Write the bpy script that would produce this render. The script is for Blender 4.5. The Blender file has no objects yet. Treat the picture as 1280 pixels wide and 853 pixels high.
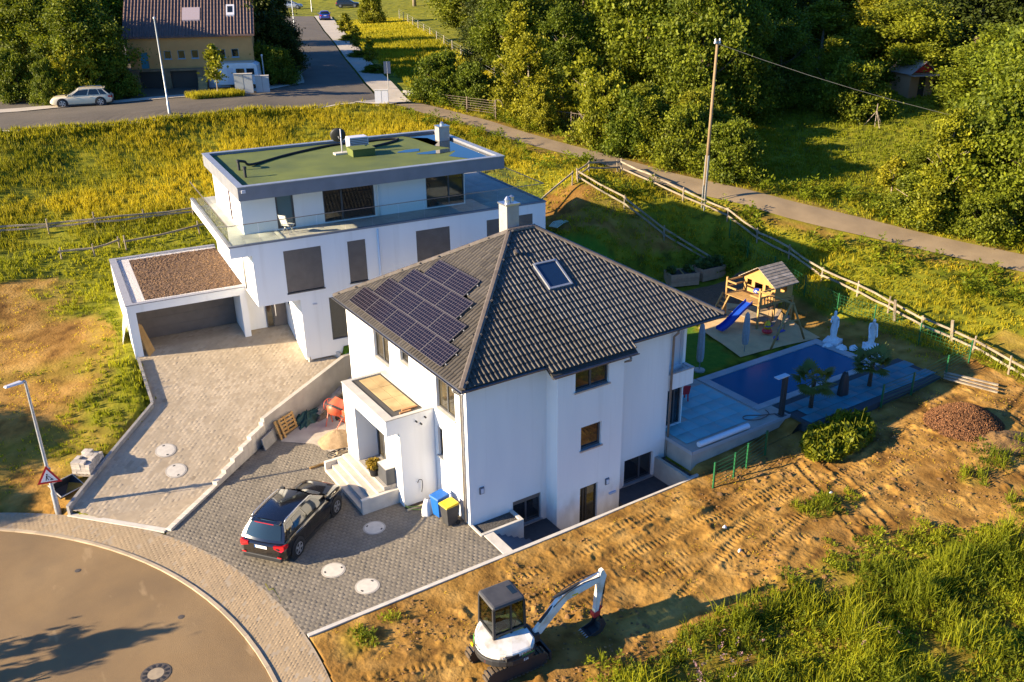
import bpy, math, random
import numpy as np
from mathutils import Matrix, Vector
R_ = math.radians
random.seed(7)
NP = np.random.default_rng(7)
scene = bpy.context.scene
C = scene.collection

# ------------------------------------------------------------------ camera
cam_d = bpy.data.cameras.new('camera')
cam_d.sensor_width = 36.0
cam_d.lens = 36.0 * 1117.35 / 1280.0
cam_d.clip_start = 0.5
cam_d.clip_end = 2000.0
cam = bpy.data.objects.new('camera', cam_d)
C.objects.link(cam)
cF = Vector((0.4941, 0.7738, -0.39636)); cR = Vector((0.83966, -0.54295, -0.01326)); cU = Vector((0.22546, 0.32626, 0.918))
m = Matrix.Identity(4)
for i in range(3):
    m[i][0] = cR[i]; m[i][1] = cU[i]; m[i][2] = -cF[i]
m[0][3], m[1][3], m[2][3] = -14.108, -25.549, 20.772
cam.matrix_world = m
scene.camera = cam

# ------------------------------------------------------------------ light
SUN_EL = R_(20.0)
SUN_XY = Vector((-0.970, 0.243)).normalized()
SUN_DIR = Vector((SUN_XY.x * math.cos(SUN_EL), SUN_XY.y * math.cos(SUN_EL), math.sin(SUN_EL)))
world = bpy.data.worlds.new("World"); scene.world = world
world.use_nodes = True
wn = world.node_tree
bg = wn.nodes['Background']
sky = wn.nodes.new('ShaderNodeTexSky')
sky.sky_type = 'NISHITA'
sky.sun_disc = False
sky.sun_elevation = SUN_EL
sky.sun_rotation = math.atan2(SUN_XY.x, SUN_XY.y)
sky.air_density = 1.0; sky.dust_density = 0.6; sky.ozone_density = 4.0
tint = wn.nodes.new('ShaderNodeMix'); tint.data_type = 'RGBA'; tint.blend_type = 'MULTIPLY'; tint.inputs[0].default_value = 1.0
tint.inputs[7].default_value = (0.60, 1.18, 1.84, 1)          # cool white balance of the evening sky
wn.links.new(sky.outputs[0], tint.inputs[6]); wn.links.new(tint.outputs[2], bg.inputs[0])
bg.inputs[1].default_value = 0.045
sun_d = bpy.data.lights.new('sun', 'SUN')
sun_d.energy = 5.0
sun_d.angle = R_(0.53)
sun_d.color = (1.0, 0.81, 0.54)
sun = bpy.data.objects.new('sun', sun_d)
sun.rotation_euler = SUN_DIR.to_track_quat('Z', 'Y').to_euler()
sun.location = (-60, 20, 40)
C.objects.link(sun)
scene.view_settings.view_transform = 'Standard'
scene.view_settings.look = 'None'
scene.view_settings.exposure = 1.65
scene.view_settings.gamma = 1.0
scene.cycles.max_bounces = 6
scene.cycles.diffuse_bounces = 3
scene.cycles.glossy_bounces = 3
scene.cycles.transmission_bounces = 4
scene.cycles.transparent_max_bounces = 8

# ------------------------------------------------------------------ materials
MATS = {}
def mat(name, col, rough=0.75, col2=None, scale=4.0, detail=4.0, bump=0.0, bscale=None, metal=0.0, spec=0.5,
        var=0.0, attr=0.0, contrast=(0.35, 0.65), coat=0.0, trans=0.0, stretch=None, hue=0.0):
    """noise-mixed principled material; var = brightness change per object, attr = per face (attribute 'rnd')"""
    if name in MATS: return MATS[name]
    M = bpy.data.materials.new(name); M.use_nodes = True
    nt = M.node_tree; N = nt.nodes; L = nt.links
    b = N['Principled BSDF']
    b.inputs['Roughness'].default_value = rough
    b.inputs['Metallic'].default_value = metal
    b.inputs['Specular IOR Level'].default_value = spec
    if coat: b.inputs['Coat Weight'].default_value = coat
    c4 = (*col, 1)
    out = None
    tc = N.new('ShaderNodeTexCoord')
    co = tc.outputs['Object']
    if stretch:
        mp = N.new('ShaderNodeMapping'); mp.inputs['Scale'].default_value = stretch
        L.new(co, mp.inputs[0]); co = mp.outputs[0]
    if col2 is not None:
        n = N.new('ShaderNodeTexNoise'); n.inputs['Scale'].default_value = scale; n.inputs['Detail'].default_value = detail
        L.new(co, n.inputs['Vector'])
        r = N.new('ShaderNodeMapRange'); r.inputs[1].default_value = contrast[0]; r.inputs[2].default_value = contrast[1]
        L.new(n.outputs['Fac'], r.inputs[0])
        mx = N.new('ShaderNodeMix'); mx.data_type = 'RGBA'
        mx.inputs[6].default_value = c4; mx.inputs[7].default_value = (*col2, 1)
        L.new(r.outputs[0], mx.inputs[0]); out = mx.outputs[2]
    if var or attr:
        hs = N.new('ShaderNodeHueSaturation')
        if out: L.new(out, hs.inputs['Color'])
        else: hs.inputs['Color'].default_value = c4
        mr = N.new('ShaderNodeMapRange')
        if var:
            oi = N.new('ShaderNodeObjectInfo'); L.new(oi.outputs['Random'], mr.inputs[0]); a = var
        else:
            at = N.new('ShaderNodeAttribute'); at.attribute_name = 'rnd'; L.new(at.outputs['Fac'], mr.inputs[0]); a = attr
        mr.inputs[3].default_value = 1 - a; mr.inputs[4].default_value = 1 + a
        L.new(mr.outputs[0], hs.inputs['Value'])
        if hue:
            mh = N.new('ShaderNodeMapRange'); mh.inputs[3].default_value = .5 - hue; mh.inputs[4].default_value = .5 + hue
            L.new(mr.inputs[0].links[0].from_socket, mh.inputs[0]); L.new(mh.outputs[0], hs.inputs['Hue'])
        out = hs.outputs[0]
    if out: L.new(out, b.inputs['Base Color'])
    else: b.inputs['Base Color'].default_value = c4
    if bump:
        n2 = N.new('ShaderNodeTexNoise'); n2.inputs['Scale'].default_value = bscale or scale * 4; n2.inputs['Detail'].default_value = 5
        L.new(co, n2.inputs['Vector'])
        bp = N.new('ShaderNodeBump'); bp.inputs['Strength'].default_value = bump; bp.inputs['Distance'].default_value = 0.05
        L.new(n2.outputs['Fac'], bp.inputs['Height']); L.new(bp.outputs[0], b.inputs['Normal'])
    if trans:
        t = N.new('ShaderNodeBsdfTranslucent')
        if out: L.new(out, t.inputs[0])
        else: t.inputs[0].default_value = c4
        ms = N.new('ShaderNodeMixShader'); ms.inputs[0].default_value = trans
        L.new(b.outputs[0], ms.inputs[1]); L.new(t.outputs[0], ms.inputs[2])
        L.new(ms.outputs[0], N['Material Output'].inputs[0])
    MATS[name] = M
    return M

def overlay(M, col, scale, lo, hi, amount, stretch=(1, 1, 1), zfade=None, detail=6):
    """stains: mixes a colour in where a noise is high (zfade: only near the foot, up to that height)"""
    nt = M.node_tree; N = nt.nodes; L = nt.links; b = N['Principled BSDF']; src = b.inputs['Base Color']
    tc = N.new('ShaderNodeTexCoord'); mp = N.new('ShaderNodeMapping'); mp.inputs['Scale'].default_value = stretch; L.new(tc.outputs['Object'], mp.inputs[0])
    n = N.new('ShaderNodeTexNoise'); n.inputs['Scale'].default_value = scale; n.inputs['Detail'].default_value = detail; L.new(mp.outputs[0], n.inputs['Vector'])
    r = N.new('ShaderNodeMapRange'); r.inputs[1].default_value = lo; r.inputs[2].default_value = hi; r.inputs[4].default_value = amount; L.new(n.outputs['Fac'], r.inputs[0]); f = r.outputs[0]
    if zfade:
        sx = N.new('ShaderNodeSeparateXYZ'); L.new(tc.outputs['Object'], sx.inputs[0])
        z = N.new('ShaderNodeMapRange'); z.inputs[1].default_value = zfade[0]; z.inputs[2].default_value = zfade[1]; z.inputs[3].default_value = 1; z.inputs[4].default_value = 0; L.new(sx.outputs['Z'], z.inputs[0])
        m_ = N.new('ShaderNodeMath'); m_.operation = 'MULTIPLY'; L.new(f, m_.inputs[0]); L.new(z.outputs[0], m_.inputs[1]); f = m_.outputs[0]
    mx = N.new('ShaderNodeMix'); mx.data_type = 'RGBA'; L.new(f, mx.inputs[0])
    if src.links: L.new(src.links[0].from_socket, mx.inputs[6])
    else: mx.inputs[6].default_value = src.default_value
    mx.inputs[7].default_value = (*col, 1); L.new(mx.outputs[2], src)
    return M
def glass_mat(name, tint, refl=0.12, clear=0.85, rough=0.02):
    """sheet glass: lets light through and mirrors a little"""
    M = bpy.data.materials.new(name); M.use_nodes = True
    nt = M.node_tree; N = nt.nodes; L = nt.links
    for n in list(N):
        if n.type != 'OUTPUT_MATERIAL': N.remove(n)
    tr = N.new('ShaderNodeBsdfTransparent'); tr.inputs[0].default_value = (*tint, 1)
    gl = N.new('ShaderNodeBsdfGlossy'); gl.inputs['Roughness'].default_value = rough
    lw = N.new('ShaderNodeLayerWeight'); lw.inputs[0].default_value = .5
    fr = N.new('ShaderNodeMath'); fr.operation = 'POWER'; fr.inputs[1].default_value = 5.0; L.new(lw.outputs['Facing'], fr.inputs[0])
    ad = N.new('ShaderNodeMath'); ad.operation = 'ADD'; ad.inputs[1].default_value = refl; ad.use_clamp = True
    L.new(fr.outputs[0], ad.inputs[0])
    ms = N.new('ShaderNodeMixShader')
    L.new(ad.outputs[0], ms.inputs[0]); L.new(tr.outputs[0], ms.inputs[1]); L.new(gl.outputs[0], ms.inputs[2])
    L.new(ms.outputs[0], N['Material Output'].inputs[0])
    MATS[name] = M
    return M

WHITE = mat('white_render', (.82, .81, .79), .9, (.765, .76, .75), 1.3, bump=.10, bscale=60, stretch=(1, 1, .22), contrast=(.3, .75))
WHITE2 = mat('white_render_smooth', (.82, .82, .81), .85, (.77, .77, .765), 1.1, bump=.06, bscale=50, stretch=(1, 1, .22), contrast=(.3, .75))
overlay(WHITE, (.42, .36, .29), 2.2, .35, .75, .55, (1, 1, .5), (-.05, .55)); overlay(WHITE, (.60, .58, .55), 1.1, .56, .72, .35, (2.5, 2.5, .12)); overlay(WHITE2, (.60, .58, .55), .9, .56, .74, .30, (2.5, 2.5, .12))
ANTH = mat('anthracite', (.055, .058, .065), .5, (.07, .072, .08), 3)
SHUTTER = mat('shutter_grey', (.125, .105, .092), .55, (.15, .127, .112), 2)
SHUTTER_L = mat('shutter_light', (.55, .55, .60), .5)
FASCIA = mat('fascia_grey', (.17, .175, .20), .6, (.20, .205, .23), 1.5)
COPING = mat('metal_coping', (.42, .43, .45), .4, (.36, .37, .39), 3, metal=.5)
ZINC = mat('zinc', (.45, .42, .38), .45, (.36, .34, .32), 4, metal=.6)
ZINCB = mat('zinc_brown', (.30, .24, .19), .5, (.24, .2, .17), 4, metal=.3)
STEEL = mat('steel', (.55, .55, .56), .3, metal=.9)
GALV = mat('galvanised', (.42, .43, .44), .45, (.34, .35, .36), 9, metal=.5)
DGLASS = mat('dark_glass', (.012, .016, .02), .04, spec=.8)
DGLASS2 = mat('warm_glass', (.06, .05, .03), .05, (.015, .014, .012), 1.2, spec=.8)
RUBBER = mat('rubber', (.015, .015, .015), .8)
BLACKP = mat('black_plastic', (.02, .02, .022), .55)
CONC = mat('concrete', (.42, .38, .33), .9, (.34, .31, .27), 1.6, bump=.15, bscale=18)
CONC_L = mat('concrete_light', (.56, .52, .46), .9, (.47, .44, .39), 2.5, bump=.12, bscale=25)
WOOD = mat('weathered_wood', (.36, .30, .24), .9, (.22, .18, .14), 3, bump=.3, bscale=20, stretch=(1, 1, 1), var=.15)
WOODN = mat('new_timber', (.42, .25, .085), .75, (.33, .19, .06), 4, bump=.1, bscale=20, var=.12)
WOODP = mat('planter_wood', (.50, .29, .17), .75, (.41, .23, .135), 5, var=.1)
GLASSR = glass_mat('railing_glass', (.93, .965, .945), .02)
GLASSC = glass_mat('cab_glass', (.50, .56, .46), .05)

# ------------------------------------------------------------------ mesh building
class MB:
    def __init__(s): s.v = []; s.f = []; s.M = None
    def _add(s, vs, fs):
        o = len(s.v)
        if s.M is not None: vs = [tuple(s.M @ Vector(p)) for p in vs]
        s.v.extend(vs); s.f.extend([tuple(i + o for i in f) for f in fs])
        return s
    def box(s, x0, x1, y0, y1, z0, z1):
        return s._add([(x0,y0,z0),(x1,y0,z0),(x1,y1,z0),(x0,y1,z0),(x0,y0,z1),(x1,y0,z1),(x1,y1,z1),(x0,y1,z1)],
                      [(3,2,1,0),(4,5,6,7),(0,1,5,4),(1,2,6,5),(2,3,7,6),(3,0,4,7)])
    def quad(s, *p): return s._add(list(p), [tuple(range(len(p)))])
    def prism(s, pts, z0, z1):
        """pts: ccw outline; z0, z1: numbers or functions of x, y"""
        n = len(pts)
        g0 = z0 if callable(z0) else (lambda x, y: z0)
        g1 = z1 if callable(z1) else (lambda x, y: z1)
        vs = [(x, y, g0(x, y)) for x, y in pts] + [(x, y, g1(x, y)) for x, y in pts]
        fs = [tuple(range(n - 1, -1, -1)), tuple(range(n, 2 * n))] + [(i, (i + 1) % n, n + (i + 1) % n, n + i) for i in range(n)]
        return s._add(vs, fs)
    def extrude(s, prof, p0, p1, up=(0, 0, 1), cap=True):
        """profile (a, b): a to the side, b along up; swept from p0 to p1"""
        p0 = Vector(p0); p1 = Vector(p1); d = (p1 - p0).normalized(); up = Vector(up)
        sd = d.cross(up).normalized(); u = sd.cross(d)
        n = len(prof)
        vs = [tuple(p + sd * a + u * b) for p in (p0, p1) for a, b in prof]
        fs = [(i, (i + 1) % n, n + (i + 1) % n, n + i) for i in range(n)]
        if cap: fs += [tuple(range(n - 1, -1, -1)), tuple(range(n, 2 * n))]
        return s._add(vs, fs)
    def bar(s, p0, p1, w, h=None, up=(0, 0, 1)):
        h = h or w
        d = Vector(p1) - Vector(p0)
        if abs(d.normalized().dot(Vector(up))) > .98: up = (0, 1, 0)
        return s.extrude([(-w/2,-h/2),(w/2,-h/2),(w/2,h/2),(-w/2,h/2)], p0, p1, up)
    def tube(s, pts, r, n=8, cap=True):
        """r: number or list"""
        pts = [Vector(p) for p in pts]; k = len(pts)
        rs = r if isinstance(r, (list, tuple)) else [r] * k
        vs = []; pd = None
        for i, p in enumerate(pts):
            d = (pts[min(i + 1, k - 1)] - pts[max(i - 1, 0)]).normalized()
            if pd is None:
                a = d.orthogonal().normalized()
            else:
                a = (a - d * a.dot(d)).normalized()
            pd = d; b = d.cross(a)
            for j in range(n):
                t = 2 * math.pi * j / n
                vs.append(tuple(p + (a * math.cos(t) + b * math.sin(t)) * rs[i]))
        fs = [(i*n+j, i*n+(j+1)%n, (i+1)*n+(j+1)%n, (i+1)*n+j) for i in range(k-1) for j in range(n)]
        if cap: fs += [tuple(range(n-1, -1, -1)), tuple(range((k-1)*n, k*n))]
        return s._add(vs, fs)
    def lathe(s, prof, c=(0, 0, 0), n=16):
        """prof: (r, z) from bottom to top"""
        vs = []
        for r, z in prof:
            for j in range(n):
                t = 2 * math.pi * j / n
                vs.append((c[0] + r * math.cos(t), c[1] + r * math.sin(t), c[2] + z))
        k = len(prof)
        fs = [(i*n+j, i*n+(j+1)%n, (i+1)*n+(j+1)%n, (i+1)*n+j) for i in range(k-1) for j in range(n)]
        fs += [tuple(range(n-1, -1, -1)), tuple(range((k-1)*n, k*n))]
        return s._add(vs, fs)
    def grid(s, P):
        """P: rows of points"""
        r = len(P); c = len(P[0])
        return s._add([tuple(p) for row in P for p in row],
                      [(i*c+j, i*c+j+1, (i+1)*c+j+1, (i+1)*c+j) for i in range(r-1) for j in range(c-1)])
    def mesh(s, name, m, smooth=False):
        me = bpy.data.meshes.new(name)
        me.from_pydata(s.v, [], s.f)
        if m: me.materials.append(m)
        if smooth:
            me.polygons.foreach_set('use_smooth', [True] * len(me.polygons))
        me.update()
        return me
    def build(s, name, m, parent=None, smooth=False, bevel=0, auto=None, loc=None):
        o = bpy.data.objects.new(name, s.mesh(name, m, smooth))
        C.objects.link(o)
        if parent: o.parent = parent
        if loc: o.location = loc
        if bevel:
            b = o.modifiers.new('bevel', 'BEVEL'); b.width = bevel; b.segments = 2; b.limit_method = 'ANGLE'; b.angle_limit = R_(40)
        if auto is not None:
            o.data.set_sharp_from_angle(angle=R_(auto))
        return o

def np_mesh(name, V, Q, m, parent=None, rnd=None, smooth=False):
    """fast mesh from arrays; Q: (n, 3 or 4) vertex indices"""
    V = np.asarray(V, np.float32); Q = np.asarray(Q, np.int32); k = Q.shape[1]
    me = bpy.data.meshes.new(name)
    me.vertices.add(len(V)); me.vertices.foreach_set('co', V.ravel())
    me.loops.add(Q.size); me.loops.foreach_set('vertex_index', Q.ravel())
    me.polygons.add(len(Q)); me.polygons.foreach_set('loop_start', np.arange(0, Q.size, k, dtype=np.int32))
    if smooth: me.polygons.foreach_set('use_smooth', np.ones(len(Q), bool))
    me.update(calc_edges=True)
    if m: me.materials.append(m)
    if rnd is not None:
        a = me.attributes.new('rnd', 'FLOAT', 'FACE'); a.data.foreach_set('value', np.asarray(rnd, np.float32))
    o = bpy.data.objects.new(name, me); C.objects.link(o)
    if parent: o.parent = parent
    return o

def tag(o, label=None, cat=None, group=None, kind=None):
    if label: o['label'] = label
    if cat: o['category'] = cat
    if group: o['group'] = group
    if kind: o['kind'] = kind
    return o
def thing(name, label, cat, loc=(0, 0, 0), rz=0, group=None):
    o = bpy.data.objects.new(name, None); o.empty_display_size = .2
    C.objects.link(o); o.location = loc; o.rotation_euler = (0, 0, rz)
    return tag(o, label, cat, group)
def dup(root, loc, rz=None, label=None, scale=None, group=None):
    r = root.copy(); C.objects.link(r); r.location = loc
    if rz is not None: r.rotation_euler = (0, 0, rz)
    if scale is not None: r.scale = scale if isinstance(scale, (tuple, list)) else (scale,) * 3
    if label: r['label'] = label
    if group: r['group'] = group
    for ch in root.children:
        c = ch.copy(); C.objects.link(c); c.parent = r
        for g in ch.children:
            d = g.copy(); C.objects.link(d); d.parent = c
    return r
def piece(o, parent, loc=(0, 0, 0), rot=(0, 0, 0), scale=(1, 1, 1)):
    """another copy of a part, sharing its mesh"""
    c = o.copy(); C.objects.link(c); c.parent = parent; c.location = loc; c.rotation_euler = rot; c.scale = scale
    return c
def structure(o): o['kind'] = 'structure'; return o

def text_mesh(name, s, size, m, parent, M, depth=.004):
    cu = bpy.data.curves.new(name, 'FONT'); cu.body = s; cu.size = size; cu.align_x = 'CENTER'; cu.align_y = 'CENTER'; cu.extrude = depth
    o = bpy.data.objects.new(name, cu); C.objects.link(o)
    dg = bpy.context.evaluated_depsgraph_get()
    me = bpy.data.meshes.new_from_object(o.evaluated_get(dg)); bpy.data.objects.remove(o)
    me.materials.clear(); me.materials.append(m)
    q = bpy.data.objects.new(name, me); C.objects.link(q); q.parent = parent; q.matrix_local = M
    return q

# ------------------------------------------------------------------ where things stand
HA = R_(-5.43); HX, HY = -3.58, 15.44               # the flat-roofed house: front left corner of its terrace and its turn
hu = Vector((math.cos(HA), math.sin(HA))); hv = Vector((-math.sin(HA), math.cos(HA)))
def h2(u, v): return (HX + u*hu.x + v*hv.x, HY + u*hu.y + v*hv.y)
def to_h2(x, y):
    dx, dy = x - HX, y - HY
    return dx*hu.x + dy*hu.y, dx*hv.x + dy*hv.y
def inside(pts, x, y):
    """numpy point-in-polygon"""
    x = np.asarray(x, float); y = np.asarray(y, float); r = np.zeros(x.shape, bool); n = len(pts)
    for i in range(n):
        x0, y0 = pts[i]; x1, y1 = pts[(i + 1) % n]
        if y0 == y1: continue
        c = ((y0 > y) != (y1 > y)) & (x < (x1 - x0) * (y - y0) / (y1 - y0) + x0)
        r ^= c
    return r
def edge_dist(pts, x, y, closed=True):
    x = np.asarray(x, float); y = np.asarray(y, float); d = np.full(x.shape, 1e9); n = len(pts)
    for i in range(n if closed else n - 1):
        ax, ay = pts[i]; bx, by = pts[(i + 1) % n]
        l2 = (bx-ax)**2 + (by-ay)**2
        t = np.clip(((x-ax)*(bx-ax) + (y-ay)*(by-ay)) / l2, 0, 1)
        d = np.minimum(d, np.hypot(x - ax - t*(bx-ax), y - ay - t*(by-ay)))
    return d
_perm = NP.random((64, 64))
def vnoise(x, y, s):
    """value noise"""
    x = np.asarray(x, float) / s; y = np.asarray(y, float) / s
    ix = np.floor(x).astype(int); iy = np.floor(y).astype(int); fx = x - ix; fy = y - iy
    fx = fx*fx*(3-2*fx); fy = fy*fy*(3-2*fy)
    g = lambda a, b: _perm[a % 64, b % 64]
    return (g(ix,iy)*(1-fx)+g(ix+1,iy)*fx)*(1-fy) + (g(ix,iy+1)*(1-fx)+g(ix+1,iy+1)*fx)*fy
def fbm(x, y, s, o=4):
    r = 0; a = .5; t = 0
    for i in range(o):
        r = r + a * vnoise(np.asarray(x) + 17.3*i, np.asarray(y) - 9.1*i, s / 2**i); t += a; a *= .5
    return r / t
# ------------------------------------------------------------------ terrain
CTRL = np.array([
 # cul-de-sac and lot in front
 (-30,-30,0),(-30,-8,0),(-30,4,0),(-24,9,0),(-15.2,11.8,.05),(-12.9,10.1,.1),(-9.75,6.7,0),(-8,2,0),(-7.4,-2,0),(-7.5,-6,0),(-10,-16,-.2),
 (-3,-3,0),(3,-2.6,0),(10,-2.6,.05),(13.5,-3.2,.15),(20,-3.6,.5),(27,-3.4,.8),(0,-7,-.1),(10,-9,.0),(20,-10,.2),(0,-16,-.6),(10,-17,-.5),(22,-18,-.2),(32,-14,.2),(36,-24,-.4),(0,-30,-1.5),(20,-30,-1),
 # garden
 (16,6,.8),(22,6,.8),(28.6,6,.85),(28.6,0,.85),(24,11,.85),(27,13.3,1.0),(17,13,1.2),(22,17.3,1.7),(13,13.6,2.0),(18,19,3.2),
 # left yard beside the upper drive
 (-10.7,12.5,.95),(-8.2,15,1.75),(-7.9,18.9,2.65),(-4,18,2.65),(0,18,2.7),(6,15.5,2.6),(-14,16,1.1),(-20,14,.6),(-13,21,2.2),(-20,24,2.6),(-10,25.5,3.1),(-7.5,29,3.7),(-15,31,4.2),(-28,22,1.6),(-28,34,4.6),
 (-11.9,37.2,5.1),(-6.6,35.2,5.2),(-.9,33.7,5.3),(8,32,5.6),(14,30,5.6),(14,24,4.2),(20.5,22.3,4.6),
 # meadow up to the street
 (-6,42.8,6.4),(4,42,6.6),(12,42,6.8),(-6,47.6,7.6),(2,47.3,7.6),(10,47.3,7.7),(15.5,46.5,7.9),(-5,50.3,9.0),(2,50,9.0),(9,50.6,9.0),(17,49,8.9),(21,48,8.8),(-10,51.4,9.1),(-25,46,8.2),(-25,54,9.3),
 (-8,59,9.3),(0,60,9.3),(10,60,9.3),(20,56,9.1),(24,60,9.25),(30,80,9.5),(42,115,10),(52,145,10.5),(60,180,10.8),(-10,72,9.8),(5,80,10.5),(10,120,12),(-30,80,10),(-20,140,13),(20,170,11.5),
 # bank with the rail fences, path
 (27.8,14.3,1.2),(25,17.4,3.2),(24.2,20.4,5.0),(22.8,23.5,6.2),(21.5,18.2,3.6),(30,-5.3,.85),(30.4,1.2,1.1),(30.1,5.2,1.8),(30.2,10.7,2.7),(29.3,15.7,4.1),(30.0,13.3,3.4),(27.2,24,6.2),
 (42,-8,2.4),(40,1.2,3.1),(37.3,6.5,3.6),(35.1,11,4.3),(30.6,18.8,5.5),(28.7,23.9,6.2),(26.7,31,6.9),(24.7,39.6,7.8),(21,49.5,8.6),
 (45,-20,1.2),(60,-20,2.4),(46,8,4.0),(50,21,6.4),(64,27,8.8),(38,20,5.4),(36,30,6.6),(33,40,7.6),(32,50,8.6),(42,66,9.2),(52,97,9.8),(64,135,10.4),(60,10,6),(80,20,9.5),(80,60,11),(100,100,13),(110,40,12),(90,-10,7),(100,160,13),(140,100,16),(140,10,13),(120,-40,7),
], float)
def _phi(a, b): return np.sqrt(((a[:, None, :] - b[None, :, :])**2).sum(2) + 1.5)
_n = len(CTRL)
_A = np.zeros((_n + 3, _n + 3)); _A[:_n, :_n] = _phi(CTRL[:, :2], CTRL[:, :2]) - 0.05*np.eye(_n)
_A[:_n, _n] = 1; _A[:_n, _n+1:] = CTRL[:, :2]; _A[_n, :_n] = 1; _A[_n+1:, :_n] = CTRL[:, :2].T
_w = np.linalg.solve(_A, np.concatenate([CTRL[:, 2], [0, 0, 0]]))
def tz0(x, y):
    x = np.atleast_1d(np.asarray(x, float)); y = np.atleast_1d(np.asarray(y, float)); sh = x.shape
    P = np.stack([x.ravel(), y.ravel()], 1); r = np.empty(len(P))
    for i in range(0, len(P), 20000):
        p = P[i:i+20000]
        r[i:i+20000] = _phi(p, CTRL[:, :2]) @ _w[:_n] + _w[_n] + p @ _w[_n+1:]
    return r.reshape(sh)
def tz(x, y): return float(tz0(x, y)[0])
def drive_z(x, y):
    v = to_h2(x, y)[1]
    return np.clip((v + 7.0) * .255 + .02, 0.0, 2.7) if not np.isscalar(x) else min(max((v + 7.0) * .255 + .02, 0.0), 2.7)

RI_C, RI_R = (-26.65, -2.99), 17.68          # inner kerb of the turning circle
RO_C, RO_R = (-24.6, -2.44), 17.2            # outer edge of its pavement
def arc(c, r, a0, a1, n): return [(c[0] + r*math.cos(a0+(a1-a0)*i/n), c[1] + r*math.sin(a0+(a1-a0)*i/n)) for i in range(n+1)]
CIRCLE = arc(RO_C, RO_R + .03, 0, 2*math.pi, 96)[:-1]
ROAD_BLOB = [(-60, -20), (-26, -20.2), (-26, 14.6), (-60, 14.6)]
DRIVE2 = [(-12.75, 10.25), (-9.72, 6.82), (-3.95, 11.95), (1.05, 14.62), (.25, 15.9), h2(3.05, 0), h2(3.05, 3.5), h2(1.2, 3.5), h2(.8, 5), h2(-4.3, 5), h2(-4.35, 3.0), (-7.9, 18.8), (-8.2, 15.0), (-10.7, 12.45)]
DRIVE1 = [(-9.78, 6.75)] + [p for p in arc(RO_C, RO_R, R_(31.5), R_(2.4), 12)] + [(-7.4, -1.9), (.5, -1.9), (.5, -.6), (.37, .4), (.37, 12), (1.0, 14.2), (-3.85, 11.75)]
LOT1 = [(-9.85, 6.9), (-7.4, 1), (-7.45, -1.97), (10.6, -1.97), (10.6, -1.2), (16.7, -1.2), (16.7, 3.9), (12.6, 3.9), (12.6, 12.0), (9.5, 15.2), (3.2, 15.2), (1.1, 14.68), (-4.2, 11.95)]
SUNK = [(1.1, -1.9), (10.5, -1.9), (10.5, .5), (12, .9), (12, 11.4), (.6, 11.4), (.6, -.5)]
POOLPIT = [(15.7, -.2), (24.9, -.2), (24.9, 3.9), (15.7, 3.9)]
SLABS = [(16.5, -2.85), (26.3, -2.85), (27.2, 1.5), (25, 3.9), (15.9, 3.9)]
SAND = [(19.6, 4.55), (25.6, 4.2), (26.5, 8.2), (24.6, 10.6), (20.6, 8.8)]
MULCH = [(20.5, 9.2), (24.6, 10.6), (26.5, 8.2), (28.3, 9.5), (28.2, 13.0), (23.4, 13.9)]
LOTX0, LOTX1, LOTY0, LOTY1 = -7.6, 33.0, -17.5, -2.05
STREET = [(-70, 56.5), (-25, 53.4), (-9.7, 51.9), (-4.3, 50.9), (2.2, 50.6), (8.1, 51.2), (11.5, 50.8), (17.6, 49.6), (21, 51.5), (23.0, 59.2), (29.6, 79.4), (41.4, 115), (51.8, 146), (47, 148), (40.4, 134), (24.2, 80.7), (18.3, 61.5), (12.9, 59.2), (6, 58.8), (1, 59.4), (-4.9, 59.6), (-9.1, 59.6), (-25, 61.4), (-70, 65)]
PATH = [(21.5, 48.6), (23.0, 44.5), (24.7, 39.6), (26.4, 32.5), (28.0, 26.2), (29.4, 21.9), (31.2, 18.0), (33.4, 13.8), (36.2, 9.0), (39.2, 3.0), (41.6, -3.0), (44, -10), (47, -20), (50, -34)]
def lot_relief(x, y):
    """lumps, ruts and caterpillar prints of the building ground"""
    x = np.asarray(x, float); y = np.asarray(y, float)
    z = (fbm(x, y, 3.2, 5) - .5) * .22 + (fbm(x + 40, y, .8, 3) - .5) * .10
    cl = np.clip(fbm(x + 9, y + 5, .55, 3) - .62, 0, 1); z += cl * .42
    z += np.clip(fbm(x*1.1 + 3, y*1.1, 1.5, 4) - .58, 0, 1) * .3
    for (x0, y0, x1, y1, w) in RUTS:
        L = math.hypot(x1-x0, y1-y0); dx, dy = (x1-x0)/L, (y1-y0)/L
        a = (x-x0)*dx + (y-y0)*dy; b = -(x-x0)*dy + (y-y0)*dx + .35*np.sin(a*.33 + x0)
        on = (a > 0) & (a < L); tw = np.clip(fbm(x*1.3 + x0, y*1.3, 1.1, 3)*4 - 1.2, 0, 1)
        pr = np.clip(1 - np.abs(b)/w, 0, 1)
        z = np.where(on & (pr > 0), z*(1-.5*np.clip(pr*3,0,1)) - .03*np.clip(pr*3,0,1) + .017*tw*np.clip(pr*4,0,1)*np.tanh(2.5*np.sin(a*2*math.pi/.215 + np.abs(b)*9)), z)
        z += np.where(on, .045*tw*np.exp(-((np.abs(b)-w*1.15)/.13)**2), 0)
    # piled earth and the mulch heap stand on their own; the ground just swells there
    z += .35*np.exp(-(((x-22.6)/2.6)**2 + ((y+7.6)/2.2)**2))
    e = np.clip((-y - 2.05)/1.2, 0, 1)                     # calm along the kerb strip
    return z * (.25 + .75*e) - .03
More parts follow.
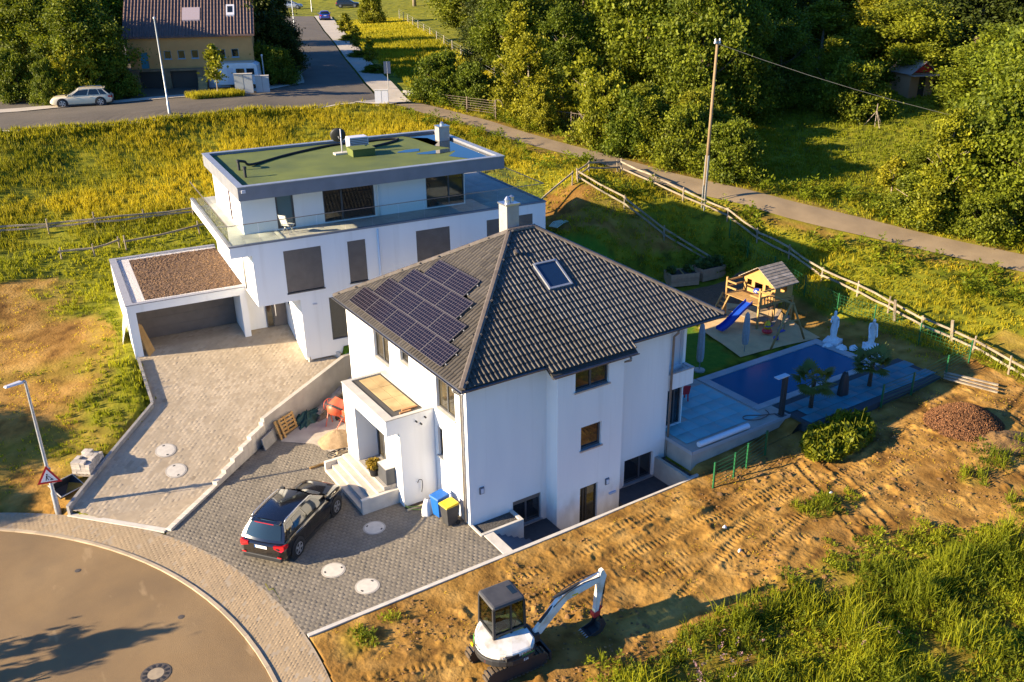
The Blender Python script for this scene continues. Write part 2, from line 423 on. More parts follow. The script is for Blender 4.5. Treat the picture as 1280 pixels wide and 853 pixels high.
RUTS = [(-2,-8.0,-6.8,-5.2,.2),(0,-3.3,7,-2.9,.2),(4,-6.4,14,-8.0,.2),(6.5,-4.4,13.5,-4.2,.2),(-1.5,-5.0,11.5,-3.6,.22),(-1.5,-6.2,11.8,-4.9,.22),(1.5,-7.6,13,-5.4,.2),(3.5,-4.2,16.5,-5.3,.22),(5,-5.6,17.5,-6.6,.22),(2.8,-3.0,9.5,-3.2,.18),(8,-6.8,15.5,-6.0,.2),(12.5,-8.6,14.2,-3.6,.2),(13.7,-8.8,15.5,-4.0,.2),(-6.4,-3.4,-2.6,-4.4,.2),(15,-5.2,21,-5.2,.2),(16,-6.6,21.5,-7.2,.2),(20,-9.2,30,-7.0,.2),(-6.6,-4.9,-3.6,-5.6,.18),(24.5,-7.2,31,-4.9,.2),(25.0,-8.4,32,-6.2,.2)]
def ground_z(x, y):
    x = np.asarray(x, float); y = np.asarray(y, float)
    z = tz0(x, y)
    lr = np.maximum(np.maximum(LOTX0 - x, x - LOTX1), np.maximum(LOTY0 - y, y - LOTY1))
    rough = np.clip(np.minimum(np.minimum(edge_dist(DRIVE2, x, y), edge_dist(LOT1, x, y)), np.maximum(lr, 0)) / 2, 0, 1)
    z = z + (fbm(x, y, 2.5, 4) - .5) * .22 * rough
    d2 = inside(DRIVE2, x, y); e = edge_dist(DRIVE2, x, y)
    z = np.where(d2 | (e < .35), np.minimum(z, drive_z(x, y) - .10), z)
    ci = (x-RO_C[0])**2 + (y-RO_C[1])**2 < (RO_R+.15)**2
    z = np.where(ci | inside(ROAD_BLOB, x, y), -.18, z)
    l1 = inside(LOT1, x, y)
    z = np.where(l1, -.12, z)
    z = np.where(inside(SUNK, x, y), -3.0, z)
    z = np.where(inside(POOLPIT, x, y), -1.2, z)
    z = np.where(inside(SLABS, x, y) & ~inside(POOLPIT, x, y), .70, z)
    return z

def path_z(x, y): return tz0(x, y)
# ---- masks
def dirt_mask(x, y):
    x = np.asarray(x, float); y = np.asarray(y, float)
    n = fbm(x, y, 2.6, 5)
    d = np.zeros(x.shape)
    # bare yard left of the upper drive, with green along the kerb
    yard = [(-34, 12), (-15.2, 11.6), (-12.9, 10.0), (-10.7, 12.5), (-8.2, 15), (-8.2, 19.5), (-8.6, 29.5), (-11, 30.5), (-34, 30)]
    k = edge_dist([(-10.7, 12.5), (-8.2, 15), (-8.0, 18.8), (-7.2, 28)], x, y, False)
    g = np.clip(1.15 - k / 3.0, 0, 1)
    dv = np.clip(1.0 - g*.92 + (n-.5)*2.2, 0, 1)
    d = np.where(inside(yard, x, y), dv, d)
    # earth bank beside the lawn
    bank = [(19.5, 20.3), (24.6, 17.0), (26.2, 16.4), (25.0, 20.0), (23.0, 23.5), (21.0, 24.5), (17.5, 23)]
    d = np.where(inside(bank, x, y), np.clip(.95 + (n-.5)*2.6, 0, 1), d)
    bed = [(24.8, 4.4), (28.5, 3.4), (28.5, 9.2), (26.6, 8.2)]
    d = np.where(inside(bed, x, y), .9, d)
    bed2 = [(26.6, -3.2), (28.7, -3), (28.6, 4), (25.2, 4.2)]
    d = np.where(inside(bed2, x, y), .85, d)
    d = np.where((x > 10.4) & (x < 17.2) & (y < -1.2) & (y > -3.2), .95, d)
    # verges of the path
    e = edge_dist(PATH, x, y, False)
    d = np.maximum(d, np.clip(.75 - np.abs(e - 1.7)/.9 + (n-.5)*1.4, 0, 1) * (e < 2.8))
    gt = np.hypot(x-30.2, y-33.6); d = np.maximum(d, np.clip(1.2 - gt/3.2, 0, 1))
    d = np.maximum(d, np.where((np.hypot(x-17.5, y-43.5) < 3.5), np.clip((n-.52)*4, 0, 1), 0))
    # the building lot carries its own green edge
    lot = (x > LOTX0) & (x < LOTX1+.4) & (y < LOTY1+.05) & (y > LOTY0)
    d = np.where(lot, 1 - .5*lot_green(x, y), d)
    return d
VEG_EDGE = [(-9, -9.2), (-4.3, -9.6), (-1.5, -9.2), (1.6, -9.0), (3.4, -9.2), (5.4, -9.0), (7.4, -9.4), (9.0, -9.0), (11.0, -8.6), (13.0, -8.6), (14.6, -9.4), (16.6, -10.4), (20, -11.2), (26, -11.6), (33, -11.0), (36, -30), (-9, -30)]
def lot_green(x, y):
    n = fbm(x + 3, y - 8, 1.6, 4)
    e = edge_dist(VEG_EDGE, x, y); s = np.where(inside(VEG_EDGE, x, y), e, -e)
    g = np.clip(.5 + s*.9 + (n-.5)*2.6, 0, 1)
    p = np.zeros(np.shape(x))
    for cx, cy, r in ((12.9, -6.7, .75), (14.2, -6.9, .55), (12.2, -6.0, .4), (21.3, -8.6, 1.0), (23.2, -9.2, .9), (19.5, -8.9, .6), (-6.0, -3.1, .7), (-4.6, -2.7, .5)):
        p = np.maximum(p, np.clip(1.15 - np.hypot(np.asarray(x)-cx, np.asarray(y)-cy)/r + (n-.5)*2, 0, 1))
    tr = (np.asarray(x) > 17) & (np.asarray(x) < 33) & (np.asarray(y) > -13.5) & (np.asarray(y) < -8)
    g = np.where(tr & (fbm(np.asarray(x)*.35 + np.asarray(y)*.2, np.asarray(y) - .35*np.asarray(x), .9, 3) > .56), g*.15, g)
    g = np.where((np.asarray(x) > 28.9 + .12*(np.asarray(y)+5)) & (np.asarray(y) > -9), np.maximum(g, .96), g)
    return np.maximum(g, p*.85)

def lawn_mask(x, y):
    g = [(12.7, 4.1), (19.4, 4.7), (20.4, 8.9), (23.2, 14.0), (22.0, 17.2), (19.0, 20.2), (14.0, 20.5), (13.2, 13.6)]
    g2 = [h2(3.2, -.2), h2(9.5, -.2), (9.0, 14.9), (1.4, 14.9)]
    return np.maximum(inside(g, x, y), inside(g2, x, y)).astype(float)

def ground_material():
    M = bpy.data.materials.new('ground'); M.use_nodes = True
    nt = M.node_tree; N = nt.nodes; L = nt.links; b = N['Principled BSDF']; b.inputs['Roughness'].default_value = .95; b.inputs['Specular IOR Level'].default_value = .15
    tc = N.new('ShaderNodeTexCoord')
    def noise(s, d=5):
        n = N.new('ShaderNodeTexNoise'); n.inputs['Scale'].default_value = s; n.inputs['Detail'].default_value = d; L.new(tc.outputs['Object'], n.inputs['Vector']); return n.outputs['Fac']
    def ramp(f, *st):
        r = N.new('ShaderNodeValToRGB'); L.new(f, r.inputs[0]); e = r.color_ramp.elements
        while len(e) < len(st): e.new(.5)
        for q, (p, c) in zip(e, st): q.position = p; q.color = (*c, 1)
        return r.outputs[0]
    def mix(f, a, c):
        m_ = N.new('ShaderNodeMix'); m_.data_type = 'RGBA'; L.new(f, m_.inputs[0]); L.new(a, m_.inputs[6]); L.new(c, m_.inputs[7]); return m_.outputs[2]
    def att(n):
        a = N.new('ShaderNodeAttribute'); a.attribute_name = n; return a.outputs['Fac']
    grass = ramp(noise(.9, 6), (.32, (.055, .065, .006)), (.5, (.165, .17, .010)), (.7, (.24, .215, .016)))
    lawn = ramp(noise(3, 5), (.3, (.055, .135, .010)), (.7, (.09, .175, .015)))
    dirt = ramp(noise(1.1, 8), (.30, (.15, .075, .018)), (.46, (.305, .165, .036)), (.72, (.44, .26, .075)))
    damp = ramp(noise(.33, 4), (.40, (.62, .58, .56)), (.58, (1, 1, 1)))
    dm_ = N.new('ShaderNodeMix'); dm_.data_type = 'RGBA'; dm_.blend_type = 'MULTIPLY'; dm_.inputs[0].default_value = 1; L.new(dirt, dm_.inputs[6]); L.new(damp, dm_.inputs[7]); dirt = dm_.outputs[2]
    c = mix(att('lawn'), grass, lawn)
    c = mix(att('dirt'), c, dirt)
    L.new(c, b.inputs['Base Color'])
    bp = N.new('ShaderNodeBump'); bp.inputs['Strength'].default_value = .55; bp.inputs['Distance'].default_value = .08
    L.new(noise(7, 8), bp.inputs['Height']); L.new(bp.outputs[0], b.inputs['Normal'])
    return M
GROUND_M = ground_material()

def sheet(name, xs, ys, zf, skip=None):
    X, Y = np.meshgrid(xs, ys); Z = zf(X, Y)
    V = np.stack([X.ravel(), Y.ravel(), Z.ravel()], 1)
    r, c = X.shape
    i = np.arange(r*c).reshape(r, c)
    Q = np.stack([i[:-1, :-1].ravel(), i[:-1, 1:].ravel(), i[1:, 1:].ravel(), i[1:, :-1].ravel()], 1)
    if skip is not None:
        cx = (X[:-1, :-1] + X[1:, 1:])/2; cy = (Y[:-1, :-1] + Y[1:, 1:])/2
        Q = Q[~skip(cx, cy).ravel()]
    o = np_mesh(name, V, Q, GROUND_M, smooth=True)
    me = o.data
    for nm, f in (('dirt', dirt_mask), ('lawn', lawn_mask)):
        a = me.attributes.new(nm, 'FLOAT', 'POINT'); a.data.foreach_set('value', np.asarray(f(X, Y), np.float32).ravel())
    return structure(o)
def lot_z(x, y):
    t = np.clip(np.minimum(np.minimum(np.asarray(x) - LOTX0, LOTX1 - np.asarray(x)), np.asarray(y) - LOTY0)/.8, 0, 1)
    return tz0(x, y) + lot_relief(x, y) * t
xs = np.concatenate([np.linspace(-400, -60, 18), np.arange(-55, -36, 3.), np.arange(-36, -10.2, .4), np.arange(-10, LOTX0-.05, .15), [LOTX0], np.arange(LOTX0 + .15, 4, .15), np.arange(4.1, LOTX1 - .2, .4), [LOTX1], np.arange(LOTX1 + .4, 46, .5), np.arange(46, 80, 1.5), np.arange(82, 150, 5), np.linspace(160, 600, 16)])
ys = np.concatenate([np.linspace(-300, -60, 12), np.arange(-55, -20, 4.), [LOTY0 - 1, LOTY0], np.arange(LOTY0 + .5, LOTY1 - .3, .5), [LOTY1], np.arange(LOTY1 + .3, 6, .4), np.arange(6.1, 17, .15), np.arange(17.2, 52, .4), np.arange(52, 70, .8), np.arange(71, 150, 3.), np.linspace(155, 700, 22)])
def _in_lot(x, y): return (x > LOTX0) & (x < LOTX1) & (y > LOTY0) & (y < LOTY1)
ground = sheet('ground', xs, ys, ground_z, _in_lot)
building_ground = sheet('building_ground', np.arange(LOTX0, LOTX1 + .01, .055), np.arange(LOTY0, LOTY1 + .01, .055),
    lambda x, y: np.where((x-RO_C[0])**2 + (y-RO_C[1])**2 < (RO_R+.1)**2, -.18, lot_z(x, y)))
def gz(x, y):
    if LOTX0 < x < LOTX1 and LOTY0 < y < LOTY1: return float(np.ravel(lot_z(np.array([x]), np.array([y])))[0])
    return float(np.ravel(ground_z(np.array([x]), np.array([y])))[0])

# ------------------------------------------------------------------ roads
ASPH = mat('asphalt_warm', (.235, .148, .064), .9, (.165, .106, .05), .45, bump=.25, bscale=40, contrast=(.3, .7))
ASPH2 = mat('asphalt_dark', (.115, .092, .066), .9, (.09, .073, .053), .4, bump=.2, bscale=30)
overlay(ASPH, (.34, .225, .105), .22, .48, .72, .5, (1, 1, 1)); overlay(ASPH, (.12, .085, .05), .6, .56, .8, .35); overlay(ASPH, (.10, .075, .05), 60, .56, .62, .5, detail=2); overlay(ASPH, (.36, .25, .13), 1.3, .63, .70, .5, (1, .35, 1))
PATHM = mat('path_asphalt', (.27, .195, .11), .92, (.21, .15, .085), .6, bump=.2, bscale=25)
PAVE_L = mat('pale_paver', (.42, .340, .245), .9, (.33, .265, .185), .9, attr=.055)
PAVE_D = mat('grey_paver', (.205, .175, .135), .9, (.16, .137, .105), 1.1, attr=.09)
PAVE_R = mat('sand_paver', (.37, .265, .150), .9, (.31, .225, .13), .8, attr=.09)
JOINT = mat('joint_sand', (.115, .098, .078), .95, (.09, .078, .063), 3)
JOINT_L = mat('joint_sand_pale', (.37, .295, .205), .95, (.31, .245, .17), 3)
KERB = mat('kerb_stone', (.44, .345, .235), .9, (.36, .285, .195), 2, var=.1)

def flat_poly(name, pts, zf, m, step=None):
    """outline filled as one face fan through triangulation (bmesh)"""
    import bmesh
    bm = bmesh.new()
    vs = [bm.verts.new((x, y, 0)) for x, y in pts]
    f = bm.faces.new(vs)
    bmesh.ops.triangulate(bm, faces=[f])
    if step:
        for _ in range(step): bmesh.ops.subdivide_edges(bm, edges=[e for e in bm.edges if e.calc_length() > 1.0], cuts=1, use_grid_fill=True)
        bmesh.ops.triangulate(bm, faces=bm.faces[:])
    for v in bm.verts: v.co.z = float(np.ravel(zf(v.co.x, v.co.y))[0])
    bmesh.ops.recalc_face_normals(bm, faces=bm.faces[:])
    me = bpy.data.meshes.new(name); bm.to_mesh(me); bm.free()
    if len(me.polygons) and sum(p.normal.z for p in me.polygons) < 0: me.flip_normals()
    me.materials.append(m)
    o = bpy.data.objects.new(name, me); C.objects.link(o)
    return o
road = structure(flat_poly('road', [(-60, 13.5), (-60, -19), (-30, -20.3)] + arc(RI_C, RI_R, R_(-75), R_(75), 60) + [(-30, 14.4)], lambda x, y: -.02, ASPH))
pavement = structure(MB().grid([[(*p, -.0015) for p in arc(RI_C, RI_R + .13, R_(-60), R_(62), 80)], [(*p, -.0015) for p in arc(RO_C, RO_R + .05, R_(-62), R_(66), 80)]][::-1]).build('pavement', JOINT_L))
# kerb stones round the turning circle
ks = None
n = 38
for i in range(n):
    a0 = R_(-52) + R_(112) * i / n; a1 = R_(-52) + R_(112) * (i + 1) / n - .0006
    b = MB()
    P = [(RI_R, 0), (RI_R + .13, 0)]
    pts = [(RI_C[0] + r*math.cos(a), RI_C[1] + r*math.sin(a)) for r, a in ((RI_R, a0), (RI_R+.13, a0), (RI_R+.13, a1), (RI_R, a1))]
    b.prism(pts, -.1, .045)
    b.build('kerb_stone', KERB, pavement)
def pavers(name, poly, w, d, th, ang, zf, m, parent, gap=.012, lift=.0, stagger=True, org=(0, 0), keep=None, rec=.004):
    """small blocks with recessed joints, one joined part"""
    xs_ = [p[0] for p in poly]; ys_ = [p[1] for p in poly]
    ca, sa = math.cos(ang), math.sin(ang)
    R = math.hypot(max(xs_)-min(xs_), max(ys_)-min(ys_))
    cx, cy = (max(xs_)+min(xs_))/2, (max(ys_)+min(ys_))/2
    nu = int(R/w)+2; nv = int(R/d)+2
    U, Vv = np.meshgrid(np.arange(-nu//2, nu//2+1)*w, np.arange(-nv//2, nv//2+1))
    U = U + (np.abs(Vv) % 2)*w/2*(1 if stagger else 0); Vv = Vv*d
    X = (cx + U*ca - Vv*sa).ravel(); Y = (cy + U*sa + Vv*ca).ravel()
    k = inside(poly, X, Y) & (edge_dist(poly, X, Y) > min(w, d)*.35)
    if keep is not None: k &= keep(X, Y)
    X = X[k]; Y = Y[k]; n = len(X)
    hw, hd = w/2-gap/2, d/2-gap/2; ch = .005
    loc = [(-hw,-hd,0),(hw,-hd,0),(hw,hd,0),(-hw,hd,0),(-hw+ch,-hd+ch,1),(hw-ch,-hd+ch,1),(hw-ch,hd-ch,1),(-hw+ch,hd-ch,1)]
    hh = NP.normal(0, .001, n)
    V = np.empty((n, 8, 3), np.float32)
    for i, (a, b_, t) in enumerate(loc):
        px = X + a*ca - b_*sa; py = Y + a*sa + b_*ca
        V[:, i, 0] = px; V[:, i, 1] = py
        V[:, i, 2] = zf(px, py) + (lift + hh if t else -rec)
    F = np.array([(4,5,6,7),(0,1,5,4),(1,2,6,5),(2,3,7,6),(3,0,4,7)])
    Q = (np.arange(n)[:, None, None]*8 + F[None]).reshape(-1, 4)
    rnd = np.repeat(np.clip(NP.normal(.5, .24, n), 0, 1), 5)
    o = np_mesh(name, V.reshape(-1, 3), Q, m, parent, rnd)
    o['kind'] = 'stuff'
    return o
MANH1 = [(-2.85, 2.42), (-5.24, .82), (-4.58, -.72)]
MANH2 = [(-8.51, 11.91), (-8.45, 10.52)]
def off_holes(hs, r): return lambda X, Y: np.all([np.hypot(X-a, Y-b) > r for a, b in hs], axis=0)
ring_poly = arc(RI_C, RI_R + .14, R_(-52), R_(60), 60) + arc(RO_C, RO_R, R_(64), R_(-56), 60)
pavers('paver', ring_poly, .21, .105, .02, R_(45), lambda x, y: np.zeros(np.shape(x)), PAVE_R, pavement, gap=.006, rec=.002)
lower_drive = structure(flat_poly('driveway', DRIVE1, lambda x, y: -.003, JOINT))
pavers('paver', DRIVE1, .215, .17, .03, R_(0), lambda x, y: np.zeros(np.shape(x)), PAVE_D, lower_drive, rec=.0025, gap=.013, keep=off_holes(MANH1, .42))
upper_drive = structure(flat_poly('driveway', DRIVE2, lambda x, y: drive_z(x, y) - .0008, JOINT_L, 3))
pavers('paver', DRIVE2, .26, .17, .03, R_(43), lambda x, y: drive_z(x, y), PAVE_L, upper_drive, rec=.001, gap=.006, keep=off_holes(MANH2, .42))
# gutter line where the upper drive meets the pavement
b = MB(); b.prism([(-12.95, 10.2), (-9.9, 6.8), (-9.72, 6.95), (-12.78, 10.36)], -.05, .035); b.build('gutter_stone', CONC_L, upper_drive)
street = structure(flat_poly('street', STREET, lambda x, y: tz0(x, y) + .13, ASPH2, 4))
def ribbon(name, pts, w, zf, m, lift, both=None):
    L_ = []; Rr = []
    P = [Vector(p) for p in pts]
    D = []
    for i in range(len(P)-1):
        k = max(1, int((P[i+1]-P[i]).length/1.2))
        for j in range(k): D.append(P[i].lerp(P[i+1], j/k))
    D.append(P[-1])
    rows = []
    for i, p in enumerate(D):
        d = (D[min(i+1, len(D)-1)] - D[max(i-1, 0)]).normalized(); nrm = Vector((-d.y, d.x))
        rows.append([(p.x+nrm.x*t*w, p.y+nrm.y*t*w, zf(p.x+nrm.x*t*w, p.y+nrm.y*t*w)+lift) for t in (.5, .2, -.2, -.5)])
    return structure(MB().grid(rows[::-1]).build(name, m, smooth=True))
path = ribbon('path', PATH, 2.35, lambda x, y: tz(x, y), PATHM, .10)
# pavements of the far street
PAVE_F = mat('far_paving', (.46, .40, .32), .9, (.40, .35, .28), .8)
ribbon('pavement', [(-70, 66), (-25, 62.2), (-9, 60.5), (-4.9, 60.4), (1, 60.2), (6, 59.7), (13, 60.1), (17.2, 62.2), (23.2, 81), (39.5, 134.5)], 1.7, lambda x, y: tz(x, y), PAVE_F, .19)
structure(flat_poly('pavement', [(17.7, 49.5), (20.4, 47.6), (22.6, 48.0), (25.6, 58), (27, 63), (32.6, 80), (44.6, 115), (54.8, 145), (52, 146), (41.6, 115), (29.8, 79.4), (23.2, 59.2), (21.2, 51.6)], lambda x, y: tz0(x, y) + .19, PAVE_F, 3))
ribbon('pavement', [(-70, 56), (-25, 53.0), (-9.7, 51.5), (-4.3, 50.5), (2.2, 50.2), (8.1, 50.8), (11.5, 50.4), (17.7, 49.2)], .28, lambda x, y: tz(x, y), PAVE_F, .18)
# ------------------------------------------------------------------ building helpers
def wall_faces(b, o, d, L, z0, z1, holes=(), depth=.18):
    """one wall seen from outside (outside lies right of d), with openings that have reveals; z1 may be a pair (start, end)"""
    ox, oy = o; dx, dy = d; nx, ny = dy, -dx
    P = lambda u, z, w=0: (ox + dx*u - nx*w, oy + dy*u - ny*w, z)
    us = sorted({0, L, *[h[0] for h in holes], *[h[1] for h in holes]}); zs = sorted({z0, z1, *[h[2] for h in holes], *[h[3] for h in holes]})
    for i in range(len(us)-1):
        for j in range(len(zs)-1):
            uc = (us[i]+us[i+1])/2; zc = (zs[j]+zs[j+1])/2
            if any(h[0] < uc < h[1] and h[2] < zc < h[3] for h in holes): continue
            b.quad(P(us[i], zs[j]), P(us[i+1], zs[j]), P(us[i+1], zs[j+1]), P(us[i], zs[j+1]))
    for u0, u1, a, c in [h[:4] for h in holes]:
        b.quad(P(u0, a), P(u0, c), P(u0, c, depth), P(u0, a, depth)); b.quad(P(u1, c), P(u1, a), P(u1, a, depth), P(u1, c, depth))
        b.quad(P(u0, a), P(u0, a, depth), P(u1, a, depth), P(u1, a)); b.quad(P(u0, c, depth), P(u0, c), P(u1, c), P(u1, c, depth))
def window(parent, o, d, u0, u1, z0, z1, depth=.14, fm=None, gm=None, split=(), sill=None, name='window', fw=.07, hsplit=None):
    ox, oy = o; dx, dy = d; nx, ny = dy, -dx
    fm = fm or ANTH; gm = gm or DGLASS
    M = Matrix(((dx, nx, 0, ox - nx*depth), (dy, ny, 0, oy - ny*depth), (0, 0, 1, 0), (0, 0, 0, 1)))
    b = MB(); b.M = M                                # local: x along the wall, y outwards
    g = .004
    b.box(u0+g, u0+fw, -.03, .04, z0+g, z1-g); b.box(u1-fw, u1-g, -.03, .04, z0+g, z1-g)
    b.box(u0+fw, u1-fw, -.03, .04, z0+g, z0+fw); b.box(u0+fw, u1-fw, -.03, .04, z1-fw, z1-g)
    cs = [u0] + [u0 + (u1-u0)*s for s in split] + [u1]
    for c in cs[1:-1]: b.box(c-.045, c+.045, -.028, .038, z0+fw, z1-fw)
    f = b.build(name, fm, parent)
    for i in range(len(cs)-1):
        p = MB(); p.M = M
        a = cs[i] + (fw if i == 0 else .045); c = cs[i+1] - (fw if i == len(cs)-2 else .045)
        p.box(a, c, -.012, .004, z0+fw, z1-fw); p.build('pane', gm, f)
    if sill:
        s_ = MB(); s_.M = M; s_.box(u0-.06, u1+.06, .045, depth+.07, z0-.05, z0+.012); s_.build('sill', sill, f)
    return f

# ------------------------------------------------------------------ hip-roofed house
LX, LY, KS, EZ = 13.19, 11.93, .59, 6.25
house = thing('hip_roof_house', 'white house with dark tiled hip roof carrying solar panels', 'house', (0, 0, 0))
FW = [(.37, .37), (4.03, .37), (4.03, -.38), (7.33, -.38), (7.33, .37), (10.52, .37), (10.52, .95), (12.0, .95), (12.0, 9.0), (8.2, 9.0), (8.2, 11.56), (.37, 11.56)]
b = MB()
H_front = {0: [(2.0, 3.38, -.9, .38)], 2: [(.85, 2.52, 4.95, 5.86), (1.17, 2.21, 2.2, 3.28), (1.18, 2.10, -1.9, .40)], 4: [(.87, 2.5, -.93, .34)], 6: [(.55, 1.32, 3.85, 5.55), (.48, 1.42, .87, 3.0)],
           11: [(3.01, 4.56, 4.38, 5.78), (5.66, 6.48, 5.16, 5.68), (8.81, 10.31, 4.32, 5.66), (8.78, 9.18, 2.1, 3.45)]}
for i in range(len(FW)):
    (x0, y0), (x1, y1) = FW[i], FW[(i+1) % len(FW)]
    L = math.hypot(x1-x0, y1-y0); d = ((x1-x0)/L, (y1-y0)/L)
    top = 5.92 if i == 2 else (5.97 if i in (1, 3) else 6.22)
    wall_faces(b, (x0, y0), d, L, -2.4, top, H_front.get(i, ()))
b.build('wall', WHITE, house)
F = lambda i: (FW[i], ((FW[(i+1) % 12][0]-FW[i][0])/math.dist(FW[i], FW[(i+1) % 12]), (FW[(i+1) % 12][1]-FW[i][1])/math.dist(FW[i], FW[(i+1) % 12])))
o, d = F(0); w = window(house, o, d, *H_front[0][0], split=(.5,), sill=COPING)
MB().box(2.37, 3.75, .46, .50, .14, .375).build('roller_box', SHUTTER, w)
o, d = F(2)
window(house, o, d, *H_front[2][0], split=(.48,), sill=COPING, gm=mat('dim_glass', (.030, .028, .024), .05, (.010, .011, .012), 1.1, spec=.8))
window(house, o, d, *H_front[2][1], split=(), sill=COPING, gm=MATS['dim_glass'], fw=.09)
w = window(house, o, d, *H_front[2][2], split=(.25, .42), fm=BLACKP, name='basement_door', gm=DGLASS2)
o, d = F(4); w = window(house, o, d, *H_front[4][0], split=(.58,), sill=COPING)
o, d = F(6)
w = window(house, o, d, *H_front[6][0], fm=SHUTTER_L, gm=SHUTTER_L)
w = window(house, o, d, *H_front[6][1], fm=ANTH, split=(.6,), name='terrace_door')
o, d = F(11)
for i, h in enumerate(H_front[11]):
    window(house, o, d, *h, split=(.5,) if i in (0, 2) else (), sill=CONC_L if i != 3 else COPING, gm=DGLASS2 if i != 3 else DGLASS)
# balcony at the back corner
b = MB(); b.box(10.53, 11.98, .35, .94, 3.12, 3.3); b.box(10.53, 11.98, .35, .47, 3.3, 3.88); b.box(11.86, 11.98, .47, .94, 3.3, 3.88)
bal = b.build('balcony', WHITE, house)
b = MB(); b.box(10.50, 12.01, .32, .49, 3.882, 3.92); b.box(11.84, 12.01, .49, .93, 3.882, 3.92); b.build('coping', COPING, bal)

# roof: carcass, tiles, hips
ROOF_D = mat('roof_underlay', (.03, .028, .026), .9)
TILE = mat('roof_tile', (.085, .074, .062), .5, (.068, .059, .050), 2.0, var=.22)
TILE.node_tree.nodes['Principled BSDF'].inputs['Specular IOR Level'].default_value = .2
TILE_S = mat('roof_tile_joined', (.085, .074, .062), .5, (.068, .059, .050), 2.0, attr=.22)
TILE_R = mat('ridge_tile', (.12, .10, .085), .5, (.10, .08, .065), 4, var=.15)
GUTTER = mat('gutter', (.10, .10, .115), .4, (.08, .08, .09), 5, metal=.4)
RH = EZ + KS*LY/2; xa, xb, ym = LY/2, LX - LY/2, LY/2
b = MB()
E = [(0,0,EZ),(LX,0,EZ),(LX,LY,EZ),(0,LY,EZ)]; rl, rr = (xa, ym, RH), (xb, ym, RH)
b.quad(E[0], E[1], rr, rl); b.quad(E[1], E[2], rr); b.quad(E[2], E[3], rl, rr); b.quad(E[3], E[0], rl)
E2 = [(x, y, EZ-.14) for x, y, z in E]
b.quad(*E2[::-1])
for i in range(4): b.quad(E2[i], E2[(i+1)%4], E[(i+1)%4], E[i])
roof = b.build('roof', ROOF_D, house)
# unseen garden-side corner of the roof, cut away so sun reaches the sand
NX, NY = 8.6, 9.35
import bmesh
bm = bmesh.new(); bm.from_mesh(roof.data)
for co, no in (((NX, 0, 0), (1, 0, 0)), ((0, NY, 0), (0, 1, 0))):
    bmesh.ops.bisect_plane(bm, geom=bm.verts[:] + bm.edges[:] + bm.faces[:], plane_co=co, plane_no=no)
bmesh.ops.delete(bm, geom=[f for f in bm.faces if f.calc_center_median().x > NX and f.calc_center_median().y > NY], context='FACES')
bm.to_mesh(roof.data); bm.free()
rz_ = lambda x, y: EZ + KS*min(LX - x, LY - y, LY/2)
b = MB()
b.quad((LX, NY, EZ-.14), (NX, NY, EZ-.14), (NX, NY, rz_(NX, NY)), (LX-(LY-NY), NY, rz_(LX-(LY-NY), NY)), (LX, NY, EZ))
b.quad((NX, NY, EZ-.14), (NX, LY, EZ-.14), (NX, LY, EZ), (NX, NY, rz_(NX, NY)))
b.build('gable_infill', WHITE, house)
bx0, bx1, byy = 3.74, 7.94, -.46
b = MB(); zb = EZ + KS*byy
b._add([(bx0,0.02,EZ+.012),(bx1,0.02,EZ+.012),(bx1,byy,zb),(bx0,byy,zb),(bx0,0.02,EZ-.13),(bx1,0.02,EZ-.13),(bx1,byy,zb-.13),(bx0,byy,zb-.13)], [(3,2,1,0),(4,5,6,7),(0,1,5,4),(1,2,6,5),(2,3,7,6),(3,0,4,7)])
b.build('bay_roof', ROOF_D, roof)
TW, TG = .205, .37
th = math.atan(KS)
def tile_mb():
    b = MB()
    prof = [(0, .012), (.092, .002), (.110, .018), (.125, .050), (.15, .064), (.177, .050), (.196, .018), (TW, .012)]
    rows = []
    for s_, lift in ((0, .030), (TG + .045, .002)): rows.append([(a, s_, h + lift) for a, h in prof])
    b.grid(rows)
    b.grid([[(a, 0, -.012) for a, h in prof], rows[0]])
    return b
tile_me = tile_mb().mesh('roof_tile', TILE)
TV = np.array(tile_mb().v, float); TF = tile_mb().f
def tile_spots(org, ex, es, ncol0, ncol1, inside_fn):
    out = []
    smax = int(LY/2/math.cos(th)/TG) + 3
    for r in range(-4, smax):
        for c in range(ncol0, ncol1):
            a, s_ = c*TW, r*TG
            if inside_fn(a + TW/2, s_ + TG*.5): out.append((a, s_))
    return out
SL = LY/2/math.cos(th)
def front_in(a, s_):
    if s_ < 0: return bx0 + .02 < a < bx1 - .02 and s_ > byy/math.cos(th)
    y = s_*math.cos(th); return y - .02 < a < LX - y + .02 and s_ < SL
def side_in(a, s_):
    y = s_*math.cos(th); return s_ > 0 and y - .02 < a < LY - y + .02 and s_ < SL
ct, st = math.cos(th), math.sin(th)
SKY_A = (5.93, 7.12, 2.93/ct, 4.20/ct)
PANEL_Y0, PANEL_S0, PW, PH = 1.782, .226, 1.732, .981
PROWS = [(0, 5), (.5, 4.5), (1, 4), (1.5, 3.5)]
planes = [  # matrix columns: along eave, up slope, normal
 (Matrix(((1,0,0,0),(0,ct,-st,0),(0,st,ct,EZ),(0,0,0,1))), front_in, LX),
 (Matrix(((0,ct,-st,0),(-1,0,0,LY),(0,st,ct,EZ),(0,0,0,1))), side_in, LY),
 (Matrix(((-1,0,0,LX),(0,-ct,st,LY),(0,st,ct,EZ),(0,0,0,1))), lambda a, s_: s_ > 0 and front_in(a, s_), LX),
 (Matrix(((0,-ct,st,LX),(1,0,0,0),(0,st,ct,EZ),(0,0,0,1))), side_in, LY)]
camp = Vector((-14.108, -25.549, 20.772))
allt = []
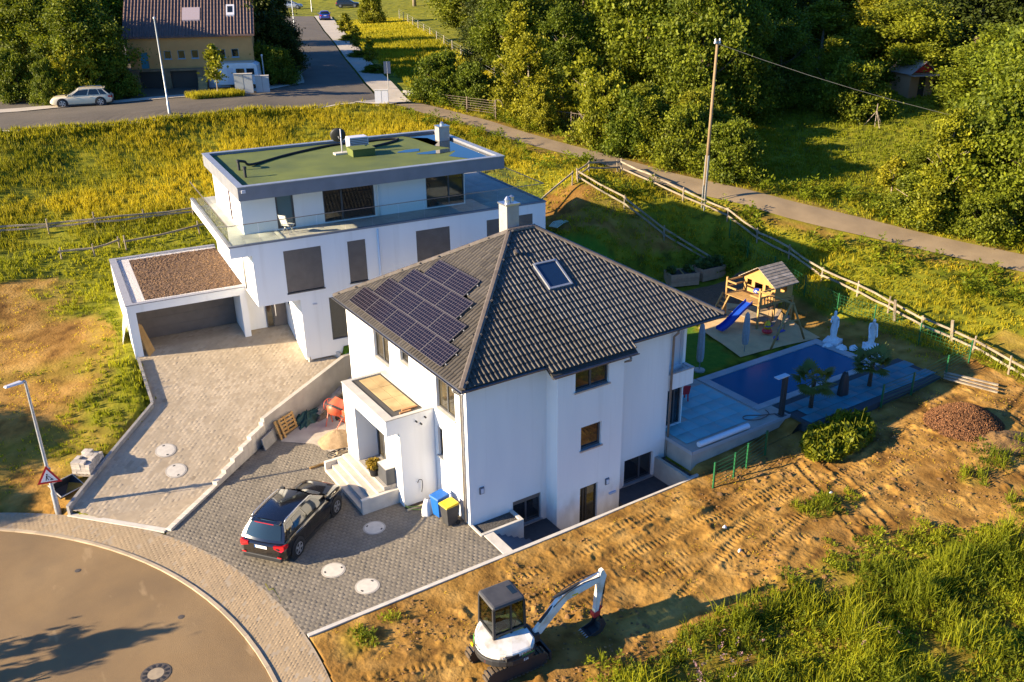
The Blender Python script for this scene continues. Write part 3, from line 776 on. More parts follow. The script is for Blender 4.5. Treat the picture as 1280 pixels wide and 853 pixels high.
for k, (M, fn, LL) in enumerate(planes):
    for a, s_ in tile_spots(None, None, None, -1, int(LL/TW)+1, fn):
        q_ = M @ Vector((a + TW/2, s_ + TG/2, 0))
        if q_.x > NX - .1 and q_.y > NY - .1: continue
        if k == 0 and SKY_A[0]-.1 < a+TW/2 < SKY_A[1]+.1 and SKY_A[2]-.1 < s_+TG/2 < SKY_A[3]+.1: continue
        if k == 1:
            y = LY - a - TW/2; r = (s_ + TG/2 - PANEL_S0)/PH
            if 0 <= r < 4:
                p0, p1 = PROWS[int(r)]
                if PANEL_Y0 + p0*PW + .35 < y < PANEL_Y0 + p1*PW - .35 and .3 < r < 3.8: continue
        allt.append((k, a, s_, (M @ Vector((a, s_, 0)) - camp).length + (40 if k > 1 else 0)))
allt.sort(key=lambda t: t[3])
for k, a, s_, _ in allt[:300]:
    o = bpy.data.objects.new('roof_tile', tile_me); C.objects.link(o); o.parent = roof
    o.matrix_local = planes[k][0] @ Matrix.Translation((a, s_, .012 + random.uniform(-.003, .003)))
Vs = []; Fs = []; rn = []
base = 0
for k, a, s_, _ in allt[300:]:
    M = np.array(planes[k][0]); P = TV + np.array((a, s_, .012 + random.uniform(-.003, .003)))
    Vs.append(P @ M[:3, :3].T + M[:3, 3]); Fs += [tuple(i + base for i in f) for f in TF]; base += len(TV)
    rn += [random.random()] * len(TF)
o = np_mesh('roof_tile', np.concatenate(Vs), np.array(Fs), TILE_S, roof, rn); o['kind'] = 'stuff'
# hip and ridge caps
cap = MB(); cap.extrude([(-.13, -.03), (-.115, .045), (-.06, .085), (.06, .085), (.115, .045), (.13, -.03)], (0, 0, 0), (0, .42, 0))
cap_me = cap.mesh('hip_tile', TILE_R)
def caps(p0, p1, flip=False):
    p0 = Vector(p0); p1 = Vector(p1); L = (p1-p0).length; n = int(L/.38); d = (p1-p0).normalized()
    for i in range(n):
        q_ = p0 + d*(i*L/n)
        if q_.x > NX - .2 and q_.y > NY - .3: continue
        o = bpy.data.objects.new('hip_tile', cap_me); C.objects.link(o); o.parent = roof
        y = (d + Vector((0, 0, random.uniform(-.012, .012)))).normalized(); x = y.cross(Vector((0, 0, 1))).normalized(); z = x.cross(y)
        M = Matrix.Identity(4)
        for r in range(3): M[r][0] = x[r]; M[r][1] = y[r]; M[r][2] = z[r]
        M.translation = p0 + d*(i*L/n) + Vector((0, 0, .05 + .012*(1 - (i % 2)*0)))
        o.matrix_local = M
for q, t in ((E[0], rl), (E[1], rr), (E[2], rr), (E[3], rl), (rr, rl)): caps(q, t)
# gutters
def gutter(p0, p1, nrm):
    b = MB(); b.extrude([(-.07, 0), (-.055, -.06), (0, -.09), (.055, -.06), (.07, 0), (.05, -.005), (0, -.06), (-.05, -.005)], p0, p1)
    return b.build('gutter', GUTTER, roof)
gutter((-.07, LY, EZ-.02), (-.07, -.05, EZ-.02), 0); gutter((-.0, -.07, EZ-.02), (bx0, -.07, EZ-.02), 0); gutter((bx1, -.07, EZ-.02), (LX, -.07, EZ-.02), 0); gutter((bx0, byy-.07, zb-.02), (bx1, byy-.07, zb-.02), 0)
gutter((LX+.07, -.05, EZ-.02), (LX+.07, NY, EZ-.02), 0)
# solar panels on the left slope
SOLAR = bpy.data.materials.new('solar_cells'); SOLAR.use_nodes = True
nt = SOLAR.node_tree; N = nt.nodes; L_ = nt.links; pb = N['Principled BSDF']; pb.inputs['Roughness'].default_value = .22; pb.inputs['Specular IOR Level'].default_value = .2
tc = N.new('ShaderNodeTexCoord'); bk = N.new('ShaderNodeTexBrick'); bk.offset = 0; bk.inputs['Scale'].default_value = 1
bk.inputs['Color1'].default_value = (.006, .006, .014, 1); bk.inputs['Color2'].default_value = (.010, .008, .016, 1); bk.inputs['Mortar'].default_value = (.15, .125, .135, 1)
bk.inputs['Mortar Size'].default_value = .0046; bk.inputs['Brick Width'].default_value = .1700; bk.inputs['Row Height'].default_value = .1570
bk.inputs['Mortar Smooth'].default_value = 0
mp = N.new('ShaderNodeMapping'); mp.inputs['Location'].default_value = (.016, .018, 0)
L_.new(tc.outputs['Object'], mp.inputs[0]); L_.new(mp.outputs[0], bk.inputs['Vector']); L_.new(bk.outputs['Color'], pb.inputs['Base Color'])
pframe = MB(); e = .018
pframe.box(.006, PW-.006, .004, e, -.035, .006); pframe.box(.006, PW-.006, PH-e, PH-.004, -.035, .006); pframe.box(.006, e+.004, e, PH-e, -.035, .006); pframe.box(PW-e-.004, PW-.006, e, PH-e, -.035, .006)
pframe_me = pframe.mesh('panel_frame', mat('panel_frame', (.15, .135, .135), .4, metal=.3)); pcell_me = MB().box(.02, PW-.02, .016, PH-.016, -.03, 0).mesh('solar_panel', SOLAR)
Ms = planes[1][0]
for r, (p0, p1) in enumerate(PROWS):
    for i in range(int(p1-p0)):
        y0 = PANEL_Y0 + (p0+i)*PW
        o = bpy.data.objects.new('solar_panel', pcell_me); C.objects.link(o); o.parent = house
        o.matrix_local = Ms @ Matrix.Translation((LY - y0 - PW, PANEL_S0 + r*PH, .16))
        f = bpy.data.objects.new('panel_frame', pframe_me); C.objects.link(f); f.parent = o
b = MB()
for r, (p0, p1) in enumerate(PROWS):
    for q in (.22, .78):
        b.M = Ms; y0, y1 = PANEL_Y0+p0*PW-.08, PANEL_Y0+p1*PW+.08
        b.box(LY-y1, LY-y0, PANEL_S0+r*PH+PH*q-.02, PANEL_S0+r*PH+PH*q+.02, .06, .12)
b.build('mounting_rail', GALV, house)
# roof window
Mf = planes[0][0]
b = MB(); b.M = Mf; u0, u1, s0, s1 = SKY_A
b.box(u0, u0+.08, s0, s1, 0, .14); b.box(u1-.08, u1, s0, s1, 0, .14); b.box(u0+.08, u1-.08, s0, s0+.09, 0, .135); b.box(u0+.08, u1-.08, s1-.09, s1, 0, .15)
sk = b.build('roof_window', COPING, house)
b = MB(); b.M = Mf; b.box(u0+.08, u1-.08, s0+.09, s1-.09, .03, .105); b.build('pane', mat('skylight_glass', (.01, .025, .06), .03, spec=.9), sk)
b = MB(); b.M = Mf; b.box(u0-.12, u0-.003, s0-.2, s1+.12, .0, .055); b.box(u1+.003, u1+.12, s0-.2, s1+.12, .0, .055); b.box(u0-.003, u1+.003, s0-.2, s0-.003, 0, .05); b.build('flashing', ANTH, sk)
b = MB(); b.M = Mf @ Matrix.Translation((5.55, 4.88/ct, 0)); b.lathe([(.09, 0), (.085, .14), (.12, .15), (.12, .2), (.03, .22)], n=10); b.build('vent_cap', TILE_R, house)
# chimney
CHIM = mat('chimney_cladding', (.42, .39, .35), .55, (.36, .33, .30), 2.5, metal=.3)
b = MB(); b.box(6.0, 6.62, 6.2, 6.85, 9.2, 10.85); ch = b.build('chimney', CHIM, house)
b = MB(); b.box(5.95, 6.67, 6.15, 6.90, 10.853, 10.92); b.build('chimney_cap', STEEL, ch)
b = MB(); b.lathe([(.12, 10.92), (.11, 11.05), (.15, 11.06), (.05, 11.2)], (6.22, 6.5, 0), 12); b.lathe([(.1, 10.92), (.09, 11.1), (.12, 11.11), (.12, 11.16), (.02, 11.22)], (6.45, 6.52, 0), 12); b.build('flue', STEEL, ch, smooth=False)
# downpipes
def downpipe(x, y, z0, z1, m, dx=0, dy=0, r=.055):
    b = MB(); b.tube([(x+dx, y+dy, z1), (x+dx, y+dy, z1-.12), (x, y, z1-.38), (x, y, z0)], r, 8); return b.build('downpipe', m, house, smooth=True)
downpipe(.29, .62, .1, 6.1, ZINC, -.3, 0); downpipe(7.42, -.10, -.05, 5.85, ZINCB, .1, -.45); downpipe(10.60, .28, -.9, 6.1, ZINCB, 0, -.25)
# wall lamps and letter slot
LAMPG = mat('lamp_glass', (.55, .6, .7), .25)
for x, y, z in ((6.62, -.38, .28), (.92, .37, 1.48)):
    l = MB().box(x-.10, x+.10, y-.05, y-.003, z-.15, z+.15).build('wall_lamp', mat('lamp_frame', (.12, .13, .16), .4), house)
    MB().box(x-.06, x+.06, y-.09, y-.052, z-.10, z+.10).build('lamp_shade', LAMPG, l)
MB().box(6.75, 7.10, -.46, -.383, -.42, -.34).build('letter_slot', mat('slot_blue', (.35, .45, .62), .4), house)

# entrance annex
b = MB()
b.box(-1.75, .36, 3.05, 7.35, 3.45, 4.12)
b.box(-1.2, .36, 3.053, 4.55, -.1, 3.448)                  # right of the door
b.box(-1.747, .36, 6.2, 7.347, -.1, 3.448)                 # left pier
b.box(-.75, .36, 4.552, 6.198, -.1, 3.448)
annex = b.build('entrance_annex', WHITE2, house)
b = MB()
b.box(-1.78, -1.40, 3.02, 7.38, 4.123, 4.17); b.box(.0, .36, 3.02, 7.38, 4.123, 4.165); b.box(-1.40, 0, 3.02, 3.22, 4.123, 4.168); b.box(-1.40, 0, 7.2, 7.38, 4.123, 4.168)
b.build('coping', mat('pale_coping', (.50, .47, .42), .6, (.42, .40, .37), 2), annex)
b = MB(); b.box(-1.40, 0, 3.22, 7.2, 4.122, 4.130); b.build('roof_membrane', mat('bitumen', (.06, .055, .05), .8), annex)
PLY = mat('plywood', (.44, .32, .15), .8, (.33, .225, .10), 1.6, var=.1)
for i in range(2):
    for j in range(3):
        MB().box(-1.08 + i*.49, -.60 + i*.49, 3.65 + j*1.14, 4.77 + j*1.14, 4.132, 4.150 + .004*((i+j) % 2)).build('board', PLY, annex)
for y in (3.28, 3.46): MB().box(-1.0 + (y-3.28), -.5 + (y-3.28)*2, y, y+.10, 4.133, 4.20).build('board', mat('scrap_wood', (.36, .18, .07), .8), annex)
window(house, (-.75, 6.198), (0, -1), .06, 1.59, .87, 3.38, depth=-.06, fm=ANTH, split=(.42,), name='entrance_door', gm=DGLASS2, fw=.09)
for x, z in ((-.45, 3.78), (-.05, 3.86), (-.25, 3.62)): MB().tube([(x, 3.048, z), (x, 2.94, z)], .035, 8).build('spotlight', BLACKP, house)
b = MB(); b.box(.345, .365, 1.0, 2.2, 1.5, 1.56); b.build('wall_scar', mat('putty', (.66, .62, .55), .9), house)

# ------------------------------------------------------------------ sunken entrance in front of the house, terrace
strip = MB(); strip.box(-7.30, 10.4, -2.06, -1.9, -2.4, .04)
structure(strip.build('kerb', CONC_L))
GRAVEL_D = mat('dark_gravel', (.050, .046, .042), .95, (.11, .10, .09), 22, bump=.6, bscale=45, contrast=(.45, .6))
b = MB(); b.box(.45, 2.2, -.47, -.35, -1.9, .06); b.box(2.2, 2.34, -.47, .36, -1.9, .06); b.box(.36, .45, -.47, .36, -.5, .05)
bed = tag(b.build('gravel_bed', CONC_L), 'low pale walled bed of dark gravel at the near corner of the house', 'gravel bed')
MB().box(.45, 2.2, -.35, .366, -.6, -.02).build('gravel', GRAVEL_D, bed)['kind'] = 'stuff'
STEPG = mat('grey_step', (.16, .165, .18), .8, (.13, .135, .15), 2)
bst = thing('basement_stairs', 'grey sunken steps leading down along the gravel bed to the basement', 'stairs', (.9, -1.2, 0))
MB().box(-.42, 0, -.70, .72, -.5, .035).build('landing', CONC_L, bst)
for i in range(7): MB().box(.0 + i*.28, .28 + i*.28, -.70, .72, -2.0, -.15 - i*.16).build('step', STEPG, bst)
structure(MB().box(1.2, 10.3, -1.9, .3, -2.2, -1.9).build('basement_floor', STEPG))
structure(MB().box(2.35, 4.02, -1.9, .36, -1.9, -1.0).build('basement_floor', mat('dark_slab', (.06, .06, .065), .85, (.045, .045, .05), 3)))
b = MB(); b.box(7.36, 10.0, -1.9, .36, -1.9, -1.0)
structure(b.build('light_well_floor', MATS['dark_slab']))
b = MB(); b.box(9.95, 10.12, -1.9, .36, -1.9, -.02); b.box(10.12, 10.55, -1.9, -1.72, -1.9, -.02)
pl = tag(b.build('light_well_wall', CONC), 'concrete wall of the light well beside the terrace', 'wall')
MB().box(10.12, 10.55, -1.72, .36, -1.9, -.2).build('gravel', GRAVEL_D, pl)['kind'] = 'stuff'
TERR = mat('terrace_concrete', (.30, .32, .33), .6, (.24, .26, .27), .8)
TERRT = mat('terrace_tile', (.17, .42, .47), .55, (.145, .36, .41), .9, attr=.04)
TPOLY = [(10.56, -1.32), (16.75, -1.32), (16.75, -.2), (15.8, -.2), (15.8, 4.0), (12.02, 4.0), (12.02, .93), (10.56, .93)]
b = MB(); b.prism(TPOLY, -2.2, .825); terr = structure(b.build('terrace', CONC))
pavers('terrace_tile', TPOLY, .8, .8, .03, 0, lambda x, y: np.full(np.shape(x), .85), TERRT, terr, gap=.006, stagger=False)
b = MB(); b.box(10.54, 16.77, -1.36, -1.325, .70, .86); b.box(10.53, 10.558, -1.36, .9, .70, .86); b.build('edge_trim', mat('trim_grey', (.35, .37, .4), .4), terr)
tag(MB().tube([(11.05, -1.2, 1.0), (14.1, -1.2, 1.0)], .13, 12).build('rolled_cover', mat('cover_white', (.62, .68, .76), .45), smooth=True, auto=40), 'long white rolled pool cover lying along the terrace edge', 'pool cover')
# pool
POOLW = mat('pool_water', (.0015, .075, .17), .22, (.002, .092, .20), .35, spec=.06, bump=.12, bscale=5)
PSTONE = mat('pool_rim', (.34, .36, .37), .5, (.28, .30, .31), 1.2, var=.12)
pool = thing('swimming_pool', 'long rectangular in-ground pool with dark blue water', 'swimming pool', (20.3, 1.9, .85))
MB().box(-4.03, 4.05, -1.72, 1.58, -.7, -.03).build('water', POOLW, pool)
for (x0, x1, y0, y1, n, ax) in ((-4.5, 4.6, 1.58, 2.02, 9, 0), (-4.5, 4.6, -2.1, -1.72, 9, 0), (-4.5, -4.03, -1.72, 1.58, 4, 1), (4.05, 4.6, -1.72, 1.58, 4, 1)):
    for i in range(n):
        if ax == 0: b = MB().box(x0+(x1-x0)*i/n+.003, x0+(x1-x0)*(i+1)/n-.003, y0, y1, -.3, .018 + .002*(i % 2))
        else: b = MB().box(x0, x1, y0+(y1-y0)*i/n+.003, y0+(y1-y0)*(i+1)/n-.003, -.3, .018 + .002*(i % 2))
        b.build('rim_stone', PSTONE, pool)
WETS = mat('wet_slate', (.03, .19, .25), .65, (.022, .15, .205), 1.4, attr=.08)
pdeck = structure(MB().prism([(16.76, -2.85), (26.2, -2.85), (26.4, -.2), (16.76, -.21)], -1.2, .825).build('pool_deck', mat('slate_bed', (.03, .045, .055), .8)))
pavers('slate_slab', [(16.95, -2.78), (26.1, -2.78), (26.35, -.25), (16.95, -.28)], .95, .62, .03, 0, lambda x, y: np.full(np.shape(x), .85), WETS, pdeck, gap=.012)
# sand, mulch and lawn pieces lie on the garden
SANDM = mat('play_sand', (.62, .42, .20), .95, (.52, .35, .17), 2, bump=.4, bscale=30)
MULCHM = mat('bark_mulch', (.20, .105, .05), .95, (.12, .06, .03), 9, bump=.7, bscale=30)
tag(flat_poly('sand', SAND, lambda x, y: tz0(x, y) + .10 + (fbm(np.array([x]), np.array([y]), 1.2) - .5)*.12, SANDM, 5), kind='stuff')
tag(flat_poly('bark_mulch', MULCH, lambda x, y: tz0(x, y) + .11 + (fbm(np.array([x]), np.array([y]), 1.0) - .5)*.12, MULCHM, 4), kind='stuff')

# ------------------------------------------------------------------ flat-roofed house
Z2 = 2.7
fh = thing('flat_roof_house', 'white modern house with a roof terrace and a set-back top storey', 'house', (HX, HY, Z2), HA)
def zz(z): return z - Z2
b = MB()
FRONT = [(1.48, 3.34, zz(5.58), zz(7.80)), (4.68, 5.62, zz(5.57), zz(7.82)), (8.35, 10.25, zz(5.58), zz(7.80)), (12.4, 15.2, zz(5.58), zz(7.80))]
wall_faces(b, (1, 0), (1, 0), 16, zz(5.2), zz(8.30), FRONT, .1)
LOWD = [(1.43, 2.31, 0.02, zz(5.05))]
wall_faces(b, (3.05, 0), (1, 0), 13.95, -.8, zz(5.2), LOWD, .12)
wall_faces(b, (17, 0), (0, 1), 10.3, -.8, zz(8.30)); wall_faces(b, (17, 10.3), (-1, 0), 16, -.8, zz(8.30)); wall_faces(b, (1, 10.3), (0, -1), 10.3, zz(5.2), zz(8.30))
wall_faces(b, (3.05, 3.5), (0, -1), 3.5, -.8, zz(5.2), [(.5, .9, 1.3, 2.1)], .1)
wall_faces(b, (1.0, 3.5), (1, 0), 2.05, -.3, zz(5.2)); wall_faces(b, (1.0, 10.3), (0, -1), 6.8, -.3, zz(5.2))
b.quad((1, 0, zz(5.2)), (1, 3.5, zz(5.2)), (3.05, 3.5, zz(5.2)), (3.05, 0, zz(5.2)))
b.build('wall', WHITE2, fh)
b = MB(); b.box(0, 16.998, .002, 10.7, zz(7.80), zz(8.32)); slab = b.build('terrace_slab', WHITE2, fh)
# (the slab stands 2 mm behind the wall face)
b = MB(); b.box(-.03, 17.03, -.03, .16, zz(8.322), zz(8.40)); b.box(-.03, .16, .16, 10.7, zz(8.322), zz(8.40)); b.box(16.84, 17.03, .16, 10.7, zz(8.322), zz(8.40)); b.build('coping', FASCIA, slab)
TFL = mat('terrace_floor', (.46, .43, .38), .8, (.40, .37, .33), 1.2, attr=.06)
pavers('terrace_tile', [(.17, .17), (16.8, .17), (16.8, 10.6), (.17, 10.6)], .8, .8, .03, 0, lambda x, y: np.full(np.shape(x), zz(8.37)), TFL, slab, gap=.006, stagger=False, rec=.001)
for i, h in enumerate(FRONT):
    s_ = MB(); n = 2 if i != 1 else 1
    for j in range(n):
        u0 = 1 + h[0] + (h[1]-h[0])*j/n + .005; u1 = 1 + h[0] + (h[1]-h[0])*(j+1)/n - .005
        s_.box(u0, u1, .03, .07, h[2] + .09, h[3])
    sh = s_.build('shutter', SHUTTER, fh)
    b = MB()
    for k in range(int((h[3]-h[2]-.09)/.075)): b.box(1+h[0]+.012, 1+h[1]-.012, .022, .0295, h[2]+.10+k*.075, h[2]+.10+k*.075+.058)
    b.build('slat', SHUTTER, sh)['kind'] = 'stuff'
    b = MB().box(1+h[0]-.03, 1+h[1]+.03, -.04, .10, h[2]-.003, h[2]+.06); b.build('sill', ANTH, sh)
window(fh, (3.05, 0), (1, 0), *LOWD[0], depth=.08, split=(), fw=.06, name='garden_door', gm=DGLASS)
window(fh, (3.05, 3.5), (0, -1), .5, .9, 1.3, 2.1, depth=.07, fw=.05)
b = MB(); b.box(2.35, 3.02, 3.42, 3.496, 0, 2.3); dr = b.build('front_door', SHUTTER, fh); MB().box(2.42, 2.46, 3.36, 3.418, .6, 1.7).build('handle', STEEL, dr)
window(fh, (1.0, 3.5), (1, 0), .95, 1.33, .0, 2.3, depth=-.05, name='side_light', fw=.05, gm=DGLASS2)
b = MB(); b.tube([(7.28, -.06, zz(8.2)), (7.28, -.06, -.2)], .05, 8); b.build('downpipe', WHITE2, fh, smooth=True)
b = MB(); b.tube([(.96, 2.4, zz(7.6)), (.96, 2.4, zz(5.4))], .045, 8); b.build('downpipe', ZINC, fh, smooth=True)
MB().box(3.65, 3.85, -.06, -.003, zz(4.82), zz(4.88)).build('wall_lamp', SHUTTER_L, fh)
# top storey
b = MB(); PH_ = [(1.68, 2.58, zz(8.42), zz(10.40)), (4.07, 6.77, zz(8.42), zz(10.40)), (9.65, 11.86, zz(8.42), zz(10.40))]
wall_faces(b, (1.1, 1.8), (1, 0), 11.9, zz(8.36), zz(10.46), PH_, .15)
wall_faces(b, (13, 1.8), (0, 1), 7.1, zz(8.36), zz(10.46), [(.1, 2.6, zz(8.42), zz(10.4))], .1); wall_faces(b, (13, 8.9), (-1, 0), 11.9, zz(8.36), zz(10.46)); wall_faces(b, (1.1, 8.9), (0, -1), 7.1, zz(8.36), zz(10.46), [(4.1, 4.55, zz(8.45), zz(10.2))], .1)
b.build('set_back_wall', WHITE2, fh)
window(fh, (1.1, 1.8), (1, 0), *PH_[0], depth=.1, fw=.10, gm=mat('bluish_glass', (.10, .16, .17), .05, spec=.8))
window(fh, (1.1, 1.8), (1, 0), *PH_[1], depth=.1, fw=.06, split=(.36,), gm=mat('room_glass', (.035, .028, .02), .05, (.01, .01, .01), .9, spec=.8))
window(fh, (1.1, 1.8), (1, 0), *PH_[2], depth=.1, fw=.06, split=(.6,), gm=DGLASS2)
window(fh, (13, 1.8), (0, 1), .1, 2.6, zz(8.42), zz(10.4), depth=.06, fw=.06, split=(.5,))
window(fh, (1.1, 8.9), (0, -1), 4.1, 4.55, zz(8.45), zz(10.2), depth=.06, fm=mat('frame_wine', (.12, .03, .04), .5))
b = MB(); b.tube([(8.05, 1.74, zz(10.4)), (8.05, 1.74, zz(8.4))], .05, 8); b.build('downpipe', WHITE2, fh, smooth=True)
b = MB()
for (x0, x1, y0, y1) in ((.78, 14.61, .2, .48), (.78, 14.61, 9.0, 9.28), (.78, 1.06, .48, 9.0), (14.33, 14.61, .48, 9.0)): b.box(x0, x1, y0, y1, zz(10.42), zz(11.05))
b.box(1.06, 14.33, .48, 9.0, zz(10.44), zz(10.90))
rf = b.build('roof', FASCIA, fh)
b = MB(); b.box(.75, 14.64, .17, .50, zz(11.053), zz(11.09)); b.box(.75, 14.64, 8.98, 9.31, zz(11.053), zz(11.09)); b.box(.75, 1.08, .50, 8.98, zz(11.053), zz(11.09)); b.box(14.31, 14.64, .50, 8.98, zz(11.053), zz(11.09)); b.build('coping', COPING, rf)
MOSS = mat('mossy_roof', (.125, .150, .022), .8, (.070, .095, .018), .55, bump=.2, bscale=12, contrast=(.3, .7))
b = MB(); nx = 28; rows = [[(1.06 + 13.27*i/nx, .48 + 8.52*j/12, zz(10.935) + .02*random.random()) for i in range(nx+1)] for j in range(13)]
b.grid(rows); b.build('roof_membrane', MOSS, rf, smooth=True)
PUD = mat('puddle', (.015, .02, .022), .02, spec=.9)
def blob(cx, cy, rx, ry, sd):
    r = random.Random(sd); ph = [r.uniform(0, 6.28) for _ in range(4)]
    return [(cx + rx*math.cos(t)*(1+.18*math.sin(2*t+ph[0])+.12*math.sin(3*t+ph[1])+.06*math.sin(7*t+ph[2])), cy + ry*math.sin(t)*(1+.18*math.sin(2*t+ph[0])+.12*math.sin(3*t+ph[1])+.06*math.sin(7*t+ph[3]))) for t in [2*math.pi*i/40 for i in range(40)]]
for i, (cx, cy, rx, ry) in enumerate(((11.0, 4.6, .75, .32), (12.3, 3.6, 1.0, .5))):
    b = MB(); b.quad(*[(x, y, zz(10.962)) for x, y in blob(cx, cy, rx, ry, i)]); o = b.build('puddle', PUD, rf)
b = MB(); pts = [(14.32, .6), (14.32, 8.95), (12.2, 8.95), (12.5, 8.3), (13.3, 7.6), (13.35, 6.1), (12.75, 5.2), (13.2, 4.4), (13.15, 3.2), (12.3, 2.2), (12.9, 1.2), (13.2, .7)]
o = flat_poly('puddle', pts, lambda x, y: zz(10.963), PUD); o.parent = rf
b = MB(); b.box(13.5, 14.15, 6.25, 6.85, zz(10.9), zz(11.75)); c2 = b.build('chimney', CHIM, fh)
b = MB(); b.box(13.46, 14.19, 6.21, 6.89, zz(11.753), zz(11.80)); b.lathe([(.13, zz(11.8)), (.12, zz(11.92)), (.03, zz(12.02))], (13.82, 6.55, 0), 12); b.build('chimney_cap', STEEL, c2)
for u, v in ((1.77, 4.56), (1.70, 2.75)):
    b = MB(); b.lathe([(.07, zz(10.9)), (.07, zz(11.36)), (.10, zz(11.37)), (.10, zz(11.47)), (.02, zz(11.5))], (u, v, 0), 10); b.build('vent_pipe', BLACKP, fh, smooth=True, auto=40)
b = MB(); b.box(.93, 1.12, .10, .197, zz(10.80), zz(10.94)); b.build('camera_housing', SHUTTER_L, fh)
def P2(u, v, z): x, y = h2(u, v); return (x, y, z)
# loose things on that roof
def hose(name, pts, r, m, n=6):
    P = [Vector(p) for p in pts]; out = []
    for i in range(len(P)-1):
        p0, p1, p2, p3 = P[max(i-1, 0)], P[i], P[i+1], P[min(i+2, len(P)-1)]
        for k in range(6):
            t = k/6
            out.append(.5*((2*p1) + (p2-p0)*t + (2*p0-5*p1+4*p2-p3)*t*t + (3*p1-p0-3*p2+p3)*t**3))
    out.append(P[-1])
    return MB().tube(out, r, n).build(name, m, smooth=True)
tag(hose('roof_hose', [P2(1.77, 4.56, 11.42), P2(2.15, 4.9, 11.28), P2(2.6, 5.3, 11.02), P2(4.85, 6.9, 11.0), P2(7.4, 8.15, 11.0), P2(9.3, 8.3, 11.0), P2(11.5, 8.2, 11.0), P2(11.3, 7.6, 11.0), P2(10.2, 6.9, 11.0), P2(9.4, 6.5, 11.0)], .07, RUBBER), 'black corrugated hose snaking across the mossy flat roof', 'hose')
dish = thing('satellite_dish', 'black satellite dish on a short mast on the mossy flat roof', 'satellite dish', P2(7.55, 5.75, 10.95), HA)
MB().box(-.45, .35, -.22, .22, 0, .10).build('ballast', CONC_L, dish)
MB().tube([(0, 0, .1), (0, 0, 1.35)], .035, 8).build('mast', SHUTTER_L, dish, smooth=True)
b = MB(); b.M = Matrix.Translation((-.12, .12, 1.0)) @ Matrix.Rotation(R_(-72), 4, 'X') @ Matrix.Rotation(R_(15), 4, 'Y'); b.lathe([(.02, -.06), (.2, -.045), (.34, 0), (.42, .05), (.41, .052), (.2, -.03), (.02, -.045)], n=22); b.build('reflector', BLACKP, dish, smooth=True)
b = MB(); b.tube([(-.12, .1, .95), (-.2, -.35, .9)], .02, 6); b.build('feed_arm', GALV, dish)
box_ = thing('roof_hatch', 'green mossy hatch block in the middle of the flat roof', 'roof hatch', P2(8.4, 5.1, 10.95), HA)
MB().box(-.62, .62, -.55, .55, 0, .36).build('curb', MOSS, box_); MB().box(-.65, .65, -.58, .58, .362, .40).build('lid', MOSS, box_)
ac = thing('cooling_unit', 'light grey cooling unit standing behind the mossy roof hatch', 'air conditioner', P2(8.7, 6.6, 10.95), HA)
MB().box(-.55, .55, -.35, .35, .08, .72).build('casing', SHUTTER_L, ac, bevel=.03)
for k in range(6): MB().box(-.5, .5, -.357, -.351, .14 + k*.09, .19 + k*.09).build('louver', SHUTTER, ac)
MB().box(-.5, .5, -.3, .3, 0, .08).build('base', ANTH, ac)
# glass railing
HANDR = mat('handrail', (.30, .24, .20), .35, metal=.6)
rail = thing('glass_railing', 'clear glass railing with a thin dark handrail round the roof terrace', 'railing', (HX, HY, 8.40), HA)
gp = {}
def panels(p0, p1, n, skip=()):
    p0 = Vector(p0); p1 = Vector(p1); d = (p1-p0)/n; L = d.length; a = math.atan2(d.y, d.x)
    me = MB().box(.02, L-.02, -.006, .006, 0, .93).mesh('glass_panel', GLASSR)
    for i in range(n):
        if i in skip: continue
        o = bpy.data.objects.new('glass_panel', me); C.objects.link(o); o.parent = rail
        q = p0 + d*i; o.location = (q.x, q.y, 0); o.rotation_euler = (0, 0, a)
    return MB().bar((p0.x, p0.y, .955), (p1.x, p1.y, .955), .035, .03).build('handrail', HANDR, rail)
panels((.07, .07, 0), (16.93, .07, 0), 12); panels((.07, 10.6, 0), (.07, .11, 0), 7); panels((16.93, .11, 0), (16.93, 10.6, 0), 7)
# things on the terrace
ch_ = thing('garden_chair', 'pale folding chair on the roof terrace near the front railing', 'chair', P2(3.1, 1.0, 8.38), HA + 2.2)
FABR = mat('chair_fabric', (.62, .60, .56), .8)
MB().box(-.24, .24, -.22, .22, .42, .45).build('seat', FABR, ch_)
b = MB(); b.bar((-.22, .22, .45), (-.22, .40, 1.0), .03); b.bar((.22, .22, .45), (.22, .40, 1.0), .03); b.build('back_frame', STEEL, ch_)
b = MB(); b._add([(-.2, .235, .5), (.2, .235, .5), (.2, .40, .98), (-.2, .40, .98), (-.2, .255, .5), (.2, .255, .5), (.2, .42, .98), (-.2, .42, .98)], [(0,1,2,3),(7,6,5,4),(0,4,5,1),(3,2,6,7)]); b.build('backrest', FABR, ch_)
for x in (-.22, .22): MB().bar((x, -.22, 0), (x, .15, .42), .03).build('leg', STEEL, ch_); MB().bar((x, .26, 0), (x, -.15, .42), .03).build('leg', STEEL, ch_)

# ------------------------------------------------------------------ garage
gx, gy = h2(-4.75, 3.0)
gar = thing('garage', 'white double garage with grey door and gravel-covered flat roof', 'garage', (gx, gy, Z2), HA)
WD, DP, HT = 5.74, 8.4, 2.65
b = MB()
b.box(0, .40, 0, DP, -.4, 2.2); b.box(5.42, WD, 0, DP, -.3, 2.2); b.box(.40, 5.42, DP-.25, DP, -.4, 2.2); b.box(0, WD, 0, DP, 2.202, 2.45)
b.box(0, WD, 0, .22, 2.452, 2.60); b.box(0, .30, .22, DP, 2.452, 2.60); b.box(.3, WD, DP-.2, DP, 2.452, 2.60)
b.build('wall', WHITE2, gar)
b = MB(); b.box(-.03, WD, -.03, .25, 2.602, 2.65); b.box(-.03, .33, .25, DP+.03, 2.602, 2.65); b.box(.33, WD, DP-.22, DP+.03, 2.602, 2.65); b.build('coping', mat('garage_coping', (.30, .30, .33), .5, (.26, .26, .29), 3), gar)
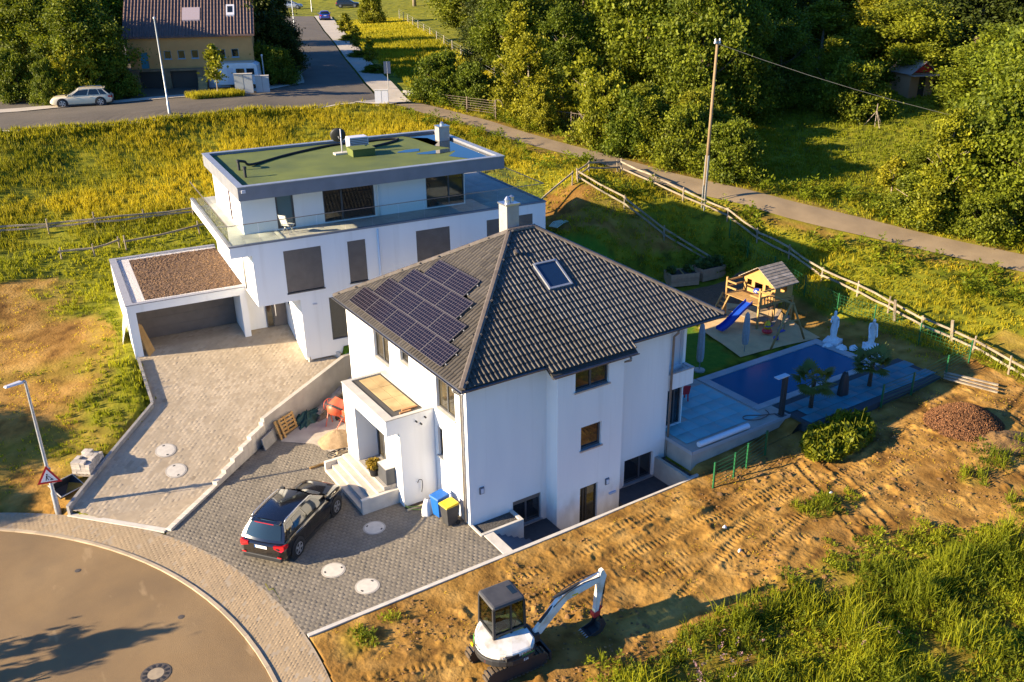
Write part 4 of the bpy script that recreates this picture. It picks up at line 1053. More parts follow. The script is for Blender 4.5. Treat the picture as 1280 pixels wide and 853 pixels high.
PEB = mat('white_pebbles', (.62, .58, .56), .9, (.45, .42, .41), 14, bump=.8, bscale=30)
b = MB(); b.box(.33, 5.72, .25, .62, 2.452, 2.56); b.box(.33, .95, .62, DP-.22, 2.452, 2.56); b.box(.95, 5.72, DP-.5, DP-.22, 2.452, 2.56); b.build('pebble_border', PEB, gar)['kind'] = 'stuff'
SUB = mat('roof_substrate', (.10, .055, .032), .95, (.17, .098, .05), 7, bump=1.0, bscale=22, contrast=(.4, .75))
nx, ny = 60, 80
b = MB(); b.grid([[(.95 + 4.77*i/nx, .62 + 7.27*j/ny, 2.54 + .05*random.random()) for i in range(nx+1)] for j in range(ny+1)]); b.build('substrate', SUB, gar)['kind'] = 'stuff'
# scattered lumps that catch the light
nL = 1800
P = np.stack([NP.uniform(1.0, 5.65, nL), NP.uniform(.68, 7.8, nL), np.full(nL, 2.575)], 1); s_ = NP.uniform(.02, .055, nL)
oct_ = np.array([(1,0,0),(0,1,0),(-1,0,0),(0,-1,0),(0,0,.8),(0,0,-.5)]); fo = np.array([(0,1,4),(1,2,4),(2,3,4),(3,0,4)])
V = P[:, None] + oct_[None]*s_[:, None, None]*NP.uniform(.6, 1.3, (nL, 6, 1)); Q = np.arange(nL)[:, None, None]*6 + fo[None]
o = np_mesh('stone', V.reshape(-1, 3), Q.reshape(-1, 3), mat('substrate_stone', (.20, .115, .055), .95, attr=.5), gar, np.repeat(NP.random(nL), 4)); o['kind'] = 'stuff'
b = MB(); b.box(.42, 5.40, 2.0, 2.06, 0, 2.18); gd = b.build('garage_door', SHUTTER, gar)
for k in range(4): MB().box(.425, 5.395, 1.985, 1.998, .02 + k*.54, .54 + k*.54).build('door_panel', SHUTTER, gd)
# boards leaning in the corner, sheet outside the wall
for i, (a, ln) in enumerate(((.62, 1.7), (.74, 1.5), (.86, 1.35))):
    x, y = h2(-4.75 + a + .05, 3.0 - .05 + .15*i)
    o = MB().bar((0, 0, 0), (-.28 - .03*i, .5, ln), .16, .03).build('board', WOODN); o.location = (x, y, drive_z(x, y))
    tag(o, ['broad plank leaning left inside the garage mouth', 'middle plank leaning inside the garage mouth', 'shortest plank leaning inside the garage mouth'][i], 'plank', 'planks leaning by the garage')
x, y = h2(-5.15, 4.6)
b = MB(); b._add([(0,0,0),(.1,1.3,0),(.36,1.3,1.2),(.3,0,1.0),(-.03,0,0),(.07,1.3,0),(.33,1.3,1.2),(.27,0,1.0)], [(0,1,2,3),(7,6,5,4),(3,2,6,7),(0,3,7,4),(1,5,6,2)])
o = b.build('insulation_sheet', mat('sheet_pale', (.6, .58, .54), .7)); o.location = (x, y, gz(x, y)-.05); o.rotation_euler = (0, 0, HA)
tag(o, 'pale sheet leaning against the outer garage wall', 'sheet')
# ------------------------------------------------------------------ walls and kerbs round the drives
def wz(x, y): return drive_z(x, y)
bw = thing('palisade_wall', 'stepped retaining wall of upright concrete blocks between the two driveways', 'wall', (-9.78, 6.74, 0))
PAL = mat('palisade_block', (.58, .52, .44), .9, (.50, .45, .38), 5, bump=.15, bscale=20, var=.10)
p0, p1 = Vector((-9.72, 6.80)), Vector((-3.98, 11.90)); L = (p1-p0).length; d = (p1-p0)/L; a = math.atan2(d.y, d.x)
n = 21
for i in range(n):
    q = p0 + d*L*(i+.5)/n
    h = drive_z(q.x, q.y)
    step = .10 + .15*round((h + .02)/.15)
    bb = MB().box(-L/n/2+.004, L/n/2-.004, -.12, .12, -.4, max(.06, step))
    o = bb.build('block', PAL, bw, bevel=.012); o.location = (q.x+9.78, q.y-6.74, 0); o.rotation_euler = (0, 0, a)
cw = MB()
def wall_run(b, pts, t, z0f, z1f):
    for (x0, y0), (x1, y1) in zip(pts[:-1], pts[1:]):
        dd = Vector((x1-x0, y1-y0)).normalized(); nn = Vector((-dd.y, dd.x))*t/2
        pp = [(x0-nn.x, y0-nn.y), (x1-nn.x, y1-nn.y), (x1+nn.x, y1+nn.y), (x0+nn.x, y0+nn.y)]
        b.prism(pp, z0f, z1f)
wall_run(cw, [(-4.15, 11.75), (1.13, 14.56)], .24, -.6, lambda x, y: 1.15 + (x+4.15)*.145)
cw2 = MB(); wall_run(cw2, [(1.13, 14.56), (3.2, 15.1), (8.5, 15.1)], .24, -.6, lambda x, y: 1.92)
rw = thing('retaining_wall', 'smooth cast concrete retaining wall behind the building rubble', 'wall', (0, 0, 0))
cw.build('wall_section', CONC, rw); cw2.build('wall_section', CONC, rw)
kt = thing('drive_edging', 'low grey edging stones along the bare earth side of the upper driveway', 'edging', (0, 0, 0))
EDG = mat('edging_stone', (.30, .28, .26), .85, (.24, .225, .21), 4, var=.12)
pts = [(-12.85, 10.18), (-10.72, 12.47), (-8.22, 15.0), (-7.95, 18.6)]
for (x0, y0), (x1, y1) in zip(pts[:-1], pts[1:]):
    L = math.hypot(x1-x0, y1-y0); n = max(2, round(L/1.0)); dx, dy = (x1-x0)/L, (y1-y0)/L
    for i in range(n):
        a0, a1 = L*i/n, L*(i+1)/n - .012
        nx, ny = -dy*.06, dx*.06
        pp = [(x0+dx*a0+nx, y0+dy*a0+ny), (x0+dx*a0-nx, y0+dy*a0-ny), (x0+dx*a1-nx, y0+dy*a1-ny), (x0+dx*a1+nx, y0+dy*a1+ny)]
        MB().prism(pp, lambda x, y: drive_z(x, y)-.3, lambda x, y: drive_z(x, y)+.20).build('edging_stone', EDG, kt)
# kerbs of the small lawn by the flat-roofed house
b = MB(); (lx, ly) = h2(3.07, -.35); wall_run(b, [h2(3.12, -.02), (.55, 15.6), (1.15, 14.85)], .10, 1.6, lambda x, y: drive_z(x, y) + .25)
tag(b.build('lawn_kerb', CONC_L), 'thin pale kerb round the little lawn under the retaining wall corner', 'kerb')
# manhole covers
COVER = mat('cover_concrete', (.58, .53, .46), .9, (.50, .46, .40), 5)
CIRON = mat('cast_iron', (.12, .10, .085), .7, (.09, .075, .065), 6, metal=.4)
def manhole(x, y, z, label, iron=False, r=.40, group='manhole covers', cat='manhole cover', tilt=None):
    t = thing('manhole_cover', label, cat, (x, y, z), .4 + x, group)
    if tilt: t.rotation_euler = tilt
    MB().lathe([(r+.05, -.05), (r+.05, .010), (r, .012)], n=28).build('ring', CIRON if iron else CONC, t)
    MB().lathe([(r*.60 if iron else r-.015, -.04), (r*.60 if iron else r-.015, .016), (.02, .02)], n=28).build('lid', mat('cover_dusty', (.34, .27, .18), .9, (.28, .22, .15), 6) if iron else COVER, t)
    for s_ in (-1, 1): MB().box(-.05, .05, s_*(r*.78)-.03, s_*(r*.78)+.03, .0, .022).build('lifting_hole', RUBBER, t)
    if iron:
        for k in range(12):
            a = k*math.pi/6; b = MB(); b.M = Matrix.Rotation(a, 4, 'Z'); b.box(r*.68, r*.97, -.045, .045, .0, .018); b.build('slot', BLACKP, t)
manhole(-2.85, 2.42, 0, 'round manhole cover lying in the shadow beside the dark car')
manhole(-5.24, .82, 0, 'sandy round manhole cover nearer the rear of the dark car')
manhole(-4.58, -.72, 0, 'pale round manhole cover near the pale kerb strip')
sl = math.atan(.255)
for (x, y), lb in zip(MANH2, ('upper of two pale round covers on the light driveway', 'lower of two pale round covers on the light driveway')):
    manhole(x, y, drive_z(x, y)+.004, lb, tilt=Matrix.Rotation(sl, 3, Vector((hu.x, hu.y, 0))).to_euler())
manhole(-11.96, -.91, -.018, 'iron-rimmed manhole cover in the round road', True, .42)
for x, y, lb in ((-13.17, 6.14, 'small dark road cap farther from the kerb'), (-10.61, 1.38, 'small dark road cap between kerb and iron manhole')):
    b = MB(); b.lathe([(.11, -.03), (.11, .0), (.09, .004), (.02, .006)], (x, y, -.012), 14)
    tag(b.build('valve_cap', CIRON), lb, 'road cap', 'small caps in the round road')

# ------------------------------------------------------------------ street lamps and sign
def lamp_post(name, x, y, z, h, head, label, rz, lean=(0, 0), group='grey street lamps'):
    t = thing(name, label, 'street lamp', (x, y, z), rz, group)
    t.rotation_euler = (lean[0], lean[1], rz)
    MB().lathe([(.11, -.2), (.105, 1.0), (.075, 1.05), (.05, h)], n=12).build('pole', GALV, t, smooth=True, auto=40)
    b = MB(); b.lathe([(.118, .0), (.118, .35), (.115, .36)], n=12); b.build('base_sleeve', GALV, t, smooth=True, auto=40)
    if head:
        b = MB(); b.tube([(0, 0, h-.05), (0, 0, h+.02), (.25, 0, h+.05)], .045, 8); b.build('arm', GALV, t, smooth=True)
        b = MB(); b._add([(.12,-.14,h+.00),(.80,-.10,h+.05),(.80,.10,h+.05),(.12,.14,h+.00),(.14,-.12,h+.09),(.76,-.08,h+.12),(.76,.08,h+.12),(.14,.12,h+.09)], [(3,2,1,0),(4,5,6,7),(0,1,5,4),(1,2,6,5),(2,3,7,6),(3,0,4,7)]); b.build('lamp_head', SHUTTER_L, t, bevel=.02)
    else:
        MB().lathe([(.06, h), (.09, h+.05), (.10, h+.16), (.03, h+.2)], n=10).build('lamp_head', SHUTTER_L, t)
    return t
lp = lamp_post('street_lamp', -13.2, 10.62, 0, 6.0, True, 'tall grey street lamp standing at the corner of the light driveway', R_(205))
lamp_post('street_lamp', 2.5, 51.4, 9.25, 7.3, False, 'slim street lamp at the edge of the far road above the meadow', 0)
RED = mat('sign_red', (.55, .02, .03), .4); SWHITE = mat('sign_white', (.80, .79, .77), .4); SBLACK = mat('sign_black', (.015, .015, .015), .5)
sg = thing('roadworks_sign', 'red and white triangular roadworks sign clamped to the street lamp', 'traffic sign', (-13.2, 10.62, 1.62), 0)
vd = Vector((-14.108+13.2, -25.549-10.62, 0)).normalized(); sa = math.atan2(vd.y, vd.x) + math.pi/2 - R_(14)
sg.rotation_euler = (0, 0, sa)                        # local -y faces the street
def tri(s, z0): return [(-s/2, z0), (s/2, z0), (0, z0 + s*.866)]
def plate(b, pts, y0, y1): b.M = None; b._add([(x, y0, z) for x, z in pts] + [(x, y1, z) for x, z in pts], [tuple(range(len(pts))), tuple(range(2*len(pts)-1, len(pts)-1, -1))] + [((i+1) % len(pts), i, len(pts)+i, len(pts)+(i+1) % len(pts)) for i in range(len(pts))])
b = MB(); plate(b, tri(.92, -.08), -.165, -.15); b.build('sign_plate', RED, sg)
b = MB(); plate(b, tri(.64, .005), -.169, -.1655); b.build('sign_face', SWHITE, sg)
fig = [[(-.02,.34),(.03,.35),(.05,.31),(.02,.28),(-.02,.30)], [(-.03,.27),(.02,.27),(.01,.16),(-.05,.15)], [(-.05,.155),(-.015,.155),(-.05,.04),(-.09,.04)], [(-.02,.16),(.01,.165),(.05,.045),(.02,.045)], [(.0,.255),(.02,.27),(.11,.19),(.10,.175)], [(.03,.24),(.045,.25),(.17,.10),(.15,.09)], [(.09,.03),(.23,.03),(.20,.085),(.15,.11),(.11,.08)]]
b = MB()
for f in fig: plate(b, [(x*.95-.04, z*.95+.03) for x, z in f][::-1], -.172, -.1695)
b.build('worker_symbol', SBLACK, sg)
for z in (.05, .45): MB().lathe([(.12, z), (.12, z+.05)], n=12).build('clamp', GALV, sg)
# pallet of paving stones beside the drive, tub behind the lamp
pal_me = None
def pallet_parts(t, m, w=1.2, d=.8):
    for k in range(5): MB().box(-w/2, w/2, -d/2 + k*(d-.1)/4, -d/2 + k*(d-.1)/4 + .10, .10, .122).build('board', m, t)
    for k in (-1, 0, 1): MB().box(k*(w/2-.06)-.05, k*(w/2-.06)+.05, -d/2, d/2, 0, .098).build('runner', m, t)
px, py = -11.62, 12.25
sp = thing('stone_pallet', 'pallet stacked with grey paving stones beside the upper driveway', 'paving stones', (px, py, tz(px, py)), R_(52))
pallet_parts(sp, WOOD)
STONE = mat('stack_stone', (.46, .41, .36), .9, (.36, .32, .28), 5, var=.22)
st_me = MB().box(-.145, .145, -.095, .095, 0, .105).mesh('paving_stone', STONE)
for l in range(5):
    for i in range(4):
        for j in range(4):
            if l == 4 and (i + j*2) % 5 in (0, 3): continue
            o = bpy.data.objects.new('paving_stone', st_me); C.objects.link(o); o.parent = sp
            o.location = (-.45 + i*.30 + random.uniform(-.012, .012), -.30 + j*.20 + random.uniform(-.008, .008), .124 + l*.108); o.rotation_euler = (0, 0, random.uniform(-.05, .05))
wb = thing('mortar_tub', 'dark mortar tub lying tilted on the earth behind the street lamp', 'tub', (-12.75, 11.55, tz(-12.75, 11.55)+.05), .5)
wb.rotation_euler = (.5, .1, .6)
b = MB(); b._add([(-.45,-.28,.0),(.45,-.28,0),(.45,.28,0),(-.45,.28,0),(-.6,-.38,.32),(.6,-.38,.32),(.6,.38,.32),(-.6,.38,.32)], [(3,2,1,0),(0,1,5,4),(1,2,6,5),(2,3,7,6),(3,0,4,7)]); b.build('tub', BLACKP, wb)
b = MB(); b.tube([(-.6,-.38,.33),(.6,-.38,.33),(.6,.38,.33),(-.6,.38,.33),(-.6,-.38,.33)], .025, 6); b.build('rim', CONC_L, wb)

# ------------------------------------------------------------------ front steps
stt = thing('entrance_steps', 'pale concrete steps with side walls leading up to the front door', 'stairs', (-2.0, 5.6, 0))
STEPW = mat('step_stone', (.50, .44, .37), .85, (.43, .38, .32), 3)
for i in range(4): MB().box(-.86 + i*.27, -.59 + i*.27 + (.0 if i < 3 else 0), -1.95, 1.75, -.1, .17*(i+1)).build('step', STEPW, stt)
MB().box(.22, .9, -1.95, 1.75, -.1, .84).build('landing', mat('landing_pave', (.40, .36, .31), .9, (.32, .29, .25), 14), stt)
MB().box(.24, 1.19, .602-1.65, .598, -.1, .842).build('landing', MATS['landing_pave'], stt)
MB().box(-.86, .88, -2.13, -1.955, -.1, .66).build('side_wall', CONC_L, stt)
MB().box(-.86, .24, 1.755, 1.93, -.1, .52).build('side_wall', CONC_L, stt)
tag(MB().box(-1.55, -1.0, 5.35, 6.05, .843, .862).build('doormat', mat('mat_brown', (.07, .055, .045), .95, (.05, .04, .035), 20)), 'dark doormat on the landing before the front door', 'doormat')
pb_ = thing('planter_box', 'tall charcoal planter box at the end of the landing', 'planter', (-1.42, 3.95, .84))
MB().box(-.21, .21, -.26, .55, 0, .72).build('casing', ANTH, pb_); MB().box(-.20, .20, -.25, .54, .722, .75).build('rim', CONC_L, pb_)
pot = thing('potted_grass', 'dark pot with a round yellow bush on the landing', 'potted plant', (-1.72, 4.75, .84))
MB().lathe([(.15, 0), (.2, .32), (.22, .34), (.18, .34), (.16, .28)], n=14).build('pot', BLACKP, pot)
def leaf_ball(name, m, parent, n, R, size, c=(0, 0, 0), squash=(1, 1, 1), seed=1, up=.0, aspect=2.2, shell=.55):
    r = np.random.default_rng(seed)
    d = r.normal(size=(n, 3)); d /= np.linalg.norm(d, axis=1)[:, None]
    p = d * (R*(shell + (1-shell)*r.random(n)))[:, None] * np.array(squash) + np.array(c)
    return leaf_quads(name, m, parent, p, size, r, d, up, aspect)
def leaf_quads(name, m, parent, p, size, r, d=None, up=0., aspect=1.6):
    n = len(p)
    a = r.normal(size=(n, 3))
    if d is not None: a = a + d*1.2
    a[:, 2] += up
    a /= np.linalg.norm(a, axis=1)[:, None]
    b = np.cross(a, r.normal(size=(n, 3))); b /= np.linalg.norm(b, axis=1)[:, None]
    s = (size * (.6 + .8*r.random(n)))[:, None]
    a = a*s*aspect/2; b = b*s/2
    V = np.stack([p - a*.9, p + b, p + a, p - b], 1)
    return np_mesh(name, V.reshape(-1, 3), np.arange(n*4).reshape(-1, 4), m, parent, r.random(n))
LEAF_Y = mat('leaf_yellow', (.30, .20, .015), .7, attr=.35, trans=.3)
leaf_ball('bush', LEAF_Y, pot, 420, .30, .07, (0, 0, .55), (1, 1, .85), 3)
# planting strip by the annex and the garden hose
bp_ = thing('planting_strip', 'dark soil strip with stone edging at the foot of the entrance annex', 'flower bed', (-.5, 3.4, 0))
MB().box(-.72, .84, -.62, -.37, -.1, .02).build('soil', mat('dark_soil', (.045, .032, .022), .95, (.07, .05, .035), 9, bump=.5), bp_)
MB().box(-.75, .86, -.72, -.625, -.1, .06).build('edging', KERB, bp_)
tag(hose('garden_hose', [(-1.2, 3.0, .05), (-.9, 2.75, .08), (-.4, 2.6, .05), (-.1, 2.35, .06), (-.5, 2.3, .05), (-1.1, 2.75, .05), (-1.15, 3.1, .1)], .018, mat('hose_green', (.25, .35, .06), .5)), 'thin green garden hose lying along the planting strip', 'hose')
tag(hose('cable', [(-.55, 3.02, .95), (-.5, 2.98, 1.1), (-.38, 2.97, 1.05), (-.36, 2.97, .8), (-.42, 2.97, .5)], .015, RUBBER), 'short black cable hanging from the annex wall', 'cable')
# ------------------------------------------------------------------ bins
def bin_(x, y, rz, body, lid, label):
    t = thing('wheelie_bin', label, 'bin', (x, y, 0), rz, 'wheelie bins at the house corner')
    b = MB(); b._add([(-.21,-.22,.06),(.21,-.22,.06),(.21,.22,.06),(-.21,.22,.06),(-.27,-.30,.92),(.27,-.30,.92),(.27,.30,.92),(-.27,.30,.92)], [(3,2,1,0),(4,5,6,7),(0,1,5,4),(1,2,6,5),(2,3,7,6),(3,0,4,7)]); b.build('body', body, t, bevel=.02)
    b = MB(); b._add([(-.29,-.33,.925),(.29,-.33,.925),(.29,.31,.925),(-.29,.31,.925),(-.27,-.30,.985),(.27,-.30,.985),(.27,.28,1.03),(-.27,.28,1.03)], [(3,2,1,0),(4,5,6,7),(0,1,5,4),(1,2,6,5),(2,3,7,6),(3,0,4,7)]); b.build('lid', lid, t, bevel=.015)
    MB().tube([(-.24, .34, .97), (-.24, .39, .95), (.24, .39, .95), (.24, .34, .97)], .018, 6).build('handle', body, t)
    for s_ in (-1, 1): b = MB(); b.tube([(s_*.20, .24, .1), (s_*.25, .24, .1)], .10, 14); b.build('wheel', RUBBER, t, smooth=True, auto=40)
BLUE = mat('bin_blue', (.010, .115, .42), .45, (.008, .095, .36), 3); BINK = mat('bin_dark', (.035, .035, .037), .5, (.05, .05, .052), 4); YEL = mat('bin_yellow', (.75, .48, .01), .45)
bin_(-.25, 1.72, R_(-80), BLUE, BLUE, 'blue wheelie bin with blue lid by the white corner')
bin_(-.22, .98, R_(-84), BINK, YEL, 'dark wheelie bin with a yellow lid by the white corner')
def lump(name, m, pts_n, rx, ry, h, seed, rough=.15, p=2.0, parent=None, nx=24, fz=None):
    """a heap: smooth dome with noise, on the ground at its own place"""
    r = random.Random(seed); ox = r.uniform(0, 50)
    rows = []
    for j in range(10):
        row = []
        for i in range(nx+1):
            t = 2*math.pi*i/nx; q = j/9
            k = 1 + rough*(float(fbm(np.array([ox+math.cos(t)*2]), np.array([math.sin(t)*2]), 1.0)[0])-.5)*3
            z = h*(1-q**p) + rough*h*(float(fbm(np.array([ox+q*math.cos(t)*3]), np.array([q*math.sin(t)*3]), .6)[0])-.5)*(1-q)*2.0
            x, y = rx*q*math.cos(t)*k, ry*q*math.sin(t)*k
            row.append((x, y, (z if j < 9 else -.06) + (fz(x, y) if fz else 0)))
        rows.append(row)
    return MB().grid(rows[::-1]).build(name, m, parent, smooth=True)
o = lump('rubbish_bag', mat('white_plastic', (.75, .74, .72), .35), 0, .27, .25, .62, 5, .35, 3); o.location = (-.62, 2.12, 0); tag(o, 'crumpled white plastic bag beside the blue bin', 'bag')
# ------------------------------------------------------------------ building things along the retaining wall
MORT = mat('pale_screed', (.44, .38, .31), .95, (.34, .295, .245), 1.5, bump=.2, bscale=20)
structure(flat_poly('screed_patch', [(-3.6, 11.2), (-2.4, 10.1), (-1.8, 8.4), (-1.75, 7.4), (.34, 7.4), (.34, 12.5), (1.0, 14.1), (-1.2, 13.0)], lambda x, y: .012, MORT))
SANDP = mat('heap_sand', (.36, .25, .14), .95, (.28, .19, .105), 5, bump=.5, bscale=24)
o = lump('sand_heap', SANDP, 0, .95, .85, .55, 3, .12, 1.6); o.location = (-1.35, 9.75, .01); tag(o, 'small heap of brown sand by the orange cement mixer', 'sand heap')
ORG = mat('mixer_orange', (.62, .10, .04), .5, (.5, .09, .04), 4)
cm = thing('cement_mixer', 'orange cement mixer standing beside the sand heap', 'cement mixer', (-.75, 11.1, .01), R_(200))
b = MB(); b.M = Matrix.Translation((0, 0, 1.0)) @ Matrix.Rotation(R_(-38), 4, 'Y'); b.lathe([(.10, -.42), (.30, -.36), (.42, -.15), (.43, .02), (.34, .24), (.24, .44), (.25, .46), (.22, .45), (.3, .2), (.35, 0)], n=20); b.build('drum', ORG, cm, smooth=True, auto=50)
b = MB(); b.M = Matrix.Translation((0, 0, 1.0)) @ Matrix.Rotation(R_(-38), 4, 'Y'); b.lathe([(.45, -.06), (.47, -.04), (.47, .02), (.45, .04)], n=20); b.build('gear_ring', BLACKP, cm)
b = MB(); b.tube([(-.1, -.5, .02), (0, -.5, .75), (0, -.5, 1.0)], .03, 6); b.tube([(-.1, .5, .02), (0, .5, .75), (0, .5, 1.0)], .03, 6); b.tube([(-.4, -.5, .03), (-.4, .5, .03)], .03, 6); b.tube([(0, -.5, .7), (-.5, 0, .05)], .03, 6); b.tube([(.45, -.35, .03), (.1, -.5, .6)], .025, 6); b.tube([(.45, .35, .03), (.1, .5, .6)], .025, 6); b.build('frame', ORG, cm)
MB().box(-.14, .14, .52, .78, .75, 1.05).build('motor_box', ORG, cm, bevel=.02)
b = MB(); b.tube([(.0, -.55 + .3*math.cos(t)*0, 1.0) if False else (.28*math.cos(t), -.57, 1.0 + .28*math.sin(t)) for t in [k*math.pi/8 for k in range(17)]], .018, 6); b.tube([(-.28, -.57, 1), (.28, -.57, 1)], .015, 6); b.tube([(0, -.57, .72), (0, -.57, 1.28)], .015, 6); b.build('tilt_wheel', ORG, cm)
for y in (-.42, .42):
    b = MB(); b.tube([(-.4, y-.03, .16), (-.4, y+.03, .16)], .16, 14); b.build('wheel', RUBBER, cm, smooth=True, auto=40)
NETM = mat('green_tarp', (.015, .075, .065), .7, (.008, .04, .035), 4, bump=.6, bscale=14)
o = lump('green_tarpaulin', NETM, 0, 1.15, .62, .55, 11, .7, 1.3, nx=36); o.location = (-1.75, 12.35, .0); o.rotation_euler = (0, 0, .45); tag(o, 'crumpled dark green tarpaulin heaped against the concrete wall', 'tarpaulin')
for i, (x, y, rz, ln, tl, w) in enumerate(((-.6, 13.0, .50, 3.0, .20, .30), (-.2, 12.9, .56, 2.6, .12, .22), (.1, 13.3, .46, 2.7, .28, .26), (-.4, 12.6, .62, 2.2, .05, .2))):
    o = MB().box(-ln/2, ln/2, -w/2, w/2, 0, .05).build('plank', WOOD); o.location = (x, y, .35 + .10*i); o.rotation_euler = (.25 if i % 2 else .05, -tl, rz)
    tag(o, ('longest weathered board propped up behind the orange mixer', 'narrow weathered board sloping in the pile behind the mixer', 'uppermost weathered board of the pile at the concrete wall', 'shortest board at the front of the pile behind the mixer')[i], 'board', 'boards piled at the concrete wall')
o = lump('rubble_heap', mat('rubble', (.20, .155, .115), .95, (.11, .085, .06), 6, bump=.8, bscale=12), 0, 1.5, .55, .55, 21, .4, 1.2); o.location = (-.2, 13.0, 0); o.rotation_euler = (0, 0, .5); tag(o, 'brown rubble under the boards by the concrete wall', 'rubble')
def pallet(x, y, z, rot, label):
    t = thing('wooden_pallet', label, 'pallet', (x, y, z), 0, 'wooden pallets at the wall'); t.rotation_euler = rot
    pallet_parts(t, WOODN)
pallet(-3.05, 11.95, .42, (R_(72), 0, R_(28)), 'wooden pallet leaning upright against the concrete wall')
for i in range(2):
    o = MB().box(-.06, .06, -.5, .5, -.02, .02).build('plank', WOODN); o.location = (-3.55 + .22*i, 11.45 + .1*i, .4); o.rotation_euler = (R_(68), 0, R_(28)); tag(o, ('short plank leaning next to the grey slabs', 'short plank leaning next to the upright pallet')[i], 'plank', 'short planks at the wall end')
SLABG = mat('leaning_slab', (.30, .285, .26), .9, (.24, .23, .21), 5, var=.15)
for i in range(4):
    o = MB().box(-.28, .28, -.03, .03, 0, .58).build('concrete_slab', SLABG); o.location = (-4.25 + .13*i, 10.95 + .12*i, .0); o.rotation_euler = (R_(-14), 0, R_(40))
    tag(o, ('outermost grey slab of the row leaning at the wall end', 'second grey slab of the row leaning at the wall end', 'third grey slab of the row leaning at the wall end', 'innermost grey slab leaning at the wall end')[i], 'slab', 'slabs leaning at the wall end')
o = lump('wrapped_bundle', mat('sack_tan', (.42, .33, .22), .85, (.2, .16, .1), 5, bump=.5), 0, .75, .3, .42, 31, .5, 1.6); o.location = (-1.85, 8.15, 0); o.rotation_euler = (0, 0, .4); tag(o, 'rolled tan sacking lying beside the front steps', 'sacking')
tag(hose('pipe_coil', [(-1.9+.4*math.cos(t)*(1+.05*t), 8.1+.25*math.sin(t), .35 + .06*math.sin(2.3*t)) for t in [k*.7 for k in range(22)]], .022, BLACKP), 'tangled black pipe lying on the tan sacking', 'pipe')
tag(MB().box(-3.35, -1.95, 8.02, 8.12, .02, .10).build('plank', WOODN), 'plank on the pavers beside the front steps', 'plank')

